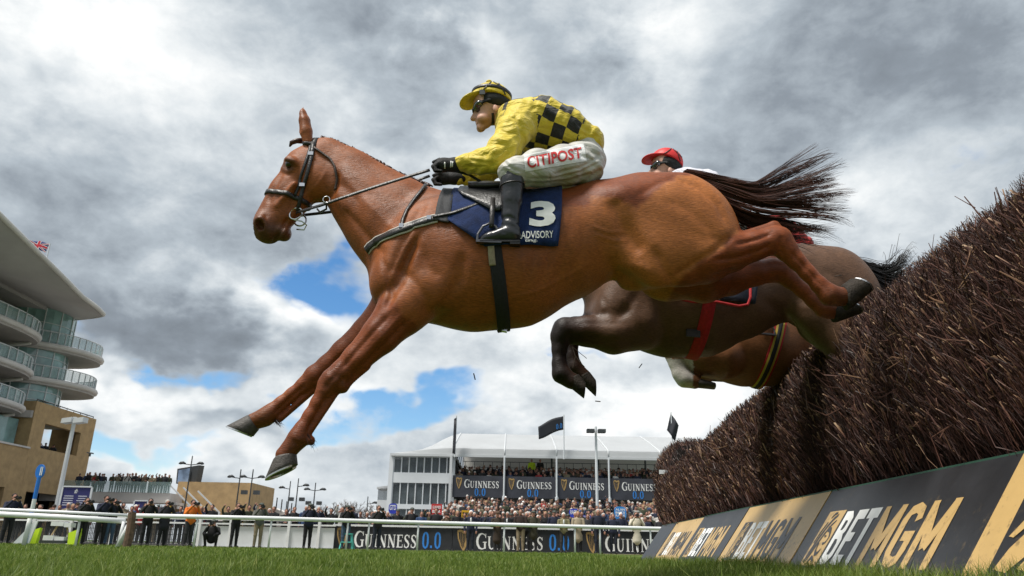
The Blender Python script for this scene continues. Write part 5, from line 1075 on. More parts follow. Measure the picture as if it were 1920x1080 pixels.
def hoof(name, cf, cb, toe, heel, Y, m, parent, w=lambda p: p, hw=.058, shoe=None):
    """coronet front/back and toe/heel in photo points: a lofted hoof with a flat sole"""
    c0, c1, t0, t1 = [Vector(w(PY(p[0], p[1], Y))) for p in (cf, cb, toe, heel)]
    n = 20; V = []; F = []
    for k, t in enumerate((-.12, 0, .3, .65, .97, 1.0)):
        a = c0.lerp(t0, t); b = c1.lerp(t1, t); wd = hw*(.80+.2*max(0, t))*(.96 if t == 1 or t < 0 else 1); ce = (a+b)/2; ha = (a-b)/2
        if t < 0: ha = ha*.9
        for j in range(n):
            g = 2*math.pi*j/n; V.append(ce+ha*math.cos(g)+Vector((0, wd*math.sin(g), 0)))
    for k in range(5):
        for j in range(n): F.append((k*n+j, k*n+(j+1) % n, (k+1)*n+(j+1) % n, (k+1)*n+j))
    F.append(tuple(range(n))); F.append(tuple(range(5*n, 6*n)))
    o = recalc(mesh(name, V, F, m, parent, True))
    if shoe:
        ce = (t0+t1)/2; ha = (t0-t1)/2; dn = ((t0-c0).normalized()+(t1-c1).normalized()).normalized()*.007; V = []; F = []; N2 = 22
        for j in range(N2):
            g = -2.5+5.0*j/(N2-1)
            for sc_, dz in ((1.0, 0), (1.0, 1), (.74, 1), (.74, 0)):
                V.append(ce+ha*math.cos(g)*sc_+Vector((0, hw*math.sin(g)*sc_, 0))+dn*dz)
        for j in range(N2-1):
            for c in range(4): F.append((j*4+c, j*4+(c+1) % 4, j*4+4+(c+1) % 4, j*4+4+c))
        F += [(3, 2, 1, 0), (N2*4-4, N2*4-3, N2*4-2, N2*4-1)]
        recalc(mesh('horseshoe', V, F, shoe, o))
    return o

def strands(name, guides, n, m, parent, r0=.0022, spread=.012, seg=12, jit=.02, seed=1, wild=.15, locks=0):
    """hair: strands between traced guide curves (each a list of 3-D points), tapered three-sided tubes in one mesh"""
    g = np.random.default_rng(seed); G = []
    for c in guides:
        c = np.asarray(c, float); t = np.linspace(0, len(c)-1, seg); i = np.minimum(t.astype(int), len(c)-2); f = (t-i)[:, None]
        # Catmull-Rom
        P = np.vstack([2*c[0]-c[1], c, 2*c[-1]-c[-2]]); p0, p1, p2, p3 = P[i], P[i+1], P[i+2], P[i+3]
        G.append(.5*((2*p1)+(-p0+p2)*f+(2*p0-5*p1+4*p2-p3)*f*f+(-p0+3*p1-3*p2+p3)*f**3))
    G = np.array(G); ng = len(G); Vs = []; Fs = []; o = 0
    tt = np.linspace(0, 1, seg)[:, None]
    for q in range(n):
        if locks:
            lk = int(g.random()*locks); gl = np.random.default_rng(900+lk); x = np.clip(gl.random()*(ng-1)+g.normal(0, .05), 0, ng-1.001); lof = gl.normal(0, .022, 3); lph = gl.random()*6; lam = gl.normal(0, .03, 3); lL = gl.random()
        else: x = g.random()*(ng-1)
        i = min(int(x), ng-2); f = x-i; c = G[i]*(1-f)+G[i+1]*f
        off = g.normal(0, spread, 3); L = 1-g.random()**2*.35
        c = c+off*(.5+.9*tt)+np.sin(tt*(3+g.random()*5)+g.random()*6)*g.normal(0, jit, 3)*tt
        if locks: c = c+lof*(.4+.9*tt)+np.sin(tt*5+lph)*lam*tt*1.2+(c-c[-1])*(-.10*(lL-.5))*tt**2
        if g.random() < wild: c = c+g.normal(0, 3.2*jit, 3)*tt**2
        k = max(3, int(seg*L)); c = c[:k]; r = r0*(.55+.7*g.random())*(1-np.linspace(0, 1, k)**2*.85)
        t = np.gradient(c, axis=0); t /= np.linalg.norm(t, axis=1, keepdims=True)+1e-9; a = np.cross(t, [0.3, 1, .2]); a /= np.linalg.norm(a, axis=1, keepdims=True)+1e-9; b = np.cross(t, a)
        for j in range(3):
            an = 2*math.pi*j/3; Vs.append(c+(a*math.cos(an)+b*math.sin(an))*r[:, None])
        ii = np.arange(k-1)
        for j in range(3):
            j2 = (j+1) % 3; Fs.append(np.stack([o+j*k+ii, o+j2*k+ii, o+j2*k+ii+1, o+j*k+ii+1], 1))
        o += 3*k
    ob = mesh(name, np.concatenate(Vs), np.concatenate(Fs), m, parent, True)
    return ob

HOOF = mat('hoof_horn', (.06, .052, .046), .55, .35, 60, .3, 160)
HOOF2 = mat('hoof_horn_black', (.030, .024, .019), .72, .5, 30, .5, 120, spec=.2)
SHOE = mat('alloy_plate', (.55, .55, .56), .35, metal=.9)
EYE = mat('eye_gloss', (.006, .004, .003), .05, spec=.8)
HAIR_M = mat('tail_hair_brown', (.045, .014, .007), .42, .4, 8, spec=.4)
HAIR_B = mat('tail_hair_black', (.010, .008, .008), .4, .3, 8, spec=.4)
MUZ = None

def eyeball(p, r, m, parent):
    bm = bmesh.new(); bmesh.ops.create_icosphere(bm, subdivisions=3, radius=r); me = bpy.data.meshes.new('eye'); bm.to_mesh(me); bm.free()
    me.materials.append(m); me.transform(Matrix.Translation(p)); me.polygons.foreach_set('use_smooth', [True]*len(me.polygons))
    return link(bpy.data.objects.new('eye', me), parent)

def finish_horse(fd, w, material, root, coat, points, it=2):
    V, F, _ = fd.extract(); V = relax(V, F, it, .5)
    o = mesh('body', V, F, material, root, True)
    attr(o, 'coat', coat(V)); attr(o, 'points', points(V)); return o, V, F
def soft(mask, V, F, it=2):
    m = mask.astype(np.float32); e = np.concatenate([F[:, [0, 1]], F[:, [1, 2]]])
    for _ in range(it):
        s = np.bincount(e[:, 0], weights=m[e[:, 1]], minlength=len(V))+np.bincount(e[:, 1], weights=m[e[:, 0]], minlength=len(V)); c = np.bincount(e.ravel(), minlength=len(V)); m = (m+s)/(1+np.maximum(c, 0))
    return m

# muscle lines, tendons, veins and folds of the chestnut's near side
A_, B_ = 0., YM+.05; LN = YM+.0
STROKES = [([(800, 372), (772, 420), (744, 480), (728, 520)], 9, -.011, A_, B_), ([(640, 388), (668, 418), (696, 452), (722, 478)], 7, -.007, A_, B_), ([(650, 300), (700, 330), (750, 362), (790, 392)], 12, -.006, A_, B_), ([(630, 320), (670, 360), (715, 405), (745, 440)], 9, .005, A_, B_),
 ([(868, 470), (862, 520), (840, 562), (808, 600)], 12, -.013, A_, B_), ([(782, 455), (800, 500), (826, 520)], 10, -.006, A_, B_), ([(742, 500), (770, 520), (800, 560), (800, 596)], 8, -.006, A_, B_), ([(716, 480), (728, 520), (734, 556), (722, 580)], 6, -.008, A_, B_), ([(735, 585), (700, 622), (660, 668), (638, 694)], 5, -.008, A_, YM-.05), ([(775, 590), (728, 640), (690, 676), (656, 708)], 5, -.007, A_, YM-.05), ([(755, 588), (715, 632), (672, 678)], 5, .006, A_, YM-.05),
 ([(700, 618), (660, 652), (620, 684)], 4, -.006, YM-.02, 9.), ([(634, 700), (618, 716), (610, 728)], 4, -.005, A_, YM-.05), ([(646, 706), (636, 720), (632, 734)], 4, -.005, A_, YM-.05), ([(616, 738), (600, 765), (574, 812)], 3.5, -.007, A_, YM-.05), ([(574, 720), (545, 746), (514, 775)], 3.5, -.007, YM-.02, 9.), ([(548, 826), (560, 834), (568, 830)], 4, -.004, A_, YM-.05), ([(606, 700), (596, 712), (586, 716)], 4, -.004, YM-.02, 9.),
 ([(985, 400), (975, 460), (950, 540)], 7, -.0025, A_, B_), ([(1012, 405), (1004, 470), (980, 552)], 7, -.003, A_, B_), ([(1040, 410), (1034, 470), (1010, 548)], 7, -.003, A_, B_), ([(1068, 412), (1062, 470), (1040, 540)], 7, -.003, A_, B_), ([(1095, 416), (1090, 470), (1070, 528)], 8, -.003, A_, B_),
 ([(1146, 372), (1160, 405), (1180, 445), (1204, 478)], 14, -.015, A_, B_), ([(1172, 372), (1190, 402), (1214, 440), (1236, 470)], 12, .005, A_, B_), ([(1130, 508), (1165, 497), (1200, 500), (1226, 514)], 9, .006, A_, B_), ([(1110, 424), (1140, 436), (1172, 434)], 3.5, .003, A_, B_), ([(1116, 440), (1150, 452), (1178, 450)], 3.5, .003, A_, B_), ([(960, 560), (1010, 545), (1060, 520), (1110, 492)], 4, .003, A_, B_),
 ([(1196, 366), (1236, 342), (1268, 332)], 6, -.005, A_, B_), ([(1268, 334), (1312, 352), (1346, 384), (1362, 420)], 6, -.008, A_, B_), ([(1240, 372), (1290, 392), (1332, 430), (1352, 462)], 10, -.005, A_, B_), ([(1376, 438), (1340, 470), (1292, 500), (1262, 520)], 7, -.010, A_, B_), ([(1230, 470), (1246, 506), (1262, 528)], 8, -.006, A_, B_), ([(1336, 488), (1380, 484), (1424, 470), (1446, 460)], 5, -.008, A_, YM-.04), ([(1380, 458), (1420, 448), (1446, 438)], 4, -.010, A_, YM-.04), ([(1330, 520), (1380, 506), (1430, 492)], 5, -.007, A_, YM-.02),
 ([(1466, 440), (1462, 460), (1470, 480)], 4, -.005, A_, YM-.04), ([(1484, 474), (1512, 504), (1544, 540)], 3.2, -.006, A_, YM-.04), ([(1552, 540), (1562, 560), (1558, 574)], 4, -.004, A_, YM-.04),
 ([(634, 322), (632, 345), (622, 364), (602, 380)], 5, -.009, A_, B_), ([(566, 330), (556, 352), (548, 380), (540, 398)], 5, -.006, A_, B_), ([(530, 322), (516, 350), (502, 384)], 4.5, -.006, A_, B_), ([(528, 300), (538, 298), (552, 302), (558, 312)], 3.5, .005, A_, B_), ([(526, 314), (538, 321), (552, 318)], 3, .004, A_, B_), ([(524, 322), (540, 328), (556, 322)], 3, -.004, A_, B_), ([(500, 400), (497, 418), (494, 434)], 4, -.005, A_, B_), ([(478, 412), (490, 406), (498, 414), (496, 430), (486, 436)], 3.2, .005, A_, B_), ([(512, 457), (520, 442), (530, 426), (541, 408)], 3.2, -.011, A_, B_), ([(534, 452), (542, 440), (550, 428)], 4, -.004, A_, B_), ([(560, 372), (580, 362), (602, 340), (612, 318)], 3.5, .003, A_, B_), ([(575, 392), (592, 380), (612, 372)], 4, -.004, A_, B_)]
# ---- the chestnut in front
def main_horse():
    lo = PY(415, 905, YM); hi = PY(1650, 190, YM); fd = Field((lo[0], -.42, lo[2]-.05), (hi[0]+.05, .42, hi[2]+.1), .0076)
    sh = Warp(0, (0, YM, 0), (0, 0, 0)); pt, S, E, chain = trunk(fd, sh)
    n_, f_ = YM-.15, YM+.15
    # fore limbs
    for q in ([(800, 545, 50, YM-.11), (755, 582, 44, n_+.02), (714, 628, 32, n_), (669, 673, 24, n_), (643, 697, 20, n_)],
              [(643, 697, 20, n_), (625, 714, 20.5, n_), (611, 733, 15, n_), (597, 755, 12, n_), (582, 780, 11.5, n_), (567, 806, 13.5, n_), (559, 822, 16.5, n_), (546, 838, 13.5, n_), (534, 853, 15, n_)],
              [(775, 545, 48, YM+.11), (735, 578, 40, f_-.02), (690, 622, 29, f_), (645, 660, 23, f_), (615, 685, 19, f_)],
              [(615, 685, 19, f_), (591, 706, 20, f_), (572, 722, 15, f_), (548, 740, 12, f_), (528, 756, 12, f_), (509, 773, 15, f_), (497, 782, 16, f_), (485, 787, 14, f_), (474, 791, 15, f_)]):
        leg_chain(fd, q, S, .018, sh)
    E(640, 722, (12, 13, 15), .6, .015, n_); E(606, 720, (9, 13, 12), 0, .012, n_); E(583, 826, (7, 9, 8), 0, .012, n_+.0)   # pisiform, knee, ergot
    fd.cone(sh(PY(690, 690, n_)), sh(PY(655, 722, n_)), .006, .006, 1, .02)
    fd.cone(sh(PY(628, 738, n_)), sh(PY(577, 815, n_)), .016, .015, 1, .006); fd.cone(sh(PY(594, 726, f_)), sh(PY(525, 786, f_)), .016, .015, 1, .006)  # flexor tendons
    # hind limbs
    hn, hf = YM-.17, YM+.13
    E(1272, 440, (104, 50, 98), -.35, .06, YM-.12); E(1322, 425, (56, 46, 78), .35, .05, YM-.13); E(1230, 472, (54, 36, 50), -.35, .09, YM-.115); E(1338, 450, (44, 40, 58), .5, .04, YM-.14)
    E(1262, 460, (100, 50, 92), -.35, .06, YM+.12); E(1322, 440, (54, 46, 70), .35, .05, YM+.12); E(1248, 515, (56, 40, 52), -.1, .08, YM+.14)
    for q in ([(1262, 470, 58, YM-.09), (1322, 482, 47, YM-.12), (1372, 472, 35, YM-.15), (1412, 462, 26, hn), (1445, 453, 23, hn)],
              [(1445, 453, 23, hn), (1459, 451, 24, hn), (1474, 468, 19, hn), (1492, 489, 14.5, hn), (1514, 512, 12.5, hn), (1537, 535, 13.5, hn), (1556, 553, 18, hn), (1570, 557, 14.5, hn), (1580, 556, 16, hn)],
              [(1265, 505, 56, YM+.09), (1320, 524, 44, YM+.11), (1368, 522, 32, hf), (1415, 512, 24, hf), (1448, 507, 22, hf)],
              [(1448, 507, 22, hf), (1462, 508, 21, hf), (1482, 525, 16, hf), (1505, 545, 13, hf), (1526, 564, 13.5, hf), (1544, 578, 16.5, hf), (1556, 582, 14.5, hf), (1566, 583, 15, hf)]):
        leg_chain(fd, q, S, .02, sh)
    fd.cone(sh(PY(1385, 446, hn)), sh(PY(1452, 424, hn)), .026, .024, .8, .012); fd.cone(sh(PY(1452, 424, hn)), sh(PY(1478, 450, hn)), .022, .018, .8, .014)       # Achilles tendon and point of hock
    fd.cone(sh(PY(1385, 505, hf)), sh(PY(1450, 486, hf)), .024, .020, .8, .012)
    fd.cone(sh(PY(1484, 462, hn)), sh(PY(1552, 541, hn)), .017, .014, 1, .012)
    fd.cone(sh(PY(1165, 470, YM-.14)), sh(PY(1225, 515, YM-.14)), .03, .04, 1, .08)                                       # flank fold
    fd.ell(sh(PY(1205, 520, YM)), (.12, .07, .06), .3, .07)
    pass                                                           # hollow of the flank
    E(752, 505, (10, 20, 70), -.35, .03, YM-.262, 0, True)
    fd.ax[1] = fd.ax[1]+np.float32(YM); fd.lo[1] += YM
    root = empty('racehorse', PY(960, 617, YM), 'bright chestnut racehorse in mid-leap, forelegs reaching down, nearest the camera', 'horse')
    cm = coat_mat('chestnut_coat', (.36, .120, .029), (.18, .040, .0085), (.07, .028, .014))
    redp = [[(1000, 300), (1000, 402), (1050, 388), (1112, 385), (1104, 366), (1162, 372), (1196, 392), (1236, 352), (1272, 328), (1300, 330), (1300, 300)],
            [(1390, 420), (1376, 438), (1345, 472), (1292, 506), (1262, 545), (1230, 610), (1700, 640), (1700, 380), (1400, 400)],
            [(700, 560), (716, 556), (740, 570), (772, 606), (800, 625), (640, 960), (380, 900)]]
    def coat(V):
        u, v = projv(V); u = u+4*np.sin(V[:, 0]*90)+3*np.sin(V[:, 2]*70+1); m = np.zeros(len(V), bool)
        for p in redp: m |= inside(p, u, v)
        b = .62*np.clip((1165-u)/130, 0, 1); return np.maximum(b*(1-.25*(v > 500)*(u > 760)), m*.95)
    def points(V):
        u, v = projv(V); d = lambda a, b, r: np.clip(1-np.hypot(u-a, v-b)/r, 0, 1)
        p = .85*np.clip(d(540, 309, 19)*1.8, 0, 1)+.75*np.clip(d(478, 432, 52)*1.6, 0, 1)+.9*np.clip(d(520, 446, 34)*1.6, 0, 1)+.55*d(545, 838, 46)+.5*d(490, 785, 46)+.75*d(1580, 560, 52)+.3*d(615, 715, 50)
        return np.clip(p, 0, .9)
    V, F, _ = fd.extract(); V = relax(V, F, 2, .5); V = sculpt(V, F, STROKES)
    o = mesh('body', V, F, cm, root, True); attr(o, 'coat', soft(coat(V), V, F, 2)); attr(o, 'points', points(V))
    bv = bvh_of(o)
    e = hit(bv, 540, 309, -.010); eyeball(e, .021, EYE, root)
    e2 = Vector((e.x, 2*YM-e.y, e.z)); eyeball(e2, .021, EYE, root)
    hoof('hoof', (513, 862), (556, 852), (498, 898), (558, 870), n_, HOOF, root, shoe=SHOE)
    hoof('hoof', (464, 779), (484, 806), (426, 799), (474, 818), f_, HOOF, root, shoe=SHOE)
    hoof('hoof', (1594, 580), (1578, 535), (1634, 547), (1593, 524), hn, HOOF2, root, shoe=SHOE, hw=.055)
    hoof('hoof', (1570, 604), (1560, 566), (1614, 588), (1586, 568), hf, HOOF2, root, shoe=SHOE, hw=.055)
    # feathery hair behind the fetlocks
    strands('fetlock_hair', [[PY(572+i, 812+i*1.3, n_+d), PY(582+i*.6, 826+i*1.2, n_+d), PY(586+i*.2, 838+i, n_+d)] for i, d in ((0, -.02), (6, 0), (-14, .02))], 90, HAIR_M, root, .0012, .006, 5, .004, 3)
    strands('fetlock_hair', [[PY(516+i, 786+i*.5, f_+d), PY(524+i, 794+i*.5, f_+d), PY(530+i, 800+i*.5, f_+d)] for i, d in ((4, -.02), (-6, 0), (-18, .02))], 90, HAIR_M, root, .0012, .006, 5, .004, 4)
    # tail: traced from the dock outwards
    T = []
    for pts in ([(1292, 330, 0), (1345, 338, -.01), (1410, 350, 0), (1470, 322, .03), (1520, 290, .05), (1558, 262, .08)],
                [(1296, 330, 0), (1350, 345, -.02), (1415, 358, -.01), (1480, 330, 0), (1535, 300, .0), (1568, 282, .02)],
                [(1300, 332, 0), (1352, 350, -.03), (1420, 366, -.03), (1490, 348, -.04), (1550, 335, -.05), (1584, 332, -.06)],
                [(1302, 335, 0), (1354, 356, -.04), (1425, 378, -.06), (1495, 372, -.06), (1555, 368, -.08), (1590, 366, -.1)],
                [(1306, 338, 0), (1356, 366, -.04), (1428, 392, -.06), (1500, 395, -.07), (1560, 398, -.1), (1602, 402, -.12)],
                [(1310, 342, 0), (1360, 376, -.04), (1430, 405, -.06), (1500, 415, -.07), (1558, 422, -.1), (1596, 432, -.12)],
                [(1314, 346, 0), (1364, 388, -.03), (1428, 418, -.04), (1490, 430, -.05), (1545, 440, -.06), (1584, 446, -.08)],
                [(1318, 350, 0), (1366, 398, -.01), (1410, 424, 0), (1450, 434, .0), (1500, 440, .02), (1540, 446, .03)]):
        T.append([PY(u, v, YM+d) for u, v, d in pts])
    strands('tail', T, 820, HAIR_M, root, .0022, .006, 16, .010, 5, .10, 44)
    strands('dock_hair', [[p+np.array([0, d, 0]) for p in (PY(1284, 326, YM), PY(1320, 334, YM), PY(1380, 345+s, YM), PY(1430, 352+s*2, YM))] for d, s in ((-.03, 4), (0, 0), (.03, -4))], 260, HAIR_M, root, .0022, .010, 8, .008, 6, .05)
    # hogged mane along the crest: a low ridge of short tufts, plus the forelock knot
    mp = [(600, 261), (622, 266), (648, 277), (673, 289), (698, 302), (726, 317), (753, 332), (780, 342), (806, 352)]
    g = []
    for dy in (-.012, .012):
        pass
    Vm = []
    mb = MB(); r = np.random.default_rng(3)
    for a, b in zip(mp[:-1], mp[1:]):
        for k in range(7):
            t = (k+r.random()*.6)/7; u = a[0]+(b[0]-a[0])*t; v = a[1]+(b[1]-a[1])*t
            p0 = Vector(PY(u, v+4, YM+r.normal(0, .006))); p1 = Vector(PY(u+4+r.normal(0, 1), v-3.5+r.normal(0, 1.2), YM+r.normal(0, .01))); p2 = Vector(PY(u+9+r.normal(0, 1), v-.5+r.normal(0, 1), YM+r.normal(0, .014)))
            mb.tube([p0, p1, p2], [.012, .010, .004], 6)
    mb.build('mane', HAIR_M, root, True)
    mb = MB(); mb.tube([PY(568, 264, YM), PY(556, 264, YM-.01), PY(546, 268, YM-.012), PY(543, 275, YM-.01)], [.016, .014, .012, .004], 8); mb.build('forelock', HAIR_M, root, True)
    return root, o, bv
HORSE1, HBODY, HBVH = main_horse()
# ------------------------------------------------------------------ tack of the chestnut
LEATHER = mat('black_leather', (.014, .012, .012), .42, .3, 40, .25, 120, spec=.5)
LEATHER_B = mat('brown_leather', (.05, .03, .022), .5, .3, 40, .2, 120)
STEEL = mat('steel', (.62, .62, .64), .22, metal=1.)
WHITE_P = mat('white_print', (.80, .80, .78), .6, .04, 30)
NAVY = mat('navy_cloth', (.008, .022, .085), .8, .35, 18, .5, 240, sheen=.05, spec=.2)
GREYEDGE = mat('charcoal_binding', (.035, .036, .04), .8, .2, 60, .3, 200)
def hz(u, v, off=.006): return hit(HBVH, u, v, off)
def strap_px(name, pts, width, thick, m, parent, off=.004, bv=None, sub=5):
    P = []
    for a, b in zip(pts[:-1], pts[1:]):
        for k in range(sub):
            t = k/sub; p = hit(bv or HBVH, a[0]+(b[0]-a[0])*t, a[1]+(b[1]-a[1])*t, off)
            if p is not None: P.append(p)
    p = hit(bv or HBVH, pts[-1][0], pts[-1][1], off)
    if p is not None: P.append(p)
    nr = [(Vector(cC)-p).normalized() for p in P]
    nn = []
    for p in P:
        loc, n, i, d = (bv or HBVH).find_nearest(p); nn.append(n)
    return strap(name, P, width, thick, m, parent, nn)
def loop_px(name, c, a, b, width, thick, m, parent, off=.004, n=48, a0=0., a1=2*math.pi, bv=None):
    """strap right round the model: c = inner photo point, a/b photo points giving the in-plane direction"""
    c3 = Vector(PY(c[0], c[1], YM)); ax = Vector(PY(a[0], a[1], YM))-Vector(PY(b[0], b[1], YM))
    P, Q = girdle(bv or HBVH, c3, ax, (0, -1, 0), off, a0, a1, n)
    return strap(name, P, width, thick, m, parent, Q, closed=abs(a1-a0-2*math.pi) < 1e-6)
# bridle
BR = empty('bridle', PY(560, 340, YM-.1), 'black leather racing bridle with reins on the leading chestnut horse', 'bridle')
loop_px('noseband', (530, 372), (500, 356), (556, 372), .024, .005, LEATHER, BR, .002)
loop_px('headpiece', (592, 300), (588, 254), (575, 402), .026, .005, LEATHER, BR, .003, n=56, a0=-2.05, a1=2.05)
strap_px('browband', [(534, 288), (541, 274), (556, 269), (573, 269), (590, 271)], .022, .005, LEATHER, BR, .003)
strap_px('cheekpiece', [(588, 268), (583, 300), (576, 330), (566, 362), (560, 385), (557, 396)], .019, .006, LEATHER, BR, .004)
strap_px('noseband_strap', [(583, 275), (575, 300), (567, 325), (560, 350), (553, 368)], .014, .005, LEATHER, BR, .004)
strap_px('throatlash', [(589, 278), (604, 288), (620, 299), (628, 312), (632, 335), (630, 358)], .011, .006, LEATHER_B, BR, .004)
for (u, v) in ((583, 290), (568, 347)):
    p = hz(u, v, .012); mb = MB(); mb.bar(p-Vector((.013, 0, 0)), p+Vector((.013, 0, 0)), .004, .018); mb.build('buckle', STEEL, BR)
def ring(name, c, r, t, m, parent, ax=(1, 0, 0), ay=(0, 0, 1), n=20):
    c = Vector(c); ax, ay = Vector(ax), Vector(ay); mb = MB()
    mb.tube([c+ax*r*math.cos(2*math.pi*i/n)+ay*r*math.sin(2*math.pi*i/n) for i in range(n+1)], t, 6, False); return mb.build(name, m, parent, True)
bit = hz(553, 400, .012) or Vector(PY(553, 400, YM-.08))
ring('bit_ring', bit, .030, .0045, STEEL, BR, (1, 0, .2)); ring('bit_ring', Vector((bit.x, 2*YM-bit.y, bit.z)), .030, .0045, STEEL, BR)
mb = MB(); mb.tube([PY(540, 408, bit.y+.01), PY(551, 412, bit.y), PY(566, 415, bit.y), PY(575, 422, bit.y+.02), PY(570, 431, bit.y+.03), PY(556, 430, bit.y+.03)], .0035, 6); mb.build('bit_cheek', STEEL, BR, True)
# reins: near one up to the hands, far one behind the neck
def rein(pts, wd=.016):
    P = [Vector(PY(u, v, y)) for u, v, y in pts]; Q = []
    for i in range(len(P)-1):
        for k in range(6): Q.append(P[i].lerp(P[i+1], k/6))
    return strap('rein', Q+[P[-1]], wd, .004, LEATHER, BR, [(0, -1, .15)]*(len(Q)+1))
rein([(556, 399, bit.y-.004), (600, 386, YM-.16), (640, 372, YM-.185), (700, 352, YM-.19), (760, 333, YM-.185), (806, 319, YM-.185)])
rein([(556, 405, YM+.10), (610, 399, YM+.09), (648, 394, YM+.07), (720, 360, YM+.13), (806, 330, YM+.13)])
rein([(812, 316, YM-.185), (850, 320, YM-.17), (880, 328, YM-.16), (900, 340, YM-.15), (908, 352, YM-.16)], .014)
ring('rein_ring', Vector(PY(612, 374, YM-.17)), .016, .0025, STEEL, BR)
mb = MB(); mb.tube([PY(612, 380, YM-.17), PY(612, 392, YM-.15), PY(600, 398, YM-.1), PY(595, 392, YM-.06)], .005, 6); mb.build('martingale_strap', LEATHER, BR, True)
# breast girth with neck strap
BG = empty('breast_girth', PY(700, 465, YM-.2), 'black webbing breast girth with pale edges around the chestnut horse\'s chest', 'breast girth')
BGP = [(689, 470), (694, 463), (708, 452), (730, 441), (755, 431), (780, 421), (806, 413), (820, 410)]
strap_px('chest_band', BGP, .052, .005, mat('webbing_edge', (.42, .40, .36), .7, .1), BG, .003)
strap_px('chest_band_centre', BGP, .036, .007, LEATHER, BG, .005)
strap_px('side_strap', [(812, 411), (850, 404), (885, 392), (905, 384)], .016, .005, LEATHER, BG, .016)
strap_px('neck_strap', [(754, 430), (756, 415), (764, 396), (776, 378), (790, 360), (800, 346)], .017, .006, LEATHER, BG, .006)
for u, v in ((805, 411), (803, 348), (754, 426)):
    p = hz(u, v, .014)
    if p: mb = MB(); mb.bar(p-Vector((.01, 0, 0)), p+Vector((.01, 0, 0)), .006, .02); mb.build('buckle', STEEL, BG)
# number cloth: a sheet over the back, hanging down both sides
def body_sheet(name, cols, m, parent, off, thick, nrow=26, folds=.004, seed=0, bv=None, cz=470, Y=None):
    """cols: (u_top, u_bottom, v_bottom); the sheet follows the back at every column from near hem over the top to the far hem"""
    Y = Y or YM; V = []; F = []; nc = len(cols); r = np.random.default_rng(seed)
    for (ut, ub, vb) in cols:
        top = Vector(PY(ut, cz-60, Y)); hb = Vector(PY(ub, vb, Y-.25)); c3 = Vector((top.x, Y, Vector(PY(ut, cz-20, Y)).z))
        for i in range(nrow):
            a = math.pi*(i/(nrow-1))  # 0 near hem .. pi far hem
            t = abs(2*i/(nrow-1)-1)    # 1 at hems, 0 on top
            sgn = -1 if i < nrow/2 else 1
            x = top.x+(hb.x-top.x)*t**1.2
            z0 = hb.z
            # direction from the trunk axis: straight down the side below the axis height
            if z0 > c3.z-.02:      # short sheet: stop at the angle where the back reaches the hem height
                gm = 0.
                for g_ in np.linspace(.1, 1.7, 40):
                    pz, _, _, _ = (bv or HBVH).ray_cast(Vector((x, Y, c3.z+.02)), Vector((0, -math.sin(g_), math.cos(g_))))
                    gm = g_
                    if pz is not None and pz.z < z0: break
                g = t*gm; org = Vector((x, Y, c3.z+.02)); d = Vector((0, sgn*math.sin(g), math.cos(g)))
            elif t > .55:
                f = (t-.55)/.45; z = c3.z+.02+(z0-c3.z-.02)*f; org = Vector((x, Y, z)); d = Vector((0, sgn, 0))
            else:
                g = (t/.55)*math.pi/2; org = Vector((x, Y, c3.z+.02)); d = Vector((0, sgn*math.sin(g), math.cos(g)))
            p, n, _, _ = (bv or HBVH).ray_cast(org, d)
            if p is None: p = org+d*.3
            wv = folds*math.sin(x*42+z0*9+t*3)*t+r.normal(0, folds*.15)
            V.append(p+d*(off+wv+.012*max(0, t-.75)))
    for i in range(nc-1):
        for j in range(nrow-1): F.append((i*nrow+j, i*nrow+j+1, (i+1)*nrow+j+1, (i+1)*nrow+j))
    o = recalc(mesh(name, V, F, m, parent, True)); md = o.modifiers.new('t', 'SOLIDIFY'); md.thickness = thick; md.offset = 0
    return o
CL = empty('saddle_cloth', PY(940, 465, YM-.3), 'navy blue number cloth with white 3 under the saddle', 'saddle cloth')
def lerpc(a, b, n): return [tuple(a[k]+(b[k]-a[k])*i/(n-1) for k in range(3)) for i in range(n)]
cloth = body_sheet('cloth', lerpc((852, 840, 416), (880, 868, 440), 6)[:-1]+lerpc((880, 868, 440), (925, 910, 470), 8)[:-1]+lerpc((925, 910, 470), (1052, 1046, 464), 20), NAVY, CL, .016, .004, seed=2, folds=.005)
body_sheet('binding', lerpc((833, 815, 416), (856, 842, 422), 5), GREYEDGE, CL, .012, .006, seed=3, folds=.002)
CBV = bvh_of(cloth)
v3, f3 = text_mesh('3', .045); decal('number', v3, f3, ((992, 426), (1041, 425), (1042, 378), (994, 379)), CBV, WHITE_P, CL, .006)
vt, ft = text_mesh('LADVISORY', .012); decal('sponsor_lettering', vt, ft, ((972, 449), (1037, 446), (1037, 433), (972, 435)), CBV, WHITE_P, CL, .006, .1)
vt, ft = text_mesh('ting.', .012); decal('sponsor_small_lettering', vt, ft, ((984, 456), (1007, 455), (1007, 448), (984, 449)), CBV, WHITE_P, CL, .006, .1)
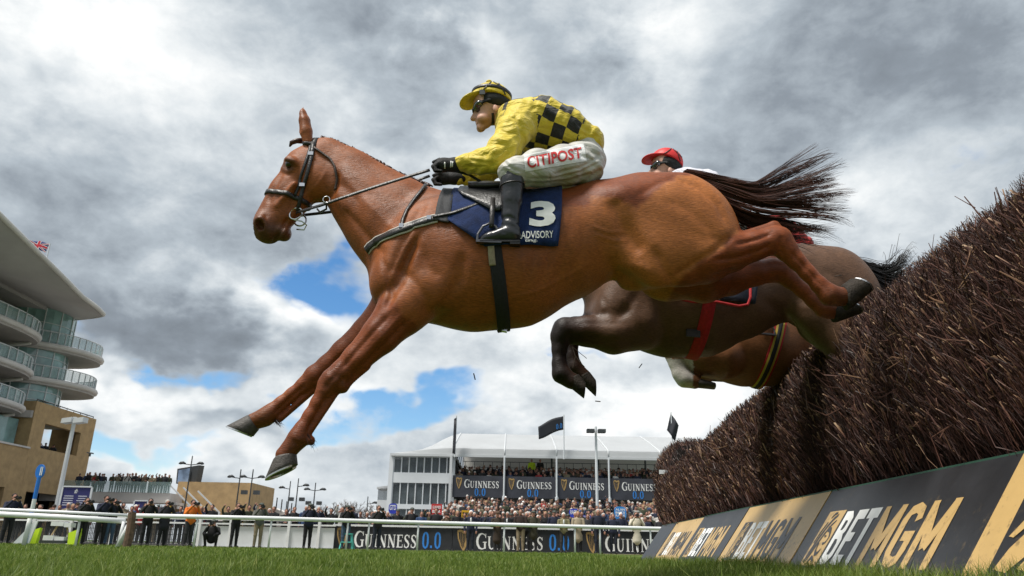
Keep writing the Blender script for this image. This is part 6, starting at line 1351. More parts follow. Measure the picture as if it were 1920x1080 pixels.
# racing saddle: small seat and forward flap, girth, leathers and irons
SD = empty('racing_saddle', PY(920, 360, YM), 'small black racing saddle with elastic girth and stirrup irons', 'saddle')
body_sheet('flap', [(866, 857, 352), (872, 866, 364), (882, 880, 373), (896, 895, 382), (910, 912, 392), (924, 924, 402), (940, 938, 402), (955, 950, 380)], mat('saddle_flap', (.022, .022, .024), .38, .3, 30, .3, 90, spec=.5), SD, .026, .007, seed=5, folds=.001)
body_sheet('seat', [(876, 876, 346), (890, 890, 349), (910, 910, 350), (940, 940, 349), (965, 965, 348), (985, 985, 347)], LEATHER, SD, .040, .02, seed=6, folds=.0)
ELAS = mat('elastic_girth', (.016, .016, .018), .8, .2, 80, .5, 300); BEIGE = mat('girth_strap', (.30, .25, .17), .8, .2, 60)
P, Q = girdle(HBVH, PY(928, 500, YM), Vector(PY(945, 640, YM))-Vector(PY(916, 440, YM)), (0, -1, 0), .006, -2.3, 2.3, 60); strap('girth', P, .062, .006, ELAS, SD, Q)
strap_px('girth_tab', [(921, 462), (922, 480), (924, 498)], .03, .004, BEIGE, SD, .013)
mb = MB(); p = Vector(PY(946, 616, YM)); mb.bar(p+Vector((-.012, 0, -.008)), p+Vector((.012, 0, -.012)), .03, .012); mb.build('girth_buckle', STEEL, SD)
for s in (-1, 1):
    y = YM+s*.315
    strap('stirrup_leather', [Vector(PY(924, 372, YM+s*.27)), Vector(PY(923, 395, y)), Vector(PY(922, 418, y-.004)), Vector(PY(921, 428, y))], .022, .006, LEATHER, SD, [(0, s, 0)]*4)
    c = Vector(PY(917, 436, y)); mb = MB()
    mb.tube([c+Vector((-.052, 0, -.045)), c+Vector((-.05, 0, -.01)), c+Vector((-.028, 0, .03)), c+Vector((0, 0, .045)), c+Vector((.028, 0, .03)), c+Vector((.05, 0, -.01)), c+Vector((.052, 0, -.045))], .006, 8)
    mb.bar(c+Vector((-.056, 0, -.045)), c+Vector((.056, 0, -.047)), .03, .012); mb.build('stirrup_iron', mat('dark_alloy', (.12, .12, .13), .35, metal=.8), SD)
# ------------------------------------------------------------------ the leading jockey
def silk(name, c1, c2=None, cell=(.064, .052), rough=.55):
    m = mat(name, c1, rough, .06, 9, spec=.35, sheen=.25); t = m.node_tree; b = t.nodes['Principled BSDF']
    tc = t.nodes.new('ShaderNodeTexCoord'); n = t.nodes.new('ShaderNodeTexNoise'); n.inputs['Scale'].default_value = 11; n.inputs['Detail'].default_value = 3; n.inputs['Distortion'].default_value = 1.6
    mp = t.nodes.new('ShaderNodeMapping'); mp.inputs['Scale'].default_value = (1, .6, 2.0); mp.inputs['Rotation'].default_value = (0, .6, 0); t.links.new(tc.outputs['Object'], mp.inputs[0]); t.links.new(mp.outputs[0], n.inputs['Vector'])
    bp = t.nodes.new('ShaderNodeBump'); bp.inputs['Strength'].default_value = .8; bp.inputs['Distance'].default_value = .022; t.links.new(n.outputs['Fac'], bp.inputs['Height']); t.links.new(bp.outputs[0], b.inputs['Normal'])
    if c2:
        a = t.nodes.new('ShaderNodeUVMap'); a.uv_map = 'check'; k = t.nodes.new('ShaderNodeTexChecker'); k.inputs['Scale'].default_value = 1.0
        mp2 = t.nodes.new('ShaderNodeMapping'); mp2.inputs['Scale'].default_value = (1/cell[0], 1/cell[1], 1); mp2.inputs['Location'].default_value = (.02, .35, .5)
        k.inputs[1].default_value = tuple(c1)+(1,); k.inputs[2].default_value = tuple(c2)+(1,)
        t.links.new(a.outputs[0], mp2.inputs[0]); t.links.new(mp2.outputs[0], k.inputs[0]); t.links.new(k.outputs[0], b.inputs['Base Color'])
    return m
YEL = silk('yellow_silk', (.66, .50, .035)); CHK = silk('yellow_black_check', (.66, .50, .035), (.014, .014, .013))
BREECH = mat('white_breeches', (.50, .49, .46), .5, .12, 10, .0, 30, spec=.35)
def foldbump(m, sc, rot, dist, scale):
    t = m.node_tree; b = t.nodes['Principled BSDF']; tc = t.nodes.new('ShaderNodeTexCoord'); n = t.nodes.new('ShaderNodeTexNoise'); n.inputs['Scale'].default_value = scale; n.inputs['Detail'].default_value = 3; n.inputs['Distortion'].default_value = 1.2
    mp = t.nodes.new('ShaderNodeMapping'); mp.inputs['Scale'].default_value = sc; mp.inputs['Rotation'].default_value = rot; t.links.new(tc.outputs['Object'], mp.inputs[0]); t.links.new(mp.outputs[0], n.inputs['Vector'])
    bp = t.nodes.new('ShaderNodeBump'); bp.inputs['Strength'].default_value = .7; bp.inputs['Distance'].default_value = dist; t.links.new(n.outputs['Fac'], bp.inputs['Height']); t.links.new(bp.outputs[0], b.inputs['Normal'])
foldbump(BREECH, (.8, .6, 2.2), (0, .25, 0), .02, 9)
SKIN = mat('skin', (.57, .32, .24), .5, .12, 30, .15, 150, spec=.35); BOOT = mat('boot_leather', (.016, .017, .02), .28, .25, 14, .5, 26, spec=.55)
GLOVE = mat('black_glove', (.012, .012, .013), .7, .3, 60, .5, 200); BLACKF = mat('black_fabric', (.014, .015, .016), .75, .3, 60, .3, 200)
LENS = mat('goggle_lens', (.03, .035, .045), .05, spec=.9, coat=1.)
S1 = mpp(PY(960, 300, YM))
def jfield(u0, v0, u1, v1, half, h):
    lo, hi = PY(u0, v1, YM), PY(u1, v0, YM); return Field((lo[0], -half, lo[2]), (hi[0], half, hi[2]), h)
def jp(u, v, dy=0.): p = PY(u, v, YM+dy); p[1] -= YM; return p
def jchain(fd, st, k=.025, ident=0):      # (u, v, r px, dy)
    for a, b in zip(st[:-1], st[1:]): fd.cone(jp(a[0], a[1], a[3]), jp(b[0], b[1], b[3]), a[2]*S1, b[2]*S1, 1., k, ident)
def jdone(fd, name, mats, parent, it=1, disp=None, creases=None):
    fd.ax[1] = fd.ax[1]+np.float32(YM); fd.lo[1] += YM; V, F, idv = fd.extract(); V = relax(V, F, it, .5)
    if disp is not None: V = V+vnormals(V, F)*disp(V)[:, None]
    if creases: V = sculpt(V, F, creases)
    mi = np.zeros(len(F), int)
    if isinstance(mats, list): mi = np.clip(np.max(idv[F], axis=1), 0, len(mats)-1)
    return mesh(name, V, F, mats, parent, True, mi), V, F
def wr(amp, f, ax=(1, .4, .6), ph=0.):
    return lambda V: amp*np.sin(V @ (np.array(ax)*f)+1.6*np.sin(V @ np.array([7., 11., 9.]))+ph)*np.sin(V @ np.array([13., 9., -17.])+ph*2)
def jockey1():
    J = empty('person', PY(1090, 345, YM), 'jockey in yellow and black checked silks with yellow cap, crouching over the chestnut', 'jockey')
    # body: one continuous figure under the clothes
    fd = jfield(780, 140, 1160, 480, .5, .0075)
    jchain(fd, [(1090, 305, 36, 0), (1055, 258, 36, 0), (985, 232, 36, 0), (948, 222, 20, 0)], .03)
    for s in (-1, 1):
        jchain(fd, [(985, 218, 22, s*.14), (955, 262, 17, s*.21), (936, 302, 14, s*.23), (866, 308 if s < 0 else 334, 10, s*.19)], .03)
        jchain(fd, [(1085, 312, 34, s*.1), (962, 326 if s < 0 else 350, 20, s*.28), (957, 420 if s < 0 else 436, 9, s*.30), (945, 444 if s < 0 else 460, 6, s*.30), (918, 448 if s < 0 else 465, 4, s*.30)], .03)
    # head and face
    fd.ell(jp(921, 194), (35*S1, 29*S1, 33*S1), .1, .02); fd.ell(jp(909, 220), (18*S1, 19*S1, 24*S1), -.2, .028)
    jchain(fd, [(948, 226, 19, 0), (927, 210, 20, 0)], .02)
    jchain(fd, [(894, 208, 4.2, 0), (887.5, 221.5, 5.4, 0)], .008); fd.ell(jp(886.5, 223), (5.2*S1, 6*S1, 4*S1), 0, .006)      # nose
    fd.ell(jp(901.5, 241), (8.5*S1, 10*S1, 6.5*S1), .2, .012); fd.cone(jp(893.5, 231.5, -.018), jp(893.5, 231.5, .018), .006, .006, 1, .006); fd.cone(jp(896, 236, -.016), jp(896, 236, .016), .007, .007, 1, .006)   # chin, lips
    fd.cone(jp(892, 233.8, -.03), jp(892, 233.8, .03), .003, .003, 1, .004, 0, True)
    for s in (-1, 1):
        fd.ell(jp(905, 221, s*.045), (11*S1, 7*S1, 8*S1), 0, .016); fd.ell(jp(895, 207, s*.032), (6*S1, 6*S1, 4.5*S1), 0, .008, 0, True); fd.cone(jp(892, 202, s*.012), jp(896, 200, s*.05), .007, .006, 1, .01)
        fd.ell(jp(929, 203, s*.076), (6*S1, 3*S1, 9*S1), .2, .006)
    body, V, F = jdone(fd, 'body', SKIN, J, 1)
    BB = bvh_of(body)
    # jacket
    fd = jfield(840, 165, 1160, 370, .5, .0062)
    jchain(fd, [(1093, 270, 34, 0)], .03)
    for a, b in zip([(972, 237, 45), (1016, 243, 52), (1056, 254, 46)], [(1016, 243, 52), (1056, 254, 46), (1098, 272, 35)]):
        fd.cone(jp(a[0], a[1]), jp(b[0], b[1]), a[2]*S1, b[2]*S1, 1.42, .03, 1)
    fd.cone(jp(950, 215), jp(958, 219), 21*S1, 27*S1, 1.05, .02, 0)
    for s in (-1, 1):
        d = 0 if s < 0 else 1
        jchain(fd, [(984, 222, 35, s*.13), (962, 250, 31, s*.2), (947, 278, 29, s*.225), (935, 298+d*10, 26, s*.235)], .03, 0)
        jchain(fd, [(935, 298+d*10, 25, s*.235), (905, 303+d*22, 21, s*.22), (880, 305+d*27, 17.5, s*.2), (864, 306.5+d*29, 13.5, s*.19)], .02, 0)
    jk, V, F = jdone(fd, 'jacket', [YEL, CHK], J, 1, lambda V: wr(.0045, 34)(V)+wr(.003, 70, (.6, .2, 1), 1.)(V)+wr(.0022, 120, (1, .3, -.5), 2.)(V),
        [(p_, w_, d_, 0, 9) for p_, w_, d_ in (([(918, 312), (934, 302), (956, 284)], 4, -.010), ([(925, 292), (940, 286), (958, 268)], 3.5, -.009), ([(930, 268), (946, 270), (962, 262)], 3.5, -.007), ([(934, 240), (952, 250), (970, 248)], 4, -.007), ([(880, 298), (900, 304), (920, 306)], 3, -.007), ([(872, 312), (896, 314), (914, 312)], 3, -.006), ([(962, 216), (976, 236), (982, 262), (972, 290)], 5, -.013), ([(1000, 292), (1030, 285), (1066, 270)], 4, -.009), ([(1050, 262), (1080, 268), (1112, 262)], 4, -.009), ([(1070, 246), (1096, 252), (1122, 262)], 3.5, -.008), ([(1080, 232), (1104, 246), (1126, 258)], 3.5, -.006), ([(992, 252), (1010, 270), (1004, 290)], 4, -.006), ([(1015, 200), (1030, 225), (1028, 250)], 4, -.005))])
    ax = jp(1098, 272)-jp(972, 230); ax /= np.linalg.norm(ax); o0 = jp(972, 237)+np.array([0, YM, 0]); q = V-o0; sA = q @ ax
    up = np.array([-ax[2], 0, ax[0]]); up = up if up[2] > 0 else -up; an = np.arctan2(q[:, 1], q @ up)*.135
    # hem and yoke stay yellow
    uv = jk.data.uv_layers.new(name='check'); li = np.empty(len(jk.data.loops), np.int32); jk.data.loops.foreach_get('vertex_index', li)
    uv.data.foreach_set('uv', np.stack([sA, an], 1)[li].astype(np.float32).ravel())
    mi = np.empty(len(F), np.int32); jk.data.polygons.foreach_get('material_index', mi); fs = sA[F].mean(1)
    uu, vv = projv(V); fu = uu[F].mean(1); mi[(fs > .325) | (fs < -.085)] = 0; jk.data.polygons.foreach_set('material_index', mi)
    JB = bvh_of(jk)
    # breeches
    fd = jfield(925, 250, 1160, 395, .5, .0065)
    fd.cone(jp(1091, 302), jp(1082, 312), 43*S1, 40*S1, 1.12, .03)
    for s in (-1, 1):
        d = 0 if s < 0 else 22
        jchain(fd, [(1096, 307, 39, s*.1), (1060, 311+d*.4, 36, s*.16), (1010, 316+d*.8, 30, s*.24), (968, 322+d, 25, s*.29), (960, 330+d, 22, s*.30)], .03)
    fd.cone(jp(1086, 272), jp(1093, 282), 33*S1, 36*S1, 1.25, .02)
    br, V, F = jdone(fd, 'breeches', BREECH, J, 1, lambda V: wr(.007, 24, (.35, .2, 1))(V)+wr(.004, 55, (.7, .2, .9), 1.)(V)+wr(.0025, 110, (.3, .2, 1), 2.)(V),
        [(p_, w_, d_, 0, 9) for p_, w_, d_ in (([(972, 344), (1020, 346), (1070, 340), (1108, 326)], 4, -.011), ([(990, 336), (1040, 336), (1090, 324), (1124, 304)], 3.5, -.009), ([(1040, 326), (1090, 314), (1128, 292)], 3.5, -.008), ([(944, 302), (956, 314), (976, 322)], 3.5, -.009), ([(946, 318), (962, 328), (982, 332)], 3.5, -.008), ([(1078, 276), (1092, 292), (1116, 300)], 4, -.009), ([(1096, 268), (1108, 284), (1130, 292)], 3.5, -.007), ([(960, 300), (990, 296), (1030, 288)], 3.5, -.006), ([(1100, 340), (1116, 326), (1130, 318)], 4, -.009))])
    QB = bvh_of(br)
    vt, ft = text_mesh('CITIPOST', .022, space=1.0)
    RED = mat('red_print', (.55, .03, .03), .6)
    pan = [(0, 0), (1, 0), (1, 1), (0, 1)]; gv = [(i/14, j/4) for j in range(5) for i in range(15)]; gf = [(j*15+i, j*15+i+1, j*15+16+i, j*15+15+i) for j in range(4) for i in range(14)]
    pn = decal('sponsor_panel', gv, gf, ((984, 322), (1100, 302), (1094, 270), (982, 291)), QB, mat('white_panel', (.74, .74, .74), .6), J, .003, .08)
    dl = decal('sponsor_lettering', vt, ft, ((989, 316), (1091, 297), (1089, 277), (987, 295)), QB, RED, J, .006, .08)
    # boots, gloves
    for s in (-1, 1):
        d = 0 if s < 0 else 16; dy = s*.30
        fd = jfield(880, 300, 1010, 500, .5, .006)
        jchain(fd, [(961, 322+d, 20.5, dy), (960, 345+d, 19.5, dy), (959, 375+d, 17.5, dy), (957, 405+d, 14.5, dy), (957, 428+d, 13.5, dy)], .012)
        jchain(fd, [(957, 428+d, 13, dy), (960, 441+d, 13.5, dy), (940, 442+d, 12.5, dy), (920, 446+d, 10, dy), (905, 450+d, 7, dy)], .02)
        fd.cut(jp(955, 456+d, dy), -(jp(955, 400, dy)-jp(957, 460, dy)))
        fd.cut(jp(960, 317+d, dy), jp(961, 300, dy)-jp(960, 320, dy)+np.array([.01, 0, 0]))
        o, V, F = jdone(fd, 'boot', BOOT, J, 1, lambda V: .0022*np.sin(V[:, 2]*150+np.sin(V[:, 0]*40)*2)*np.exp(-((V[:, 2]-jp(957, 424, -.3)[2])/.05)**2))
        a, b = Vector(PY(975, 456+d, YM+dy)), Vector(PY(900, 456+d, YM+dy)); mb = MB(); mb.bar(a, b, .06, .008); mb.bar(a+Vector((0, 0, -.006)), a.lerp(b, .25)+Vector((0, 0, -.006)), .055, .016); mb.build('sole', LEATHER, o)
        if s < 0:
            ring_p = [jp(961, 349, dy)]; BB2 = bvh_of(o); P, Q = girdle(BB2, PY(960, 350, YM+dy), (1, 0, .12), (0, 1, 0), .001, n=28, far=.2); strap('boot_seam', P, .006, .003, LEATHER, o, Q, True)
        hv = 311 if s < 0 else 336; hx = 832; dy2 = s*.185
        fd = jfield(795, 280, 885, 360, .4, .0042)
        fd.cone(jp(868, hv-3, dy2), jp(853, hv-2, dy2), 12*S1, 13*S1, 1, .01); fd.cone(jp(853, hv-2, dy2), jp(830, hv-1, dy2), 12*S1, 12.5*S1, 1, .012)
        fd.ell(jp(832, hv-2, dy2), (15*S1, 13*S1, 11.5*S1), .1, .012)
        for i in range(4):                                        # fingers curled round the rein, thumb on top
            yy = dy2+s*(.030-.020*i); x0 = 822-[0, 2, 2, 0][i]*1.0
            fd.cone(jp(x0, hv-5, yy), jp(x0-8, hv+1, yy), .0105, .010, 1, .003); fd.cone(jp(x0-8, hv+1, yy), jp(x0-4, hv+9, yy), .010, .0095, 1, .003); fd.cone(jp(x0-4, hv+9, yy), jp(x0+5, hv+10, yy), .0095, .0085, 1, .003)
        fd.cone(jp(836, hv-8, dy2-s*.025), jp(824, hv-11, dy2-s*.034), .0115, .011, 1, .006); fd.cone(jp(824, hv-11, dy2-s*.034), jp(813, hv-7, dy2-s*.03), .011, .009, 1, .003)
        g, V, F = jdone(fd, 'glove', GLOVE, J, 0)
        if s < 0:
            GB = bvh_of(g)
            for (u0, v0, u1, v1) in ((834, 304, 834, 316), (846, 302, 845, 314), (849, 303, 848, 313)):
                strap_px('glove_mark', [(u0, v0), (u1, v1)], .006, .001, WHITE_P, g, .001, GB, 3)
    # cap
    fd = jfield(850, 140, 975, 225, .3, .0045)
    fd.ell(jp(920, 190), (40*S1, 36*S1, 37*S1), .08, .0, 0)
    fd.cut(jp(930, 190), jp(930, 200)-jp(930, 190)+np.array([-.004, 0, 0])); 
    fd.ell(jp(884, 189.5), (25*S1, 29*S1, 5.0*S1), .38, .012, 0); fd.ell(jp(887, 195), (22*S1, 26*S1, 5*S1), .38, .006, 0, True)
    cap, V, F = jdone(fd, 'cap', YEL, J, 1)
    CB = bvh_of(cap)
    mb = MB(); mb.tube([PY(917, 152, YM), PY(917, 156, YM)], [.014, .02], 12); mb.build('button', mat('cap_button', (.5, .38, .03), .6), cap, True)
    c3 = Vector(PY(921, 184, YM)); P, Q = girdle(CB, PY(921, 180, YM), Vector(PY(960, 184, YM))-Vector(PY(880, 176, YM)), (0, 1, 0), .002, n=48); gb = strap('goggle_strap', P, .020, .003, LEATHER, cap, Q, True)
    for a, b in (((921, 154), (905, 170)), ((925, 154), (950, 168)), ((935, 157), (948, 178))): strap_px('trim', [a, b], .006, .002, LEATHER, cap, .002, CB, 5)
    p = hit(CB, 905, 170, .012); mb = MB(); mb.bar(p+Vector((-.014, 0, 0)), p+Vector((.014, 0, .001)), .012, .026); mb.build('clip', mat('clip_plastic', (.08, .085, .09), .4), cap)
    # ear cover, harness and goggles
    fd = jfield(880, 180, 965, 260, .3, .0042)
    fd.ell(jp(925, 197), (33*S1, 33*S1, 21*S1), -.12, .01)
    fd.cut(jp(906, 205), jp(880, 205)-jp(906, 209)); fd.cut(jp(925, 188), jp(925, 170)-jp(925, 190))
    jdone(fd, 'ear_cover', BLACKF, J, 1)
    strap_px('chin_strap', [(924, 212), (925, 224), (923, 236), (917, 244)], .013, .003, LEATHER, J, .003, BB)
    fd = jfield(870, 185, 935, 230, .2, .0036)
    fd.ell(jp(899.5, 205), (14*S1, 28*S1, 11*S1), .25, .0); fd.cone(jp(890, 212), jp(890, 220), 5*S1, 6*S1, 1.2, .006, 0, True)
    jdone(fd, 'goggles', LENS, J, 1)
    P, Q = girdle(BB, PY(918, 203, YM), Vector(PY(950, 196, YM))-Vector(PY(890, 207, YM)), (0, 1, 0), .006, n=44); strap('goggle_band', P, .017, .004, BLACKF, J, Q, True)
    return J
J1 = jockey1()
# ------------------------------------------------------------------ the two horses behind, with their riders
def remap(o, mm):
    for sl in o.material_slots: pass
def copy_tree(root, w, ang, label, cat, mm=None, skip=(), group=None, extra=(0, 0, 0)):
    """copy a thing and its parts to another horse; mm: part name -> material"""
    mm = mm or {}; r = root.copy(); COL.objects.link(r); p = w(np.array(root.location)); r.location = tuple(p+np.array(extra)); r.rotation_euler = (0, -ang, 0); tag(r, label, cat, group)
    def rec(o, parent):
        for ch in list(o.children):
            base = ch.name.split('.')[0]
            if base in skip: continue
            c = ch.copy(); COL.objects.link(c); mi_ = ch.matrix_parent_inverse.copy(); c.parent = parent; c.matrix_parent_inverse = mi_
            if base in mm:
                c.data = ch.data.copy(); ms = mm[base] if isinstance(mm[base], (list, tuple)) else [mm[base]]*len(c.data.materials)
                for i in range(len(c.data.materials)): c.data.materials[i] = ms[min(i, len(ms)-1)]
            rec(ch, c)
    rec(root, r); return r
def other_horse(name_label, chest, chest_y, butt, legs, hooves, cm, hair, tail, coatf, seed, strokes=()):
    P0 = PY(705, 510, YM); P1 = PY(1375, 438, YM); Q0 = PY(chest[0], chest[1], chest_y); Q1 = PY(butt[0], butt[1], chest_y)
    ang = math.atan2(Q1[2]-Q0[2], Q1[0]-Q0[0])-math.atan2(P1[2]-P0[2], P1[0]-P0[0])
    w0 = Warp(ang, P0, (Q0[0], 0, Q0[2])); wf = Warp(ang, P0, Q0)
    S2 = mpp(PY(1350, 600, chest_y)); ex = [wf(PY(u, v, YM)) for u, v in ((440, 460), (560, 190), (1400, 400), (1250, 320))]
    lo = np.min(ex, 0); hi = np.max(ex, 0); lx = [PY(u, v, chest_y) for ch in legs for (u, v, r, d) in ch]; lo = np.minimum(lo, np.min(lx, 0)); hi = np.maximum(hi, np.max(lx, 0))
    fd = Field((lo[0]-.15, -.42, lo[2]-.15), (hi[0]+.15, .42, hi[2]+.12), .0125); pt, S, E, chain = trunk(fd, w0)
    for s in (-1, 1): E(1272, 440, (100, 50, 96), -.35, .06, YM+s*.12); E(1322, 430, (54, 46, 74), .35, .05, YM+s*.13); E(1230, 478, (50, 36, 50), -.3, .08, YM+s*.14)
    for ch in legs:
        for a, b in zip(ch[:-1], ch[1:]):
            pa, pb = PY(a[0], a[1], chest_y+a[3]), PY(b[0], b[1], chest_y+b[3]); pa[1] -= chest_y; pb[1] -= chest_y; fd.cone(pa, pb, a[2]*S2, b[2]*S2, 1., .025)
    fd.ax[1] = fd.ax[1]+np.float32(chest_y); fd.lo[1] += chest_y; V, F, _ = fd.extract(); V = sculpt(relax(V, F, 2, .5), F, strokes)
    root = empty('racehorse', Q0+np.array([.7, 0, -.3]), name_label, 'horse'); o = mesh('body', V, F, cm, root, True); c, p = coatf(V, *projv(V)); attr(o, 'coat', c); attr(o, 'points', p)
    for (cf, cb, toe, heel, d, m) in hooves: hoof('hoof', cf, cb, toe, heel, chest_y+d, m, root, hw=.058)
    for yy in (-.085, .085):
        eyeball(Vector(wf(PY(540, 309, YM+yy))), .021, EYE, root)
    if tail: strands('tail', [[PY(u, v, chest_y+d) for u, v, d in t] for t in tail], 420, hair, root, .0028, .016, 12, .02, seed, .15)
    return root, o, wf, ang
BAY = coat_mat('bay_coat', (.125, .064, .036), (.045, .018, .009), (.008, .006, .006), .5)
CH3 = coat_mat('liver_chestnut_coat', (.24, .095, .036), (.10, .042, .02), (.55, .52, .48), .5)
Y2 = 4.40
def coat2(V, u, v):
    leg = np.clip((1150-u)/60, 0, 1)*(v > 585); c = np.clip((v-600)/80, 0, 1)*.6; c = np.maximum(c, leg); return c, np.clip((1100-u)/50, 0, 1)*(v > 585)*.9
H2, B2, W2, A2 = other_horse('dark bay racehorse with folded forelegs jumping behind the chestnut', (1108, 568), Y2, (1632, 560),
    [[(1200, 612, 44, -.10), (1150, 626, 36, -.13), (1100, 621, 27, -.14), (1060, 620, 23, -.14)], [(1060, 620, 23, -.14), (1052, 632, 18, -.14), (1049, 655, 13, -.14), (1049, 682, 12.5, -.14), (1053, 701, 16, -.14), (1068, 713, 12.5, -.14), (1077, 716, 14, -.14)],
     [(1205, 612, 42, .10), (1165, 622, 34, .13), (1112, 616, 26, .14), (1078, 616, 22, .14)], [(1078, 616, 22, .14), (1072, 640, 13, .14), (1072, 668, 11.5, .14), (1077, 688, 14, .14), (1089, 700, 11.5, .14), (1096, 706, 13, .14)],
     [(1545, 600, 50, -.08), (1590, 645, 40, -.13), (1650, 660, 30, -.16), (1690, 650, 24, -.16), (1712, 680, 18, -.16), (1740, 735, 15, -.16), (1755, 760, 18, -.16)], [(1550, 605, 50, .08), (1600, 650, 40, .13), (1660, 668, 28, .15), (1700, 660, 23, .15), (1722, 690, 17, .15), (1748, 742, 15, .15)]],
    [((1063, 722), (1086, 703), (1095, 747), (1097, 717), -.14, HOOF2), ((1086, 714), (1106, 698), (1117, 743), (1116, 712), .14, HOOF2), ((1748, 772), (1768, 758), (1768, 800), (1786, 778), -.16, HOOF2), ((1742, 758), (1762, 744), (1762, 786), (1780, 764), .15, HOOF2)], BAY, HAIR_B,
    [[(1566, 494, 0), (1610, 492, 0), (1650, 504, 0), (1674, 498, 0), (1690, 474, .02), (1704, 496, .03)], [(1570, 497, 0), (1615, 498, -.01), (1655, 512, 0), (1682, 500, 0), (1698, 478, 0), (1712, 500, 0)], [(1576, 500, 0), (1620, 506, -.02), (1660, 524, -.02), (1695, 522, -.02), (1712, 520, 0), (1726, 530, 0)], [(1582, 505, 0), (1624, 516, -.02), (1660, 538, -.03), (1690, 545, -.03), (1706, 552, 0), (1716, 566, 0)], [(1588, 510, 0), (1624, 526, -.02), (1650, 548, -.02), (1668, 560, 0), (1676, 570, 0), (1682, 584, 0)]], coat2, 31,
    [(p_, w_, d_*.6, a_, b_) for p_, w_, d_, a_, b_ in [([(1196, 545), (1176, 580), (1150, 606)], 8, -.012, 0, 9), ([(1240, 560), (1236, 600), (1214, 640)], 10, -.014, 0, 9), ([(1130, 556), (1140, 580), (1128, 590)], 6, -.008, 0, 9), ([(1160, 555), (1186, 575), (1200, 610)], 8, .007, 0, 9), ([(1190, 640), (1140, 640), (1090, 632)], 5, -.010, 0, 9), ([(1180, 606), (1130, 606), (1080, 606)], 5, -.007, 0, 9),
     ([(1064, 600), (1072, 622), (1066, 644)], 5, -.007, 0, 9), ([(1056, 650), (1058, 675), (1062, 692)], 3.5, -.008, 0, 9), ([(1046, 708), (1058, 716), (1068, 706)], 4, -.005, 0, 9), ([(1340, 590), (1330, 630), (1310, 664)], 7, -.004, 0, 9), ([(1370, 590), (1362, 630), (1345, 660)], 7, -.004, 0, 9), ([(1400, 590), (1394, 625), (1380, 652)], 7, -.004, 0, 9),
     ([(1430, 560), (1470, 590), (1500, 630), (1516, 650)], 10, -.016, 0, 9), ([(1240, 668), (1290, 662), (1340, 652), (1400, 630)], 4, .004, 0, 9), ([(1540, 505), (1580, 525), (1606, 560)], 7, -.009, 0, 9), ([(1480, 560), (1500, 575), (1530, 580)], 5, .004, 0, 9)]])
Y3 = 5.5
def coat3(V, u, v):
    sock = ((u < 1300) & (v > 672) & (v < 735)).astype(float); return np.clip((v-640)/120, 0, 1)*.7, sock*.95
H3, B3, W3, A3 = other_horse('reddish brown racehorse with white socks, farthest, half hidden by the fence', (1277, 645), Y3, (1695, 625),
    [[(1350, 668, 42, -.13), (1318, 668, 34, -.14), (1285, 660, 25, -.14), (1268, 662, 21, -.14)], [(1268, 662, 21, -.14), (1270, 680, 15, -.14), (1276, 700, 14, -.14), (1284, 710, 15, -.14), (1298, 714, 12, -.14), (1304, 716, 12, -.14)],
     [(1355, 668, 40, .13), (1330, 664, 33, .14), (1306, 656, 24, .14)], [(1306, 656, 22, .14), (1306, 674, 15, .14), (1310, 694, 14, .14), (1320, 702, 14, .14), (1328, 705, 12, .14)],
     [(1630, 680, 42, -.08), (1680, 725, 32, -.13), (1730, 740, 24, -.16), (1750, 760, 18, -.16), (1768, 800, 13, -.16)], [(1635, 680, 42, .08), (1690, 730, 30, .13), (1740, 745, 22, .15), (1760, 770, 16, .15), (1775, 805, 13, .15)]],
    [((1296, 726), (1310, 709), (1340, 730), (1338, 718), -.14, HOOF), ((1322, 714), (1336, 698), (1362, 716), (1358, 702), .14, HOOF), ((1760, 806), (1780, 800), (1772, 832), (1792, 818), -.16, HOOF2), ((1768, 810), (1786, 804), (1780, 836), (1798, 822), .15, HOOF2)], CH3, HAIR_M, None, coat3, 33)
REDC = mat('red_cap', (.62, .025, .025), .5, .06, 9, spec=.4); WHS = silk('white_silk', (.62, .62, .70)); REDS = silk('red_silk', (.55, .03, .03)); REDG = mat('red_girth', (.38, .012, .015), .7, .2, 60, .3, 200); NVD = mat('navy_cloth_dark', (.014, .02, .035), .75, .2, 20, .4, 200)
STRG = mat('striped_girth', (.35, .22, .05), .7, .3, 60)
def shift(P_photo, Yp, wf, ref):      # move a copied thing so that one of its points falls where the photo shows it
    a = wf(PY(ref[0], ref[1], YM)); b = PY(P_photo[0], P_photo[1], Yp); d = b-a; d[1] = 0; return tuple(d)
W2b = Warp(A2-.17, PY(705, 510, YM), PY(1108, 568, Y2))
J2 = copy_tree(J1, W2b, A2-.17, 'jockey with red cap, black goggles and white silks behind the chestnut\'s croup', 'jockey', {'jacket': [WHS, WHS], 'cap': REDC}, ('sponsor_panel', 'sponsor_lettering', 'clip', 'button', 'glove_mark', 'goggle_strap'), extra=shift((1250, 304), Y2, W2b, (920, 188)))
J3 = copy_tree(J1, W3, A3, 'jockey in red silks and white breeches seen above the far horse', 'jockey', {'jacket': [REDS, REDS], 'cap': WHS}, ('sponsor_panel', 'sponsor_lettering', 'clip', 'button', 'glove_mark'), extra=shift((1524, 482), Y3, W3, (1134, 296)))
SD2 = copy_tree(SD, W2, A2, 'racing saddle with bright red girth on the dark bay', 'saddle', {}, ('girth', 'girth_tab', 'girth_buckle'))
SD3 = copy_tree(SD, W3, A3, 'racing saddle with striped girth on the farthest horse', 'saddle', {}, ('girth', 'girth_tab', 'girth_buckle'))
c2 = copy_tree(CL, W2, A2, 'dark navy number cloth with red edging on the dark bay', 'saddle cloth', {'cloth': NVD, 'binding': NVD}, ('number', 'sponsor_lettering', 'sponsor_small_lettering'), extra=shift((1396, 566), Y2, W2, (1046, 464)))
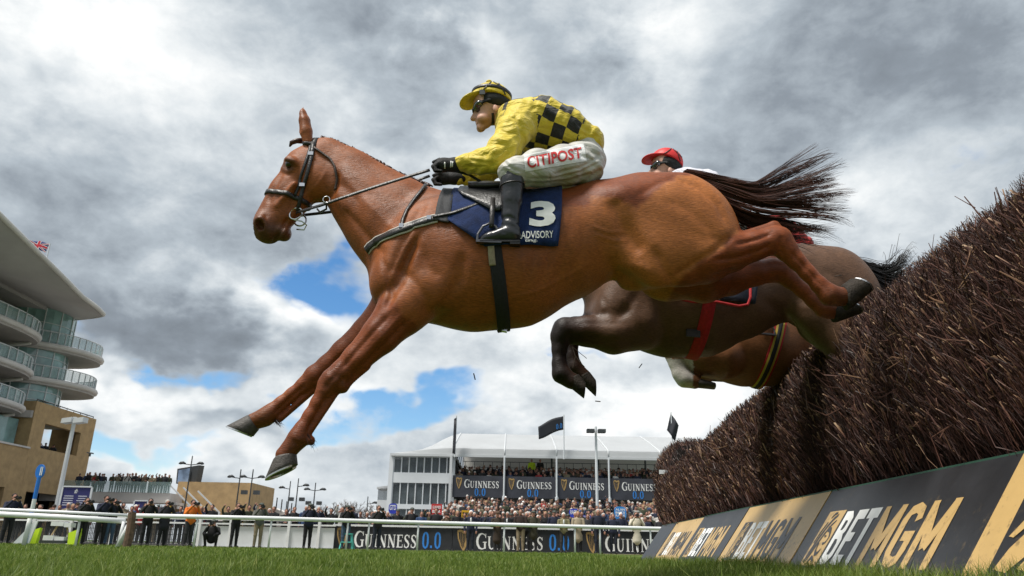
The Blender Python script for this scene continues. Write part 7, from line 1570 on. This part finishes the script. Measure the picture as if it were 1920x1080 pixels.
copy_tree(BR, W2, A2, 'black bridle on the dark bay horse', 'bridle'); copy_tree(BR, W3, A3, 'black bridle on the farthest horse', 'bridle')
def own(o, root):
    o.parent = root; o.matrix_parent_inverse = (Matrix.Translation(root.location) @ root.rotation_euler.to_matrix().to_4x4()).inverted(); return o
bpy.context.view_layer.update()
for (bo, root, Yh, c, a, b, parts) in ((B2, SD2, Y2, (1306, 610), (1296, 660), (1310, 560), ((0, .075, .006, REDG),)), (B3, SD3, Y3, (1430, 670), (1420, 715), (1436, 640), ((0, .085, .005, REDG), (0, .06, .008, mat('girth_yellow', (.42, .30, .04), .7)), (0, .03, .011, ELAS)))):
    bv_ = bvh_of(bo)
    for (_, wd, off, m_) in parts:
        P, Q = girdle(bv_, PY(c[0], c[1], Yh), Vector(PY(*a, Yh))-Vector(PY(*b, Yh)), (0, -1, 0), off, -2.2, 2.2, 50); own(strap('girth', P, wd, .006, m_, None, Q), root)
    if bo is B2:
        for (u_, v_) in ((1299, 622),):
            p_ = hit(bv_, u_, v_, .014)
            if p_: mb = MB(); mb.bar(p_+Vector((-.04, 0, 0)), p_+Vector((.04, 0, -.005)), .012, .045); own(mb.build('girth_buckle', LEATHER), root)
mb = MB(); yy = Y2-.335; mb.tube([PY(1230, 536, yy+.02), PY(1250, 556, yy), PY(1300, 566, yy), PY(1345, 566, yy), PY(1385, 574, yy), PY(1402, 571, yy), PY(1407, 558, yy), PY(1407, 540, yy+.02)], .008, 8); o = mb.build('red_piping', REDG); o.parent = c2; o.matrix_parent_inverse = (Matrix.Translation(c2.location) @ c2.rotation_euler.to_matrix().to_4x4()).inverted()
# birch fragments knocked loose, hanging in the air
TWM = mat('loose_twig', (.05, .035, .025), .8)
for i, (pts, Y, lab) in enumerate((([(1073, 650), (1079, 668), (1088, 680), (1096, 688)], 4.2, 'forked twig flying just behind the bay\'s folded foreleg'), ([(1424, 752), (1434, 757)], 4.6, 'short twig fragment in the air beneath the farthest horse'), ([(888, 700), (891, 712)], 3.6, 'tiny upright twig fragment in the air below the chestnut\'s belly'), ([(1116, 752), (1126, 753)], 4.2, 'flat twig fragment in the air below the bay\'s hooves'), ([(1198, 690), (1204, 682)], 4.4, 'small slanting twig fragment below the bay\'s belly'), ([(1565, 518), (1578, 516)], 3.9, 'pale chip in the air by the chestnut\'s hind hooves'))):
    mb = MB(); mb.tube([PY(u, v, Y) for u, v in pts], [.003]*len(pts), 5)
    if i == 0: mb.tube([PY(1079, 668, Y), PY(1074, 690, Y)], .0022, 5); mb.tube([PY(1074, 651, Y), PY(1100, 672, Y)], .0018, 5)
    tag(mb.build('loose_twig', TWM), lab, 'twig', 'birch fragments in the air')
